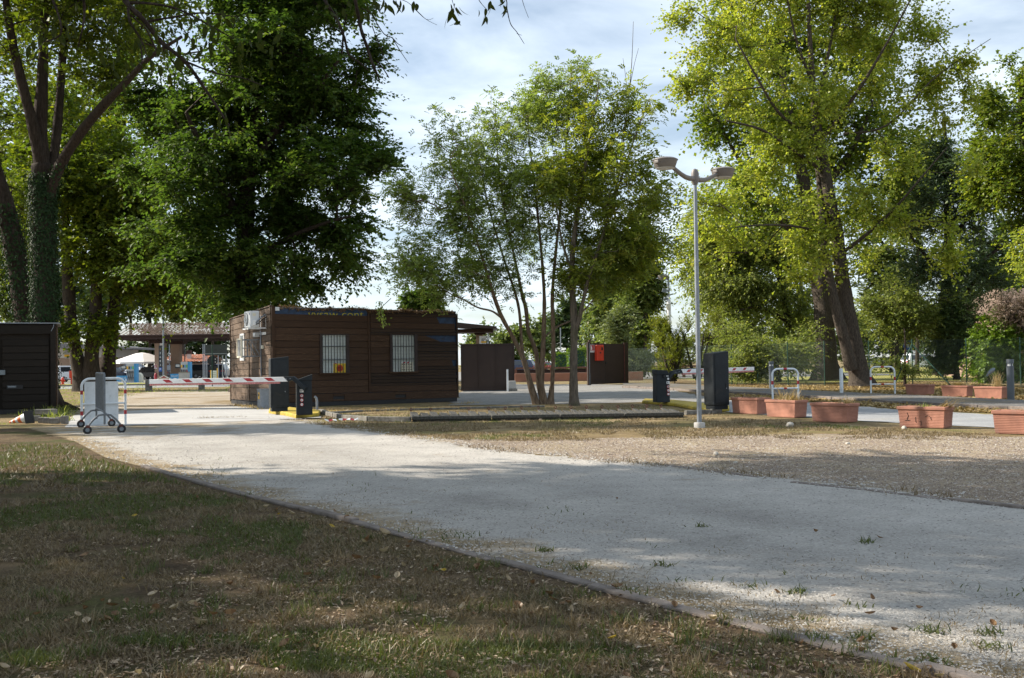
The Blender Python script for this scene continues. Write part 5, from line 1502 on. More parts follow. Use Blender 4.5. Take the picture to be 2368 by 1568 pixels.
tree('columnar_tree', 'silvery bush at the foot of the dark columnar tree', [SP(76, (1438, 882, 16), (1438, 830, 10), (1440, 760, 6))],
     BL(76, (1440, 760, 42, 60, 0, 1.6), (1430, 830, 46, 40, 0, 1.7), (1470, 840, 40, 30, 0, 1.4)), 240, 60, (.18, .11), 'brown', 'silver', cat='bush', sig=(.34, .34, .34), seed=75, twig=.01, droop=.2, flare=0)
# --- right side
y7 = 58
tree('conifer_tree', 'thin dark blue green tree with bare slanting branches right of the poplar', [SP(y7, (2184, 866, 44), (2182, 800, 32), (2188, 700, 26), (2192, 600, 22), (2190, 480, 17), (2186, 380, 11), (2184, 280, 6)), SP(y7, (2190, 660, 12), (2260, 610, 9), (2330, 560, 6)), SP(y7, (2190, 560, 10), (2250, 490, 8), (2310, 430, 4)), SP(y7, (2188, 640, 10), (2130, 580, 7), (2090, 520, 4)),
      SP(y7, (2184, 790, 24), (2205, 740, 18), (2225, 690, 12), (2260, 640, 7))],
     BL(y7, (2200, 420, 70, 110, 0, 2.5), (2250, 500, 70, 90, 0, 2.5), (2140, 480, 60, 120, 0, 2.5), (2200, 620, 90, 60, 0, 2.5), (2280, 660, 80, 60, 0, 2.5), (2130, 660, 70, 60, 0, 2.5), (2320, 560, 50, 60, 0, 2, 3)),
     560, 54, (.18, .085), 'dark', 'pine', sig=(.55, .55, .34), seed=81, twig=.006, shell=.5, droop=.1, flare=.4)
y8 = 52
tree('poplar_tree', 'dense blue green tree filling the upper right edge', [SP(y8, (2400, 880, 50), (2395, 700, 40), (2385, 520, 32), (2370, 350, 24), (2360, 180, 14))],
     BL(y8, (2310, 310, 80, 110, 0, 2.6), (2360, 190, 70, 90, 0, 2.4), (2275, 480, 60, 70, 0, 2), (2260, 270, 50, 80, 0, 1.6), (2290, 400, 50, 80, 0, 2), (2370, 430, 90, 110, 0, 2.6), (2420, 300, 90, 150, 0, 3), (2430, 560, 90, 100, 0, 3)), 560, 60, (.175, .14), 'dark', 'poplar2', sig=(.5, .5, .4), seed=82, twig=.010, droop=.3)
y9 = 40
tree('poplar_tree', 'yellow leaved branch of a poplar reaching in at the right edge', [SP(y9, (2520, 900, 60), (2515, 700, 48), (2500, 520, 40), (2490, 350, 30), (2480, 150, 18)), SP(y9, (2500, 600, 14), (2430, 570, 9), (2370, 560, 5))],
     BL(y9, (2365, 540, 34, 40, 0, 1.0), (2370, 610, 26, 34, 0, .8), (2430, 520, 60, 90, 0, 1.6), (2480, 300, 80, 150, 0, 2)), 190, 44, (.105, .095), 'poplar', 'poplar', sig=(.34, .34, .28), seed=83, twig=.009, droop=.45)
y10 = 55
for sd, lab, stx, bl, lm in ((84, 'shady understorey tree behind the three back planters', ((2078, 878, 18), (2074, 830, 12), (2072, 770, 9), (2068, 700, 6)), ((2050, 740, 60, 56, 0, 2), (2110, 720, 70, 56, 0, 2), (2040, 690, 60, 60, 0, 2), (2140, 745, 46, 40, 0, 1.8), (2055, 850, 34, 28, 0, 1.2), (2160, 730, 60, 50, 1, 2)), 'elm'),
                             (85, 'dark undergrowth between the conifer and the ivy bush', ((2212, 878, 14), (2210, 830, 10), (2208, 780, 6)), ((2200, 790, 32, 56, 0, 1.4), (2215, 730, 36, 50, 0, 1.4), (2185, 840, 36, 32, 0, 1.2)), 'fardark')):
    tree('understorey_tree', lab, [SP(y10, *stx)], BL(y10, *bl), 330, 50, (.13, .085), 'brown', lm, sig=(.42, .42, .34), seed=sd, twig=.008, droop=.25, flare=.2, min_z=.15)
# thin sapling in front of the fence
tree('sapling', 'thin sapling with sparse leaves behind the leftmost back planter', [SP(47, (2092, 892, 7), (2091, 850, 5), (2093, 800, 4), (2090, 760, 2))], BL(47, (2085, 864, 44, 20, 0, .9), (2120, 862, 40, 16, 0, .8), (2070, 830, 20, 30, 0, .6)), 70, 30, (.09, .055), 'dark', 'elm', cat='sapling', sig=(.2, .2, .18), seed=86, twig=.005, flare=0, min_z=.1)
y11 = 49.5
tree('ivy_bush', 'rounded mass of glossy ivy over the garden wall', [SP(y11, (2300, 872, 10), (2300, 800, 8))],
     BL(y11, (2295, 790, 50, 48, 0, 1.2), (2300, 850, 56, 30, 0, 1.3), (2270, 820, 30, 50, 0, 1.0), (2320, 735, 36, 22, 0, .9), (2340, 800, 26, 50, 0, 1)), 520, 56, (.12, .11), 'brown', 'hedge', cat='bush', sig=(.2, .2, .2), seed=87, twig=.006, droop=.6, flare=0, min_z=.05, shell=.25)
tree('dead_shrub', 'grey brown dead shrub spilling over the ivy at the right edge', [SP(y11 - 1, (2390, 880, 10), (2380, 800, 7), (2360, 750, 4))],
     BL(y11 - 1, (2345, 715, 56, 40, 0, 1.0), (2320, 735, 50, 24, 0, .9), (2385, 720, 40, 50, 0, 1)), 240, 40, (.10, .03), 'brown', 'dead', cat='shrub', sig=(.26, .26, .16), seed=88, twig=.007, droop=.3, flare=0)
# --- trees that close the distance, each with its own trunk
far = [  # x, y centre, rx, ry, base y, Y, leaf material, label
 (60, 330, 150, 260, 880, 78, 'linden', 'tall yellow green tree far behind the ivy tree'),
 (256, 300, 170, 280, 880, 84, 'linden', 'tall tree filling the gap between the ivy tree and the dark tree'),
 (1690, 620, 110, 220, 868, 92, 'far', 'tall full tree behind the drooping elm'),
 (1850, 600, 110, 230, 868, 96, 'poplar2', 'tall full tree behind the poplars'),
 (2060, 620, 120, 210, 866, 92, 'far', 'tall full tree right of the poplar trunk'),
 (2270, 660, 110, 190, 864, 88, 'fardark', 'tall dark tree behind the conifer'),
 (2120, 420, 90, 140, 866, 80, 'elm', 'tall pale green tree showing between the poplar and the right edge tree'),
 (300, 640, 55, 110, 880, 165, 'fardark', 'dark poplar behind the filling station canopy'),
 (345, 660, 45, 90, 880, 160, 'fardark', 'second dark poplar behind the canopy, shorter'),
 (420, 690, 60, 70, 880, 150, 'far', 'rounded tree above the canopy roof'),
 (490, 690, 60, 80, 880, 155, 'far', 'tree beside the cabin corner above the canopy'),
 (470, 800, 80, 50, 880, 160, 'fardark', 'dark tree mass behind the orange tiled kiosk'),
 (350, 800, 90, 50, 880, 165, 'fardark', 'dark tree behind the brick pier'),
 (230, 700, 70, 100, 880, 160, 'fardark', 'dark tree behind the low brick building'),
 (130, 700, 80, 110, 880, 150, 'fardark', 'shaded tree behind the three lindens'),
 (30, 640, 90, 150, 880, 140, 'far', 'yellowing tree glimpsed between the ivy trunks'),
 (1110, 800, 45, 55, 862, 150, 'far', 'light green tree right of the gas canopy'),
 (1180, 790, 50, 62, 862, 160, 'far', 'tree above the dark blue parked car'),
 (1250, 780, 55, 75, 862, 170, 'far', 'tree above the red parked car'),
 (1310, 760, 55, 95, 862, 160, 'fardark', 'dark tree behind the ash trunk'),
 (1380, 770, 50, 85, 862, 140, 'far', 'tree above the pedestrian gate'),
 (1410, 700, 40, 110, 862, 130, 'far', 'tall tree left of the columnar tree'),
 (1660, 810, 80, 36, 858, 190, 'far', 'low distant tree behind the lamp post'),
 (1560, 815, 60, 30, 860, 200, 'far', 'low distant tree behind the bright shrub'),
 (1860, 790, 70, 50, 855, 150, 'far', 'distant tree between elm and poplars'),
 (1980, 780, 70, 60, 852, 150, 'far', 'distant tree behind the poplar trunk'),
 (2080, 770, 70, 60, 850, 150, 'fardark', 'distant dark tree left of the white car'),
 (2170, 760, 70, 70, 848, 140, 'fardark', 'distant dark tree above the white car'),
 (2260, 760, 70, 70, 846, 140, 'fardark', 'distant dark tree right of the white car'),
 (2350, 700, 90, 120, 846, 120, 'fardark', 'dark tree behind the brick house'),
 (1490, 580, 60, 200, 868, 82, 'far', 'tall full green tree left of the lamp post behind the ash'),
 (1400, 640, 60, 150, 866, 95, 'far', 'tall green tree behind the ash crown'),
 (975, 690, 60, 45, 880, 60, 'dark', 'small dark tree showing above the cabin roof'),
 (1000, 720, 45, 40, 880, 62, 'dark', 'low dark crown at the right end of the cabin roof'),
]
for i, (x, y, rx, ry, by, Y, lm, lab) in enumerate(far):
    area = rx * ry
    Ls = .36 * Y / 150 + .05
    ncl_ = int(60 + min(area / 28, 520))
    sg = .5 * Y / 100
    tree('distant_tree' if Y > 100 else 'small_tree', lab, [SP(Y, (x, by, 10), (x + 2, (by + y) / 2, 7), (x, y, 5), (x - 2, y - ry * .6, 2))],
         BL(Y, (x, y, rx * .8, ry * .75, 0, rx * .7 * Y / F), (x + rx * .35, y - ry * .4, rx * .5, ry * .5, 0, rx * .5 * Y / F), (x - rx * .4, y + ry * .1, rx * .5, ry * .55, 0, rx * .5 * Y / F), (x - rx * .1, y + ry * .6, rx * .7, ry * .4, 0, rx * .5 * Y / F)),
         ncl_, 30, (Ls, Ls * .95), 'brown', lm, distant=True, group='trees in the distance' if Y > 100 else None, sig=(sg, sg, sg * .6), seed=200 + i, twig=.02, flare=0, stem_sides=7, droop=.3, shell=.45)

# clipped hedges beyond the gate
def hedge(x0, x1, yt, yb, Y, lab, th=1.4):
    a = A(x0, yb, Y); c = A(x1, yb, Y); zt = A(x0, yt, Y).z
    t = thing('hedge', lab, 'hedge', ((a.x + c.x) / 2, Y, 0), 0, 'clipped hedges beyond the gate')
    L = c.x - a.x
    q = MB(); q.box((0, th / 2, zt / 2), (L - .3, th - .3, zt - .15)); q.build('core', W_['fence_green'], t)
    rs = np.random.RandomState(int(x0)); n = int(L * zt * 260)
    C = np.stack([rs.uniform(-L / 2, L / 2, n), rs.uniform(0, th, n), rs.uniform(0, zt, n)], axis=1)
    k = rs.randint(0, 3, n)
    C[k == 0, 1] = rs.normal(0, .05, (k == 0).sum()); C[k == 1, 2] = zt + rs.normal(0, .04, (k == 1).sum())
    s_ = rs.rand(n) < .5
    C[(k == 2) & s_, 0] = -L / 2; C[(k == 2) & ~s_, 0] = L / 2
    tag(leaf_mesh('foliage', C, rs.normal(0, 1, (n, 3)), rs.normal(0, 1, (n, 3)), rs.uniform(.12, .22, n), rs.uniform(.08, .14, n), LF['hedge'], t, rs.rand(n)), kind='stuff')
hedge(1281, 1315, 817, 858, 110, 'lower clipped bright green hedge left of the ash trunk')
hedge(1313, 1356, 808, 858, 104, 'taller clipped bright green hedge behind the ash trunk')

# --- trees outside the frame on the left: their crowns shade the foreground
def shade_tree(lab, x, y, h, blobs, ncl, per, leaf, lm, seed, group='park trees standing left of the viewer'):
    st = [(x, y, 0, .34), (x + .1, y, h * .25, .28), (x - .1, y + .1, h * .5, .22), (x, y, h * .75, .13), (x, y, h, .05)]
    bl = [(np.array(b[:3], float), np.array(b[3:6], float), b[3] * b[4] * b[5]) for b in blobs]
    return tree('shade_tree', lab, [st], bl, ncl, per, leaf, 'brown', lm, group=group, sig=(.5, .5, .35), seed=seed, twig=.012, shell=.6, droop=.4, distant=True)
shade_tree('tall park tree left of the lawn outside the picture', -14.5, 14.0, 13,
           [(-12.8, 13.2, 9, 4.0, 3.6, 3.0), (-18, 13.5, 9, 4.0, 3.6, 3.2), (-13.5, 8.7, 8, 3.5, 2.9, 2.3)], 520, 62, (.19, .17), 'linden', 301)
shade_tree('park tree standing left of the drive edge outside the picture', -12.0, 14.0, 14,
           [(-9.6, 14.6, 10.2, 3.2, 2.6, 1.6), (-5.4, 14.8, 10.8, 3.8, 2.6, 1.5), (-7.0, 10.2, 8.3, 3.4, 2.8, 1.5)], 370, 56, (.18, .16), 'linden', 303)
shade_tree('unseen tree added far left of the cabin to shade the island', -18.5, 25.5, 14,
           [(-13.0, 25.2, 12.6, 2.8, 1.4, 1.4), (-17.5, 25.2, 10.5, 3.4, 1.5, 2.0), (-22, 25.0, 10, 3.0, 1.5, 2.2)], 300, 60, (.19, .17), 'linden', 305)  # added tree, crown shaped to drop a band of shade on the island
# ------------------------------------------------------------------ barriers, bollards, lamp, planters and the other street furniture
# --- double headed park lamp
def lamp_head(parent, cx, cyaw, cz, d=.46, h=.185):
    """drum shaped luminaire with a shallow dome, at the end of an arm"""
    e = Vector((math.cos(cyaw), math.sin(cyaw), 0))
    c = Vector((0, 0, cz)) + e * cx
    q = MB(); q.lathe([(d * .36, 0), (d * .40, .015), (d * .495, h * .78), (d * .51, h * .80)], c, 24); hd = q.build('lamp_head', W_['taupe'], parent, smooth=True)
    q = MB(); q.lathe([(d * .52, h * .80), (d * .51, h * .86), (d * .40, h * 1.0), (d * .2, h * 1.10), (0, h * 1.14)], c, 24); q.build('dome', W_['taupe'], hd, smooth=True)
    q = MB(); q.lathe([(0.001, -.004), (d * .37, -.004), (d * .38, .004)], c, 20); q.build('lens', W_['lens'], hd)
    q = MB(); q.box(c - e * d * .36 + Vector((0, 0, .10)), (.16, .10, .06), cyaw); q.build('bracket', W_['taupe'], hd, bevel=.012)
lp = G(1617, 989)
lamp = thing('street_lamp', 'grey double headed park lamp standing before the planters', 'street lamp', (lp.x, lp.y, 0))
ztop = A(1609, 428, lp.y).z
q = MB(); q.tube([(0, 0, .05), (0, 0, ztop * .5), (0, 0, ztop)], [.046, .043, .034], 16); q.build('pole', W_['galv'], lamp, smooth=True)
q = MB(); q.lathe([(.105, .0), (.105, .085), (.095, .10), (0.045, .10)], n=20); q.build('base', W_['concrete'], lamp, smooth=True)
zh = A(1609, 405, lp.y).z
q = MB(); q.lathe([(.036, zh - .19), (.062, zh - .15), (.075, zh - .05), (.072, zh + .04), (.05, zh + .10), (.0, zh + .125)], n=18); q.build('hub', W_['taupe'], lamp, smooth=True)
ay = math.atan2(.64, .77)
for sgn, lab in ((1, 'r'), (-1, 'l')):
    e = Vector((math.cos(ay), math.sin(ay), 0)) * sgn
    pts = []
    for t in (0, .15, .35, .55, .75, .9, 1.0):
        x = .05 + .62 * t
        z = zh - .07 - .05 * math.sin(t * 3.1) * (1 - t) + .17 * (t ** 1.6) * (1.0)
        pts.append(e * x + Vector((0, 0, z)))
    q = MB(); q.tube(pts, [.05, .048, .045, .042, .040, .038, .036], 12); q.build('arm', W_['taupe'], lamp, smooth=True)
    lamp_head(lamp, .83 * sgn, ay, zh + .035)
# far lamp behind the shrub
fl = A(1549, 870, 80)
lamp2 = thing('street_lamp', 'single headed lamp with floodlights rising behind the bright shrub', 'street lamp', (fl.x, 80, 0))
z2 = A(1549, 645, 80).z
q = MB(); q.tube([(0, 0, 0), (0, 0, z2)], [.10, .08], 10); q.build('pole', W_['galv'], lamp2)
lamp_head(lamp2, -.42, 0, z2 - .05, d=.84, h=.34)
for dx, y, s in ((-.32, 672, .34), (-.22, 690, .22)):
    q = MB(); q.box((dx, 0, A(1549, y, 80).z), (s, .3, s * .8), R=Matrix.Rotation(.3, 3, 'Y')); q.build('floodlight', W_['grey_steel'], lamp2)
q = MB(); q.box((-.05, -.12, A(1549, 709, 80).z), (.28, .2, .42)); q.build('control_box', W_['cream'], lamp2)
q = MB(); q.lathe([(.16, 0), (.16, 1.9), (.10, 2.2)], (0, 0, A(1549, 745, 80).z - .3), 10); q.build('sleeve', W_['white_paint'], lamp2)

# --- hoop barriers of white pipe with red bands
def hoop(lab, loc, rz, w, h, bar_z, bands_leg, top_band, group='white pipe hoop barriers', rad=.030):
    t = thing('hoop_barrier', lab, 'barrier', loc, rz, group)
    rc = .17
    pts = [(-w / 2, 0, 0), (-w / 2, 0, h - rc)]
    for k in range(1, 7):
        a = math.pi - k * math.pi / 12
        pts.append((-w / 2 + rc + rc * math.cos(a), 0, h - rc + rc * math.sin(a)))
    pts.append((0, 0, h))
    pts += [(-x, y, z) for x, y, z in reversed(pts[:-1])]
    q = MB(); q.tube(pts, rad, 12); q.build('hoop', W_['hoop_white'], t, smooth=True)
    q = MB(); q.tube([(-w / 2, 0, bar_z), (w / 2, 0, bar_z)], rad * .8, 10); q.build('crossbar', W_['hoop_white'], t, smooth=True)
    for s in (-1, 1):
        for z0, z1 in bands_leg:
            q = MB(); q.tube([(s * w / 2, 0, z0), (s * w / 2, 0, z1)], rad + .002, 12, cap=False); q.build('red_band', W_['red_paint'], t, smooth=True)
    if top_band:
        q = MB(); q.tube([(-.05, 0, h), (.05, 0, h)], rad + .002, 12, cap=False); q.build('red_band', W_['red_paint'], t, smooth=True)
        q = MB(); q.tube([(-.05, 0, bar_z), (.05, 0, bar_z)], rad * .8 + .002, 10, cap=False); q.build('red_band', W_['red_paint'], t, smooth=True)
    return t
ha, hb_ = G(189, 986), G(290, 982)
hw_ = (hb_ - ha).length
h1 = hoop('large white hoop barrier with a grey board behind it at the left apron', ((ha.x + hb_.x) / 2, (ha.y + hb_.y) / 2, 0), math.atan2(hb_.y - ha.y, hb_.x - ha.x), hw_, 1.045, .49, ((.24, .33), (.70, .79)), False, rad=.028)
bd = thing('board', 'plain white board leaning inside the left hoop barrier', 'board', ((ha.x + hb_.x) / 2, (ha.y + hb_.y) / 2 + .07, 0), math.atan2(hb_.y - ha.y, hb_.x - ha.x))
q = MB(); q.box((-hw_ / 2 + .03 + .355, .0, .50), (.71, .02, .96)); q.build('panel', W_['hoop_white'], bd)
q = MB()
for x in (-hw_ / 2 + .06, -hw_ / 2 + .71): q.box((x, .025, .5), (.04, .03, .94))
q.build('stiffener', W_['galv'], bd)
h3a, h3b = G(2018, 911.5), G(2065, 914)
hoop('white hoop barrier on the leaf strewn path beside the poplar trunk', ((h3a.x + h3b.x) / 2, (h3a.y + h3b.y) / 2, .0), math.atan2(h3b.y - h3a.y, h3b.x - h3a.x) * .3, .78, .96, .36, ((.50, .62),), True)
p2 = G(1816, 929)
hoop('white hoop barrier standing behind the second front planter', (p2.x, p2.y, 0), .05, .78, .98, .40, ((.52, .63),), True)
# --- bollards and posts
def bollard(lab, p, h, rad):
    t = thing('bollard', lab, 'bollard', (p.x, p.y, 0), 0, 'grey lamp bollards')
    q = MB(); q.lathe([(rad, 0), (rad, h * .84)], n=18); q.build('shaft', W_['bollard_grey'], t, smooth=True)
    q = MB(); q.lathe([(rad * .72, h * .84), (rad * .72, h * .90)], n=16); q.build('light_slot', W_['white_paint'], t, smooth=True)
    q = MB(); q.lathe([(rad, h * .90), (rad, h * .985), (rad * .9, h), (0, h)], n=18); q.build('cap', W_['bollard_grey'], t, smooth=True)
    for k in range(3):
        a = k * 2.1 + .5
        q = MB(); q.box((math.cos(a) * rad * .93, math.sin(a) * rad * .93, h * .87), (.02, .03, h * .07), a); q.build('fin', W_['bollard_grey'], t)
pb = G(2337, 928); bollard('grey lamp bollard at the right end of the back planters', pb, 97 * pb.y / F, .096)
pb = G(1784, 903); bollard('dark lamp bollard behind the middle hoop barrier', pb, 1.20, .105)
pp = G(1945.5, 914)
wp = thing('post', 'plain white pipe post between the hoop barrier and the poplar', 'post', (pp.x, pp.y, 0))
q = MB(); q.lathe([(.062, 0), (.062, .88), (.055, .92), (.02, .93), (0, .93)], n=16); q.build('shaft', W_['hoop_white'], wp, smooth=True)
for lab, x, y, rad, h in (('weathered concrete post below the tip of the left barrier arm', 344, 904.5, .19, .64), ('weathered concrete post below the middle of the left barrier arm', 466, 901, .18, .60)):
    p = G(x, y)
    t = thing('concrete_post', lab, 'post', (p.x, p.y, 0), 0, 'concrete posts by the road')
    q = MB(); q.lathe([(rad, 0), (rad * 1.02, h * .5), (rad * .98, h * .93), (rad * .8, h), (0, h)], n=16); q.build('post', W_['old_concrete'], t, smooth=True)

# --- barrier machines
def tall_column(lab, p, yaw, h, w, d, group='tall ticket columns'):
    t = thing('ticket_column', lab, 'ticket machine', (p.x, p.y, .10), yaw, group)
    q = MB(); q.hexa([(-w / 2, -d / 2, .10), (w / 2, -d / 2, .10), (w / 2, d / 2, .10), (-w / 2, d / 2, .10), (-w / 2, -d / 2, h - .03), (w / 2, -d / 2, h + .02), (w / 2, d / 2, h + .02), (-w / 2, d / 2, h - .03)])
    q.build('housing', W_['slate'], t, bevel=.018)
    q = MB(); q.box((0, 0, .055), (w * .86, d * .86, .11)); q.build('plinth', W_['slate'], t)
    q = MB(); q.box((.01, -d / 2 - .006, h * .53), (w * .84, .014, h * .84)); dr = q.build('door', W_['slate'], t, bevel=.006)
    q = MB(); q.box((w * .28, -d / 2 - .018, h * .40), (.022, .02, .12)); q.build('lock', W_['black'], dr)
    q = MB(); q.box((w * .28, -d / 2 - .024, h * .365), (.02, .01, .03)); q.build('key_cover', W_['galv'], dr)
    return t
def arm_post(lab, p, yaw, h, w, d, decals=True, group='lifting barriers'):
    """short motor post with a sloping lid"""
    t = thing('lifting_barrier', lab, 'barrier', (p.x, p.y, .10), yaw, group)
    q = MB()
    q.hexa([(-w / 2, -d / 2, 0), (w / 2, -d / 2, 0), (w / 2, d / 2, 0), (-w / 2, d / 2, 0), (-w * .48, -d * .48, h - .09), (w * .46, -d * .48, h - .09), (w * .46, d * .48, h - .09), (-w * .48, d * .48, h - .09)])
    q.build('housing', W_['slate'], t, bevel=.014)
    return t, w, d, h
# left pair on its yellow island
iA, iB = G(640, 957), G(712, 966)
def island(lab, pts, h):
    c = sum(pts, Vector((0, 0, 0))) / len(pts)
    t = thing('kerb_island', lab, 'traffic island', (c.x, c.y, 0))
    q = MB(); q.prism([(p.x - c.x, p.y - c.y, 0) for p in pts], (0, 0, h)); q.build('kerb', W_['yellow'], t, bevel=.03, seg=3)
    return t
island('yellow painted kerb island under the left barrier', [G(621, 957), G(660, 963), G(684, 969), G(737, 965), G(741, 958), G(700, 954), G(660, 948), G(625, 948)], .11)
pcol = G(645, 950, .11)
tall_column('tall dark grey column beside the left barrier and the cabin', pcol, .36, 1.40, .47, .38)
bpos = G(704, 958, .11)
bl_, bw, bd_, bh = arm_post('left lifting barrier with its striped boom lowered over the concrete apron', bpos, .22, .92, .37, .34)
# the lid slopes up to the right
q = MB(); q.hexa([(-bw * .5, -bd_ * .52, bh - .10), (bw * .5, -bd_ * .52, bh - .10), (bw * .5, bd_ * .52, bh - .10), (-bw * .5, bd_ * .52, bh - .10), (-bw * .5, -bd_ * .52, bh - .085), (bw * .5, -bd_ * .52, bh + .045), (bw * .5, bd_ * .52, bh + .045), (-bw * .5, bd_ * .52, bh - .085)])
q.build('lid', W_['slate'], bl_, bevel=.012)
q = MB(); q.box((-bw / 2 - .006, -.02, .40), (.012, .10, .78)); q.build('lit_side_strip', W_['slate_lit'], bl_)  # pale strip puts sunlight into the colour of the left side
def stickers(t, x, y, z0, s=.085):
    q = MB(); q.box((x, y - .004, z0 + .115), (s * 1.05, .004, s * .85)); k = q.build('sticker', W_['white_paint'], t)
    q = MB(); q.box((x - .02, y - .008, z0 + .115), (.018, .003, .05)); q.bar((x - .005, y - .008, z0 + .10), (x + .032, y - .008, z0 + .135), .003, .012, up=(0, 1, 0)); q.build('sticker_mark', W_['black'], k)
    for i in range(3):
        z = z0 - i * .105
        q = MB(); q.lathe([(0, .008), (s * .5, .008), (s * .5, 0)], (x, y, z), 18, R=Rx); k = q.build('sticker', W_['red_paint'], t)
        q = MB(); q.lathe([(0, .011), (s * .34, .011), (s * .34, 0)], (x, y, z), 18, R=Rx); q.build('sticker_face', W_['white_paint'], k)
        q = MB(); q.box((x, y - .013, z), (.02 + .012 * (i == 2), .003, .034 - .014 * i)); q.build('sticker_mark', W_['black'], k)
stickers(bl_, -.065, -bd_ / 2, .46)
# arms: white box beam with slanted red stripes
def arm(post, hinge, elbow, start, tip, w, h, nstripe, lead, start_slant=.12):
    hinge, elbow, start, tip = map(Vector, (hinge, elbow, start, tip))
    d = (tip - start); L = d.length; d.normalize()
    e = Vector((d.x, d.y, 0)).normalized(); n = Vector((-e.y, e.x, 0))
    if n.y > 0: n = -n                         # the side turned to the viewer
    q = MB()
    B = lambda s, o, z: d * s + n * o + Vector((0, 0, z))
    q.hexa([B(-start_slant, w / 2, -h / 2), B(L, w / 2, -h / 2), B(L, -w / 2, -h / 2), B(-start_slant, -w / 2, -h / 2), B(0, w / 2, h / 2), B(L, w / 2, h / 2), B(L, -w / 2, h / 2), B(0, -w / 2, h / 2)])
    t = q.build('boom', W_['white_paint'], post, bevel=.006)
    t.matrix_parent_inverse = post.matrix_basis.inverted()
    t.location = start
    q = MB(); q.hexa([B(L - .0, w / 2, -h / 2 - .002), B(L + .02, w / 2, -h / 2 - .002), B(L + .02, -w / 2, -h / 2 - .002), B(L, -w / 2, -h / 2 - .002), B(L, w / 2, h / 2), B(L + .02, w / 2, h / 2), B(L + .02, -w / 2, h / 2), B(L, -w / 2, h / 2)]); q.build('end_cap', W_['grey_steel'], t)
    q = MB(); q.hexa([B(.12, w * .3, -h * .5 - .045), B(L, w * .3, -h * .5 - .045), B(L, -w * .3, -h * .5 - .045), B(.12, -w * .3, -h * .5 - .045), B(.12, w * .3, -h * .5 - .003), B(L, w * .3, -h * .5 - .003), B(L, -w * .3, -h * .5 - .003), B(.12, -w * .3, -h * .5 - .003)])
    q.build('reflective_strip', W_['strip'], t)  # red reflective strip along the lower edge of the boom, no lamp
    sp = (L - lead) / nstripe
    for k in range(nstripe):
        s = lead + sp * k
        q = MB(); q.prism([B(s, w / 2, h * .38), B(s + .19, w / 2, h * .38), B(s + .19 - .12 * 1, w / 2, -h * .30), B(s - .12, w / 2, -h * .30)], n * .003); q.build('red_stripe', W_['red_paint'], t)
    # elbow of dark metal
    s0, el, hg = start - start, elbow - start, hinge - start
    q = MB()
    up = Vector((0, 0, 1)); hh = h * .52
    poly = [s0 - d * 0 + up * hh, el + up * hh * .9, hg + Vector((0, 0, .05)) + (hg - el).normalized() * .06, hg - Vector((0, 0, .075)) + (hg - el).normalized() * .02, el - up * hh * 1.1 + (el - hg).normalized() * .03, s0 - d * start_slant - up * hh]
    off = n * (w / 2 + .012)
    q.prism([p - off for p in poly], off * 2); q.build('elbow', W_['slate'], t, bevel=.008)
    for f in (.3, .7):
        q = MB(); q.lathe([(0, .004), (.012, .004), (.012, 0)], s0.lerp(el, f) + n * (w / 2 + .014), 8, R=Rx); q.build('bolt', W_['galv'], t)
    q = MB(); q.lathe([(0, .004), (.012, .004), (.012, 0)], el.lerp(hg, .92) + n * (w / 2 + .014), 8, R=Rx); q.build('bolt', W_['black'], t)
    return t
W_['strip'] = mat('arm_strip', (0.50, 0.19, 0.19), .5, var=.55, scale=30, stretch=(3, 3, .2))
by = bpos.y - .22
arm(bl_, A(704, 896, by), A(680, 875, by + .02), A(657, 873.5 + 3.5, by + .08), A(347, 882.5, by + 1.2), .07, .112, 6, .34)
# right pair
island('long low yellow kerb island under the right barrier', [G(1484, 933), G(1560, 940), G(1636, 954), G(1686, 952), G(1686, 945), G(1640, 940), G(1560, 931), G(1490, 928)], .09)
pcol = G(1657, 946, .1)
tall_column('tall dark grey column standing behind the park lamp', pcol, .40, 1.36, .44, .42, )
bpos = G(1529, 934, .05)
br_, bw, bd_, bh = arm_post('right lifting barrier with its boom reaching behind the park lamp', bpos, .22, .90, .40, .34)
q = MB(); q.hexa([(-bw * .51, -bd_ * .52, bh - .12), (bw * .51, -bd_ * .52, bh - .12), (bw * .51, bd_ * .52, bh - .12), (-bw * .51, bd_ * .52, bh - .12), (-bw * .51, -bd_ * .52, bh + .02), (bw * .30, -bd_ * .52, bh + .0), (bw * .30, bd_ * .52, bh + .0), (-bw * .51, bd_ * .52, bh + .02)])
q.build('lid', W_['slate'], br_, bevel=.012)
q = MB(); q.box((.02, -bd_ / 2 - .03, .74), (.05, .08, .07)); q.build('sensor', W_['black'], br_)
q = MB(); q.box((.12, -bd_ / 2 - .012, .74), (.06, .02, .02)); q.build('mark', W_['white_paint'], br_)
q = MB(); q.lathe([(0, .012), (.03, .012), (.03, 0)], (.145, -bd_ / 2, .66), 14, R=Rx); q.build('button', W_['white_paint'], br_)
stickers(br_, .145, -bd_ / 2, .44)
arm(br_, A(1546, 872, bpos.y), A(1553, 862, bpos.y + .05), A(1572, 858.5, bpos.y + .3), A(1741, 852.5, bpos.y + 4.0), .07, .115, 6, .42, start_slant=-.10)

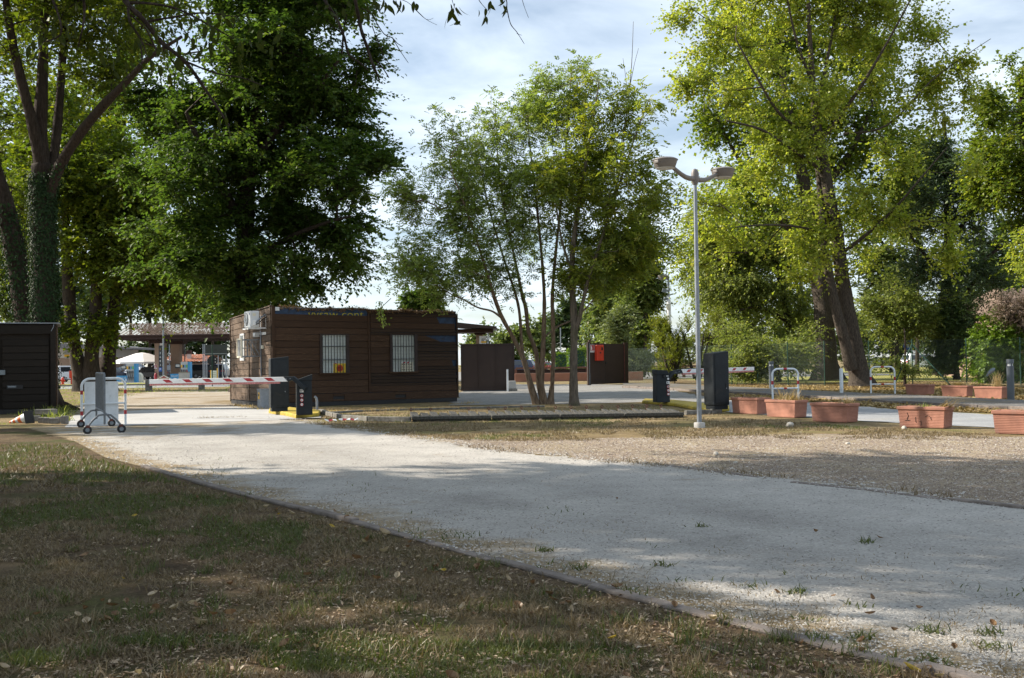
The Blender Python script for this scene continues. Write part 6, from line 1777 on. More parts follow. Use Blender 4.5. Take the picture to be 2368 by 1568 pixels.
# --- portable crowd barrier on castors, seen nearly end on
n0, n1 = G(242, 1003), G(223, 988)
W_['barrier_steel'] = mat('barrier_steel', (0.15, 0.165, 0.18), .5, .3, var=.2, scale=12)
cb = thing('crowd_barrier', 'grey steel crowd barrier on castors seen end on before the white hoop', 'barrier', (n0.x, n0.y, 0), math.atan2(n1.y - n0.y, n1.x - n0.x))
LB = math.hypot(n1.x - n0.x, n1.y - n0.y)
zt_, zb_ = 1.17, .42
q = MB()
rc = .10
q.tube([(0, 0, .18), (0, 0, zt_ - rc), (.03, 0, zt_ - .03), (rc, 0, zt_), (LB - rc, 0, zt_), (LB - .03, 0, zt_ - .03), (LB, 0, zt_ - rc), (LB, 0, .18)], .021, 10); q.build('frame', W_['barrier_steel'], cb, smooth=True)
q = MB(); q.tube([(0, 0, zb_), (LB, 0, zb_)], .019, 8); q.build('bottom_rail', W_['barrier_steel'], cb, smooth=True)
for k in range(1, 19):
    x = LB * k / 19
    q = MB(); q.tube([(x, 0, zb_), (x, 0, zt_)], .009, 6); q.build('bar', W_['barrier_steel'], cb)
q = MB(); q.box((LB * .5, -.02, .97), (LB * .55, .012, .26)); sp_ = q.build('sign_plate', W_['hoop_white'], cb)
for k in range(7):
    x = LB * .25 + LB * .55 * k / 7
    q = MB(); q.box((x, -.029, .97), (LB * .035, .004, .25)); q.build('red_stripe', W_['red_paint'], sp_)
for x in (.0, LB):
    q = MB(); q.tube([(x, -.29, .17), (x, -.21, .27), (x, -.11, .36), (x, 0, .375), (x, .11, .36), (x, .21, .27), (x, .29, .17)], .019, 8); q.build('foot', W_['barrier_steel'], cb, smooth=True)
    for s in (-1, 1):
        Rw = Matrix.Rotation(math.pi / 2, 3, 'Y')
        q = MB(); q.lathe([(.0, -.022), (.075, -.022), (.083, -.012), (.083, .012), (.075, .022), (.0, .022)], (x + .03, s * .31, .083), 18, R=Rw); wh = q.build('castor', W_['black'], cb, smooth=True)
        q = MB(); q.lathe([(.0, -.026), (.04, -.026), (.04, .026), (.0, .026)], (x + .03, s * .31, .083), 14, R=Rw); q.build('hub', W_['grey_steel'], wh)
        q = MB(); q.box((x + .01, s * .30, .15), (.05, .07, .05)); q.build('fork', W_['rust'], wh)

# --- terracotta planters
def planter_proto():
    t = thing('planter', 'x', 'planter', (0, 0, 0), 0)
    L, D, H = .86, .40, .37
    q = MB()
    nr = 11
    def ring(z, k):
        return [(-L / 2 * k, -D / 2 * k, z), (L / 2 * k, -D / 2 * k, z), (L / 2 * k, D / 2 * k, z), (-L / 2 * k, D / 2 * k, z)]
    zz = []
    for i in range(nr):
        z0 = .012 + (H - .07) * i / nr; z1 = .012 + (H - .07) * (i + 1) / nr
        f0 = .90 + .07 * z0 / H; f1 = .90 + .07 * z1 / H
        zz += [(z0, f0), (z0 + (z1 - z0) * .25, f0 + .004), (z0 + (z1 - z0) * .45, f0 + .016), (z0 + (z1 - z0) * .8, f1 + .016), (z1 - .001, f1 + .004)]
    rings = [ring(0, .89)] + [ring(z, f) for z, f in zz]
    k0 = 0
    for rg in rings: q.v += rg
    for i in range(len(rings) - 1):
        for j in range(4):
            j2 = (j + 1) % 4
            q.f.append((i * 4 + j, i * 4 + j2, (i + 1) * 4 + j2, (i + 1) * 4 + j)); q.m.append(0)
    q.f.append((3, 2, 1, 0)); q.m.append(0)
    q.build('body', W_['terracotta'], t)
    q = MB()
    for sx, sy, cx, cyy in ((L + .02, .045, 0, -D / 2 + .012), (L + .02, .045, 0, D / 2 - .012), (.045, D - .05, -L / 2 + .012, 0), (.045, D - .05, L / 2 - .012, 0)):
        q.box((cx, cyy, H - .028), (sx, sy, .058))
    q.build('rim', W_['terracotta'], t, bevel=.012)
    q = MB()
    for i in range(8):
        for j in range(4):
            x0, x1 = -L * .46 + L * .92 * i / 8, -L * .46 + L * .92 * (i + 1) / 8; y0, y1 = -D * .42 + D * .84 * j / 4, -D * .42 + D * .84 * (j + 1) / 4
            z = lambda x, y: H - .045 + .014 * math.sin(x * 13 + y * 9) + .010 * math.sin(y * 31 + x * 5)
            q.face([(x0, y0, z(x0, y0)), (x1, y0, z(x1, y0)), (x1, y1, z(x1, y1)), (x0, y1, z(x0, y1))])
    q.build('soil', W_['soil'], t)
    return t
straw = leaf_mat('straw', ls((0.18, 0.12, 0.06), (0.36, 0.26, 0.13), (0.52, 0.40, 0.22)), .25)
brown_weed = leaf_mat('brown_weed', ls((0.10, 0.05, 0.03), (0.20, 0.11, 0.06), (0.30, 0.19, 0.09)), .2)
def dry_plant(parent, x, y, z, n, h, spread, lean=(0, 0), seed=0, m=straw, w=.0055):
    n = int(n * 2.2)
    rs = np.random.RandomState(seed)
    C = np.stack([x + rs.normal(0, .06, n), y + rs.normal(0, .05, n), np.full(n, z)], axis=1)
    segs = 4
    v = []; f = []
    for i in range(n):
        d = np.array((rs.normal(0, spread) + lean[0], rs.normal(0, spread) + lean[1], 1.0)); d /= np.linalg.norm(d)
        s = np.array((-d[1], d[0], 0)); s = s / max(np.linalg.norm(s), 1e-6) * w
        p = C[i].copy(); k = len(v); hh = h * rs.uniform(.5, 1.15)
        for j in range(segs + 1):
            t = j / segs
            v.append(p - s * (1 - t * .7)); v.append(p + s * (1 - t * .7))
            p = p + d * hh / segs; d = d + np.array((lean[0] * .2, lean[1] * .2, -.14 * (1 + spread * 2))) + rs.normal(0, .08, 3); d /= np.linalg.norm(d)
        for j in range(segs):
            f.append((k + 2 * j, k + 2 * j + 1, k + 2 * j + 3, k + 2 * j + 2))
    o = fast_mesh('dry_plant', np.array(v), np.array(f), m, parent, np.repeat(rs.rand(n), 2 * (segs + 1)))
    return tag(o, kind='stuff')
proto = planter_proto()
front = [(1735, 957, -1.02, 'terracotta planter at the far left of the front row by the dark column'), (1818, 965, -1.0, 'terracotta planter in front of the middle hoop barrier'),
         (1930, 976, -.90, 'terracotta planter with straw coloured tufts in the middle of the front row'), (2140, 989, -.78, 'terracotta planter with dark scrawled scratches on its front'), (2368, 1004, -.72, 'terracotta planter cut by the right edge with a slanting shadow')]
back = [(2127, 914, -.86, 'leftmost terracotta planter of the back row under the trees'), (2213, 918.5, -.90, 'middle terracotta planter of the back row'), (2291, 922.5, -.88, 'terracotta planter of the back row touching the grey bollard')]
pls = []
for i, (x, y, yaw, lab) in enumerate(front + back):
    p = G(x, y)
    o = proto if i == 0 else copy_tree(proto)
    o.location = (p.x, p.y, 0.012 if i < 5 else .09 * 0); o.rotation_euler = (0, 0, yaw)
    o['label'] = lab; o['group'] = 'terracotta planters along the lane' if i < 5 else 'terracotta planters behind the lane'
    pls.append(o)
dry_plant(pls[0], -.1, 0, .34, 16, .14, .5, seed=1, m=brown_weed); dry_plant(pls[0], .25, 0, .34, 10, .10, .6, seed=2)
dry_plant(pls[1], .15, 0, .34, 34, .34, .5, (.3, 0), 3); dry_plant(pls[1], .30, .05, .34, 20, .2, .6, seed=4); dry_plant(pls[1], -.2, .1, .34, 14, .40, .35, seed=41)
dry_plant(pls[2], .28, 0, .34, 46, .20, .6, seed=5); dry_plant(pls[2], .0, .05, .34, 20, .12, .7, seed=6, m=brown_weed)
dry_plant(pls[3], .33, 0, .34, 44, .42, .35, (1.0, .1), 7); dry_plant(pls[3], -.02, 0, .34, 22, .12, .7, seed=8, m=LF['elm'], w=.008)
dry_plant(pls[4], .0, 0, .34, 14, .10, .7, seed=9, m=brown_weed)
dry_plant(pls[5], .25, 0, .34, 30, .16, .7, seed=10); dry_plant(pls[5], -.15, 0, .34, 10, .08, .7, seed=11, m=brown_weed)
dry_plant(pls[6], .0, 0, .34, 40, .32, .5, (.8, 0), 12); dry_plant(pls[6], .3, 0, .34, 30, .34, .45, (-.8, .2), 13)
dry_plant(pls[7], .2, 0, .34, 34, .46, .16, (0, 0), 14)
q = MB()
rs_ = random.Random(3)
for (x0, z0, pts) in ((-.25, .2, ((0, .06), (.02, .0), (-.01, -.05), (.03, -.09))), (-.10, .14, ((0, .05), (.0, -.04), (.03, -.06))), (.12, .19, ((-.05, 0), (.0, .03), (.05, .0), (.06, -.05))), (-.3, .12, ((0, 0), (.10, .01))), (-.02, .08, ((-.02, .02), (.02, .03), (.03, -.02), (0, -.04)))):
    f_ = .95
    q.tube([(x0 + a, -.20 * (0.9 + .07 * (z0 + c) / .37) - .006, z0 + c) for a, c in pts], .004, 4)
q.build('scratches', W_['black'], pls[3])

# --- concrete bicycle stand slabs along the island, with little rusty rings
e0, e1 = G(952, 976), G(1583, 966)
sd_ = math.atan2(e1.y - e0.y, e1.x - e0.x); SL = math.hypot(e1.x - e0.x, e1.y - e0.y)
cuts = [0, .292, .543, .780, 1.0]
bays = [4, 4, 4, 4]
for k in range(4):
    L = SL * (cuts[k + 1] - cuts[k]) - .02
    ox = SL * cuts[k]
    t = thing('bicycle_stand', ('leftmost', 'second from left', 'third from left', 'rightmost')[k] + ' grooved concrete bicycle stand slab on the grass island', 'bicycle stand', (e0.x + math.cos(sd_) * ox, e0.y + math.sin(sd_) * ox, 0), sd_, 'row of concrete bicycle stands')
    Dp = .62
    q = MB(); q.hexa([(0.01, 0.03, -.02), (L, 0.03, -.02), (L, Dp, -.02), (0.01, Dp, -.02), (0.01, .03, .06), (L, .03, .06), (L, Dp, .13), (.01, Dp, .13)]); q.build('base_slab', W_['slab_concrete'], t, bevel=.01)
    q = MB(); q.box((L / 2, .02, .085), (L, .10, .075)); q.build('front_lip', W_['slab_concrete'], t, bevel=.012)
    bwid = L / bays[k]
    for j in range(bays[k]):
        x = bwid * j
        q = MB()
        sk = -.10
        q.hexa([(x + .02, .072, .04), (x + bwid * .42, .072, .04), (x + bwid * .42 + sk, Dp, .10), (x + .02 + sk, Dp, .10), (x + .02, .072, .104), (x + bwid * .42, .072, .10), (x + bwid * .42 + sk, Dp, .185), (x + .02 + sk, Dp, .205)])
        q.build('rib', W_['slab_concrete'], t, bevel=.008)
        q = MB()
        q.hexa([(x + bwid * .56, .072, .04), (x + bwid * .96, .072, .04), (x + bwid * .96 + sk, Dp, .10), (x + bwid * .56 + sk, Dp, .10), (x + bwid * .56, .072, .10), (x + bwid * .96, .072, .092), (x + bwid * .96 + sk, Dp, .165), (x + bwid * .56 + sk, Dp, .182)])
        q.build('rib', W_['slab_concrete'], t, bevel=.008)
        if not (k == 0 and j == 2):
            q = MB()
            ringp = [(x + bwid * .1 + sk + .028 * math.cos(a), Dp + .01, .25 + .03 * math.sin(a)) for a in [i * math.pi / 5 for i in range(11)]]
            q.tube(ringp, .008, 5); q.box((x + bwid * .1 + sk, Dp + .01, .19), (.02, .02, .07)); q.build('ring', W_['rust'], t)

# --- near the shed: fallen cone, heap of concrete blocks
ct, cbp = G(21, 981), G(68, 981)
cone = thing('traffic_cone', 'orange and white traffic cone lying on its side before the shed', 'cone', (cbp.x, cbp.y, .17), 0)
dirc = Vector((ct.x - cbp.x, ct.y - cbp.y, -.13)).normalized()
Rc = dirc.to_track_quat('Z', 'Y').to_matrix()
CLn = .52
def rad_at(t): return .135 * (1 - t) + .02 * t
for nm, t0, t1, m in (('cone_body', 0, .26, 'hoop_white'), ('orange_band', .26, .46, 'orange'), ('white_band', .46, .62, 'hoop_white'), ('orange_band', .62, .78, 'orange'), ('white_band', .78, .88, 'hoop_white'), ('tip', .88, 1.0, 'orange')):
    q = MB(); q.lathe([(rad_at(t0), CLn * t0 + .03), (rad_at(t1), CLn * t1 + .03)] + ([(0, CLn * t1 + .035)] if nm == 'tip' else []), (0, 0, 0), 18, R=Rc); q.build(nm, W_[m], cone, smooth=True)
q = MB(); q.box(Rc @ Vector((0, 0, .012)), (.30, .30, .03), R=Rc); q.build('base', W_['black'], cone, bevel=.01)
W_['block'] = mat('block_concrete', (0.22, 0.21, 0.195), .95, var=.3, scale=7, bump=.6, dirt=(.12, .12, .09))
blocks = [(82, 974, 0, 0.1), (100, 978, 0, .05), (113, 979, 0, -.1), (126, 980, 0, .1), (150, 980, 0, 1.45), (138, 977, 0, .4), (92, 972, .14, .05), (108, 972, .14, .1), (118, 971, .14, .8)]
for i, (x, y, z, yw) in enumerate(blocks):
    p = G(x, y)
    t = thing('concrete_block', ('grey concrete block next to the cone base', 'grey block in the front of the heap below the weeds', 'grey block in the middle of the front row of the heap', 'grey block with weeds behind it in the heap', 'grey block standing on end at the right end of the heap', 'grey block half sunk in weeds', 'grey block lying on top of the heap nearest the cone', 'grey block in the middle of the top layer of the heap', 'grey block lying aslant on top of the heap')[i], 'block', (p.x, p.y, z), yw, 'heap of concrete blocks by the shed')
    q = MB(); q.box((0, 0, .07), (.21, .28 if i in (8,) else .125, .125) if i != 4 else (.15, .12, .23)); q.build('block', W_['block'], t, bevel=.010)

# --- scraps of barrier tape on the grass, stones
for i, (x, y, n) in enumerate(((806, 977, 5), (765, 979, 3))):
    p = G(x, y)
    t = thing('tape_scrap', ('larger crumpled scrap of red and white tape on the grass by the yellow kerb', 'smaller scrap of red and white tape left of the other')[i], 'tape', (p.x, p.y, .01), .3 * i)
    for k in range(n):
        x0 = (k - n / 2) * .085
        q = MB(); z = lambda u: .03 + .035 * math.sin(u * 21 + i) ** 2
        q.face([(x0, -.05 + .02 * math.sin(x0 * 9), z(x0)), (x0 + .085, -.05 + .02 * math.sin(x0 * 9), z(x0 + .085)), (x0 + .075, .05, z(x0 + .1) + .03), (x0 - .01, .05, z(x0 + .02) + .03)])
        q.build('tape_piece', W_['red_paint'] if k % 2 else W_['white_paint'], t)
def stone(lab, x, y, s, sq=.6, seed=0, m='stone'):
    p = G(x, y)
    rs = np.random.RandomState(seed)
    t = thing('stone', lab, 'stone', (p.x, p.y, 0), rs.rand() * 3, 'loose pale stones')
    q = MB(); n = 9
    prof = [(.35, .0), (.52, .25), (.5, .5), (.34, .8), (0, .92)]
    q.lathe([(r_ * s, z_ * s * sq * 1.2) for r_, z_ in prof], n=n)
    q.v = [(a * (1 + rs.normal(0, .09)), b_ * (1 + rs.normal(0, .09)) * .8, c) for a, b_, c in q.v]
    q.build('body', W_[m], t, smooth=True)
stone('large white stone on the dry grass right of the lamp base', 1826, 988, .17, .55, 1)
stone('round pale stone on the sunlit brown gravel', 1655, 1054, .085, .6, 2)
stone('small white stone at the corner of the scratched planter', 2090, 993, .10, .6, 3)
stone('small pale stone on the drive near its bright far edge', 1700, 1072, .05, .6, 4)
stone('flat pale stone on the brown gravel toward the right planter', 1960, 1028, .08, .4, 5)
# drain pipe stub beside the left motor post
p = G(733, 952)
t = thing('pipe_stub', 'bent grey pipe stub rising beside the left motor post', 'pipe', (p.x, p.y, 0))
q = MB(); q.tube([(0, 0, 0), (0, 0, .30), (-.02, 0, .38), (-.07, 0, .42)], .035, 10); q.build('tube', W_['galv'], t, smooth=True)

# --- green chain link fence with braces
FX = [(1395, 876), (1560, 881), (1692, 885), (1752, 887), (1822, 889.5), (1907, 893), (2010, 893.5), (2110, 893.5), (2235, 892.5), (2360, 895), (2480, 898)]
FYs = [66, 58, 54, 53, 51, 48.5, 48, 47.5, 47, 46, 45]
fp_ = [A(x, y, Y) for (x, y), Y in zip(FX, FYs)]
fence = thing('chain_link_fence', 'green chain link fence with slim posts running behind the poplar', 'fence', (fp_[0].x, fp_[0].y, 0))
fo = Vector((fp_[0].x, fp_[0].y, 0))
FH = 2.05
for i, p in enumerate(fp_):
    q = MB(); b0 = Vector((p.x, p.y, 0)) - fo; q.tube([b0, b0 + Vector((0, 0, FH + .06))], .028, 8); q.build('post', W_['fence_green'], fence)
P0, P1 = [], []
for i in range(len(fp_) - 1):
    a, c = Vector((fp_[i].x, fp_[i].y, 0)) - fo, Vector((fp_[i + 1].x, fp_[i + 1].y, 0)) - fo
    L = (c - a).length; e = (c - a) / L
    pit = .115
    k = -FH
    while k < L:
        for sgn in (1, -1):
            s0, s1 = max(k, 0), min(k + FH, L)
            if s1 - s0 > .02:
                z0, z1 = s0 - k, s1 - k
                if sgn < 0: z0, z1 = FH - z0, FH - z1
                P0.append(a + e * s0 + Vector((0, 0, z0))); P1.append(a + e * s1 + Vector((0, 0, z1)))
        k += pit
    for z in (.04, FH / 2, FH):
        P0.append(a + Vector((0, 0, z))); P1.append(c + Vector((0, 0, z)))
P0, P1 = np.array(P0), np.array(P1)
tag(tubes_mesh('netting', P0, P1, np.full(len(P0), .0032), np.full(len(P0), .0032), W_['wire'], fence, 3), kind='stuff')
b7 = Vector((fp_[7].x, fp_[7].y, 0)) - fo
for x, y, Y in ((2066, 893, 46.4), (2198, 893, 46.2)):
    p = A(x, y, Y); q = MB(); q.tube([b7 + Vector((0, 0, FH * .92)), Vector((p.x, p.y, .0)) - fo], .028, 8); q.build('brace', W_['fence_green'], fence)
# garden statue like grey shape behind the bollard
p = A(2313, 853, 44)
t = thing('bird_figure', 'grey fish shaped garden figure fixed on the fence behind the bollard', 'figure', (p.x, 44.8, 0))
q = MB(); q.tube([(-.26, 0, .45), (-.19, 0, .50), (-.1, 0, .57), (0, 0, .67), (.08, 0, .73), (.12, 0, .77)], [.01, .05, .085, .10, .07, .02], 10); q.build('body', W_['grey_steel'], t, smooth=True)
q = MB(); q.prism([(-.30, 0, .41), (-.15, 0, .43), (-.15, 0, .49)], (0, .03, 0)); q.build('tail', W_['grey_steel'], t)
# blue direction sign
p = A(2098, 797, 62)
t = thing('road_sign', 'round blue arrow sign on a thin pole before the white car', 'road sign', (p.x, 62, 0))
q = MB(); q.tube([(0, 0, 0), (0, 0, p.z + .2)], .03, 8); q.build('pole', W_['galv'], t)
q = MB(); q.lathe([(0, .02), (.30, .02), (.30, 0)], (0, -.03, p.z), 20, R=Rx); q.build('disc', W_['blue_sign'], t)
q = MB(); q.box((0, -.06, p.z - .05), (.06, .01, .26)); q.prism([(-.12, -.055, p.z + .06), (.12, -.055, p.z + .06), (0, -.055, p.z + .21)], (0, -.01, 0)); q.build('arrow', W_['white_paint'], t)

# ------------------------------------------------------------------ things of the filling station and the far car parks
def car(lab, x, y, Y, yaw, paint, kind='hatch', group='parked cars', pix=True):
    p = A(x, y, Y)
    t = thing('car', lab, 'car', (p.x, Y, 0), yaw, group)
    m = mat('paint_' + paint[0], paint[1], .25, var=.04, spec=.6)
    Lc, Wc, H = (4.1, 1.74, 1.48) if kind == 'hatch' else (4.5, 1.84, 1.68)
    hz = .62 * H
    prof = [(-Lc / 2, .28), (-Lc / 2 - .02, .55), (-Lc / 2 + .06, hz * .98), (Lc * .20, hz * .99), (Lc / 2 - .22, hz * .86), (Lc / 2, .55), (Lc / 2 - .02, .28)]
    q = MB(); q.prism([(a, -Wc / 2, c) for a, c in prof], (0, Wc, 0)); q.build('body', m, t, bevel=.06)
    rb = -Lc / 2 + (.12 if kind != 'hatch' else .10)
    cabp = [(rb, hz - .02), (rb + .26, H - .05), (rb + .55, H), (Lc * .06, H - .01), (Lc * .27, hz - .02)]
    q = MB(); k = Wc / 2
    v0 = [(a, -(k - .04 if c < hz else k - .22), c) for a, c in cabp]; v1 = [(a, -b_, c) for a, b_, c in v0]
    q.v = v0 + v1; n = len(cabp)
    q.f = [tuple(range(n)), tuple(reversed(range(n, 2 * n)))] + [(i, n + i, n + (i + 1) % n, (i + 1) % n) for i in range(n)]; q.m = [0] * len(q.f)
    q.build('cabin', m, t, bevel=.03)
    for s in (-1, 1):
        w_ = [(rb + .32, hz + .03), (rb + .46, H - .13), (Lc * .04, H - .13), (Lc * .20, hz + .03)]
        f = lambda c: k - .04 - (.18) * (c - hz) / (H - hz) + .012
        q = MB(); q.face([(a, s * f(c), c) for a, c in (w_ if s < 0 else w_[::-1])]); q.build('side_window', W_['glass'], t)
    q = MB(); q.face([(rb - .01, k - .2, hz + .05), (rb - .01, -k + .2, hz + .05), (rb + .20, -k + .30, H - .12), (rb + .20, k - .30, H - .12)]); q.build('rear_window', W_['glass'], t)
    q = MB(); q.face([(Lc * .265, -k + .16, hz + .03), (Lc * .265, k - .16, hz + .03), (Lc * .085, k - .28, H - .06), (Lc * .085, -k + .28, H - .06)]); q.build('windscreen', W_['glass'], t)
    for a in (-Lc * .31, Lc * .31):
        for s in (-1, 1):
            q = MB(); q.lathe([(0, -.1), (.29, -.1), (.31, -.07), (.31, .07), (.29, .1), (0, .1)], (a, s * (k - .08), .31), 14, R=Rx); wh = q.build('wheel', W_['black'], t)
            q = MB(); q.lathe([(0, -.11), (.18, -.11), (.18, .11), (0, .11)], (a, s * (k - .08), .31), 10, R=Rx); q.build('rim', W_['galv'], wh)
    for s in (-1, 1):
        q = MB(); q.box((-Lc / 2 + .03, s * (k - .22), hz * .84), (.10, .36, .17)); q.build('tail_light', W_['red_paint'], t)
        q = MB(); q.box((Lc / 2 - .12, s * (k - .25), hz * .72), (.16, .40, .15)); q.build('headlight', W_['lens'], t)
    q = MB(); q.box((-Lc / 2 - .03, 0, .62), (.03, .52, .12)); q.build('number_plate', W_['white_paint'], t)
    return t
R_ = math.radians
WH, SIL, DB, BLK, RED = ('white', (.72, .73, .75)), ('silver', (.42, .45, .50)), ('dark_blue', (.02, .03, .07)), ('black', (.018, .018, .022)), ('red', (.42, .02, .02))
car('white estate car seen from behind left of the crooked linden', 149, 888, 107, R_(78), WH, 'suv', 'cars at the filling station')
car('dark blue car glimpsed between the linden trunks', 258, 878, 122, R_(80), DB, 'hatch', 'cars at the filling station')
car('silver grey car under the white parasols', 312, 878, 124, R_(150), SIL, 'hatch', 'cars at the filling station')
car('black car hidden behind the brick pier', 343, 879, 122, R_(170), BLK, 'hatch', 'cars at the filling station')
car('dark navy car seen from behind right of the brick pier', 381, 877, 124, R_(84), DB, 'suv', 'cars at the filling station')
car('white car with tail light to the right beside the second pump', 452, 876, 128, R_(160), WH, 'hatch', 'cars at the filling station')
car('black car behind the yellow rimmed box', 480, 876, 124, R_(20), BLK, 'suv', 'cars at the filling station')
car('dark car at the cabin corner behind the sign posts', 509, 875, 124, R_(95), DB, 'suv', 'cars at the filling station')
car('dark blue car parked behind the timber rail', 1196, 862, 128, R_(165), DB, 'suv', 'cars beyond the gate')
car('bright red hatchback seen from behind between the pale stems', 1231, 860, 150, R_(100), RED, 'hatch', 'cars beyond the gate')
car('small red car farther back right of the red hatchback', 1262, 857, 175, R_(60), RED, 'hatch', 'cars beyond the gate')
car('silver car with its bonnet to the left beside the pedestrian gate', 1352, 861, 118, R_(190), SIL, 'hatch', 'cars beyond the gate')
car('white car parked under the trees on the right', 2134, 843, 110, R_(10), WH, 'suv', 'cars under the trees on the right')
car('white car bonnet showing past the poplar trunk', 2030, 838, 150, R_(200), WH, 'hatch', 'cars under the trees on the right')

def pole(lab, x, ytop, ybot, Y, rad=.06, name='flag_pole', cat='pole'):
    p = A(x, ybot, Y)
    t = thing(name, lab, cat, (p.x, Y, 0))
    q = MB(); q.tube([(0, 0, 0), (0, 0, A(x, ytop, Y).z)], rad, 8); q.build('shaft', W_['galv'], t, smooth=True)
    return t
pole('tall grey mast in front of the tiled canopy', 378, 712, 880, 96, .075)
pole('thin mast behind the canopy left of the kiosk', 392, 786, 878, 132, .06)
pole('shorter thin mast next to it behind the canopy', 396, 783, 878, 134, .05)
t = pole('grey mast with a lamp arm before the kiosk roof', 427.5, 776, 876, 120, .07)
zz_ = A(427, 776, 120).z
q = MB(); q.tube([(0, 0, zz_), (-.1, 0, zz_ + .3), (-.05, 0, zz_ + .5)], .05, 6); q.build('lamp_arm', W_['ac'], t)
for i, (x, a) in enumerate(((470, 796), (474, 796), (478.5, 824), (505, 822), (523, 822))):
    pole(('pale', 'greenish', 'short', 'slim', 'thin')[i] + (' pole left of the dark sign board', ' pole touching the dark sign board', ' pole below the dark sign board', ' pole under the right half of the sign board', ' pole beside the cabin corner')[i], x, a, 876, 100 + i, .05, 'pole')
pole('white camera pole right of the gas canopy', 1129.5, 765, 870, 84, .05, 'camera_pole')
cpz = A(1129.5, 783, 84).z
q = MB(); q.box((-.18, 0, cpz), (.30, .16, .14)); q.build('camera', W_['white_paint'], bpy.data.objects['camera_pole'])
q = MB(); q.box((.14, 0, cpz + .02), (.24, .14, .12)); q.build('camera', W_['white_paint'], bpy.data.objects['camera_pole'])
pole('thin pole above the lower hedge', 1297, 758, 858, 112, .05, 'pole')
pole('thin pale pole above the taller hedge', 1334.5, 770, 858, 106, .05, 'pole')
pole('thin white pole in the park left of the fence posts', 1857, 800, 850, 90, .035, 'pole')
pole('white lamp pole behind the ivy bush', 2206, 752, 846, 100, .06, 'pole')

def sun_umbrella(lab, x, yt, ye, x0, x1, Y, m, base=880, flap=True):
    p = A(x, base, Y)
    t = thing('parasol', lab, 'parasol', (p.x, Y, 0))
    zt, ze = A(x, yt, Y).z, A(x, ye, Y).z
    rad = (A(x1, ye, Y).x - A(x0, ye, Y).x) / 2
    q = MB(); n = 8
    top_ = (0, 0, zt)
    rim = [(rad * math.cos(2 * math.pi * k / n + .39), rad * math.sin(2 * math.pi * k / n + .39), ze) for k in range(n)]
    mid = [(a * .22, b_ * .22, zt - (zt - ze) * .13) for a, b_, c in rim]
    for k in range(n):
        k2 = (k + 1) % n
        q.face([mid[k], rim[k], rim[k2], mid[k2]]); q.face([top_, mid[k], mid[k2]])
        q.face([rim[k], (rim[k][0], rim[k][1], ze - .18), (rim[k2][0], rim[k2][1], ze - .18), rim[k2]])
    q.build('canopy', W_[m], t)
    q = MB(); q.tube([(0, 0, 0), (0, 0, zt)], .05, 8); q.build('pole', W_['bars'], t)
    for k in range(n):
        q = MB(); q.bar((0, 0, zt - .9), (rim[k][0] * .7, rim[k][1] * .7, ze + (zt - ze) * .28), .03, .03); q.build('rib', W_['bars'], t)
sun_umbrella('large white parasol beside the brick pier', 329, 815, 837, 259, 399, 119, 'canvas')
sun_umbrella('white parasol with painted bluish shade behind the large one, on the left', 299, 839, 852, 270, 325, 128, 'canvas_shaded')
sun_umbrella('white parasol with painted bluish shade behind the large one, nearer the pier', 318, 838, 852, 298, 343, 132, 'canvas_shaded')
for i, (x, lab) in enumerate(((399, 'closed cream parasol right of the mast'), (416, 'second closed cream parasol next to the pump display'))):
    Y = 121; p = A(x, 878, Y); zt = A(x, 837, Y).z
    t = thing('closed_parasol', lab, 'parasol', (p.x, Y, 0), 0, 'closed parasols')
    q = MB(); q.lathe([(.27, .5), (.30, .7), (.22, zt * .55), (.14, zt * .85), (.06, zt * .97), (0, zt)], n=10); q.v = [(a * (1 + .16 * math.sin(6 * math.atan2(b_, a))), b_ * (1 + .16 * math.sin(6 * math.atan2(b_, a))), c) for a, b_, c in q.v]; q.build('folded_canopy', W_['cream'], t, smooth=True)
    q = MB(); q.tube([(0, 0, 0), (0, 0, .6)], .05, 8); q.build('pole', W_['bars'], t)
def pump(lab, x0, x1, yt, yb, Y):
    a, c = A(x0, yb, Y), A(x1, yb, Y); w = c.x - a.x; h = A(x0, yt, Y).z
    t = thing('fuel_pump', lab, 'fuel pump', ((a.x + c.x) / 2, Y, 0), 0, 'fuel pumps')
    q = MB(); q.box((0, 0, h / 2), (w, .5, h)); q.build('housing', W_['pump'], t, bevel=.03)
    q = MB(); q.box((w / 2 + .12, .05, h / 2), (.22, .6, h)); q.build('side_panel', W_['banner'], t)
    for k, mm in enumerate(('amber', 'bars', 'banner', 'green')):
        xx = -w / 2 + w * (k + .5) / 4
        q = MB(); q.box((xx, -.26, h * .78), (w * .17, .02, h * .14)); q.build('grade_label', W_[mm], t)
        q = MB(); q.box((xx, -.29, h * .55), (w * .10, .08, h * .12)); q.build('nozzle', W_['bars'], t)
        q = MB(); q.tube([(xx, -.30, h * .50), (xx - .04, -.34, h * .30), (xx + .03, -.34, h * .12), (xx + .06, -.28, h * .30)], .025, 6); q.build('hose', W_['black'], t)
    q = MB(); q.box((-w / 2 - .32, -.05, h * .80), (.50, .2, h * .22)); d = q.build('display', W_['dark_sign'], t)
    q = MB(); q.box((-w / 2 - .32, -.16, h * .81), (.36, .02, h * .12)); q.build('screen', W_['lens'], d)
    return t
pump('fuel pump with four nozzles left of the brick pier', 295, 312, 841, 885, 96)
pump('fuel pump behind the concrete block right of the mast', 420, 436, 837, 879, 98)
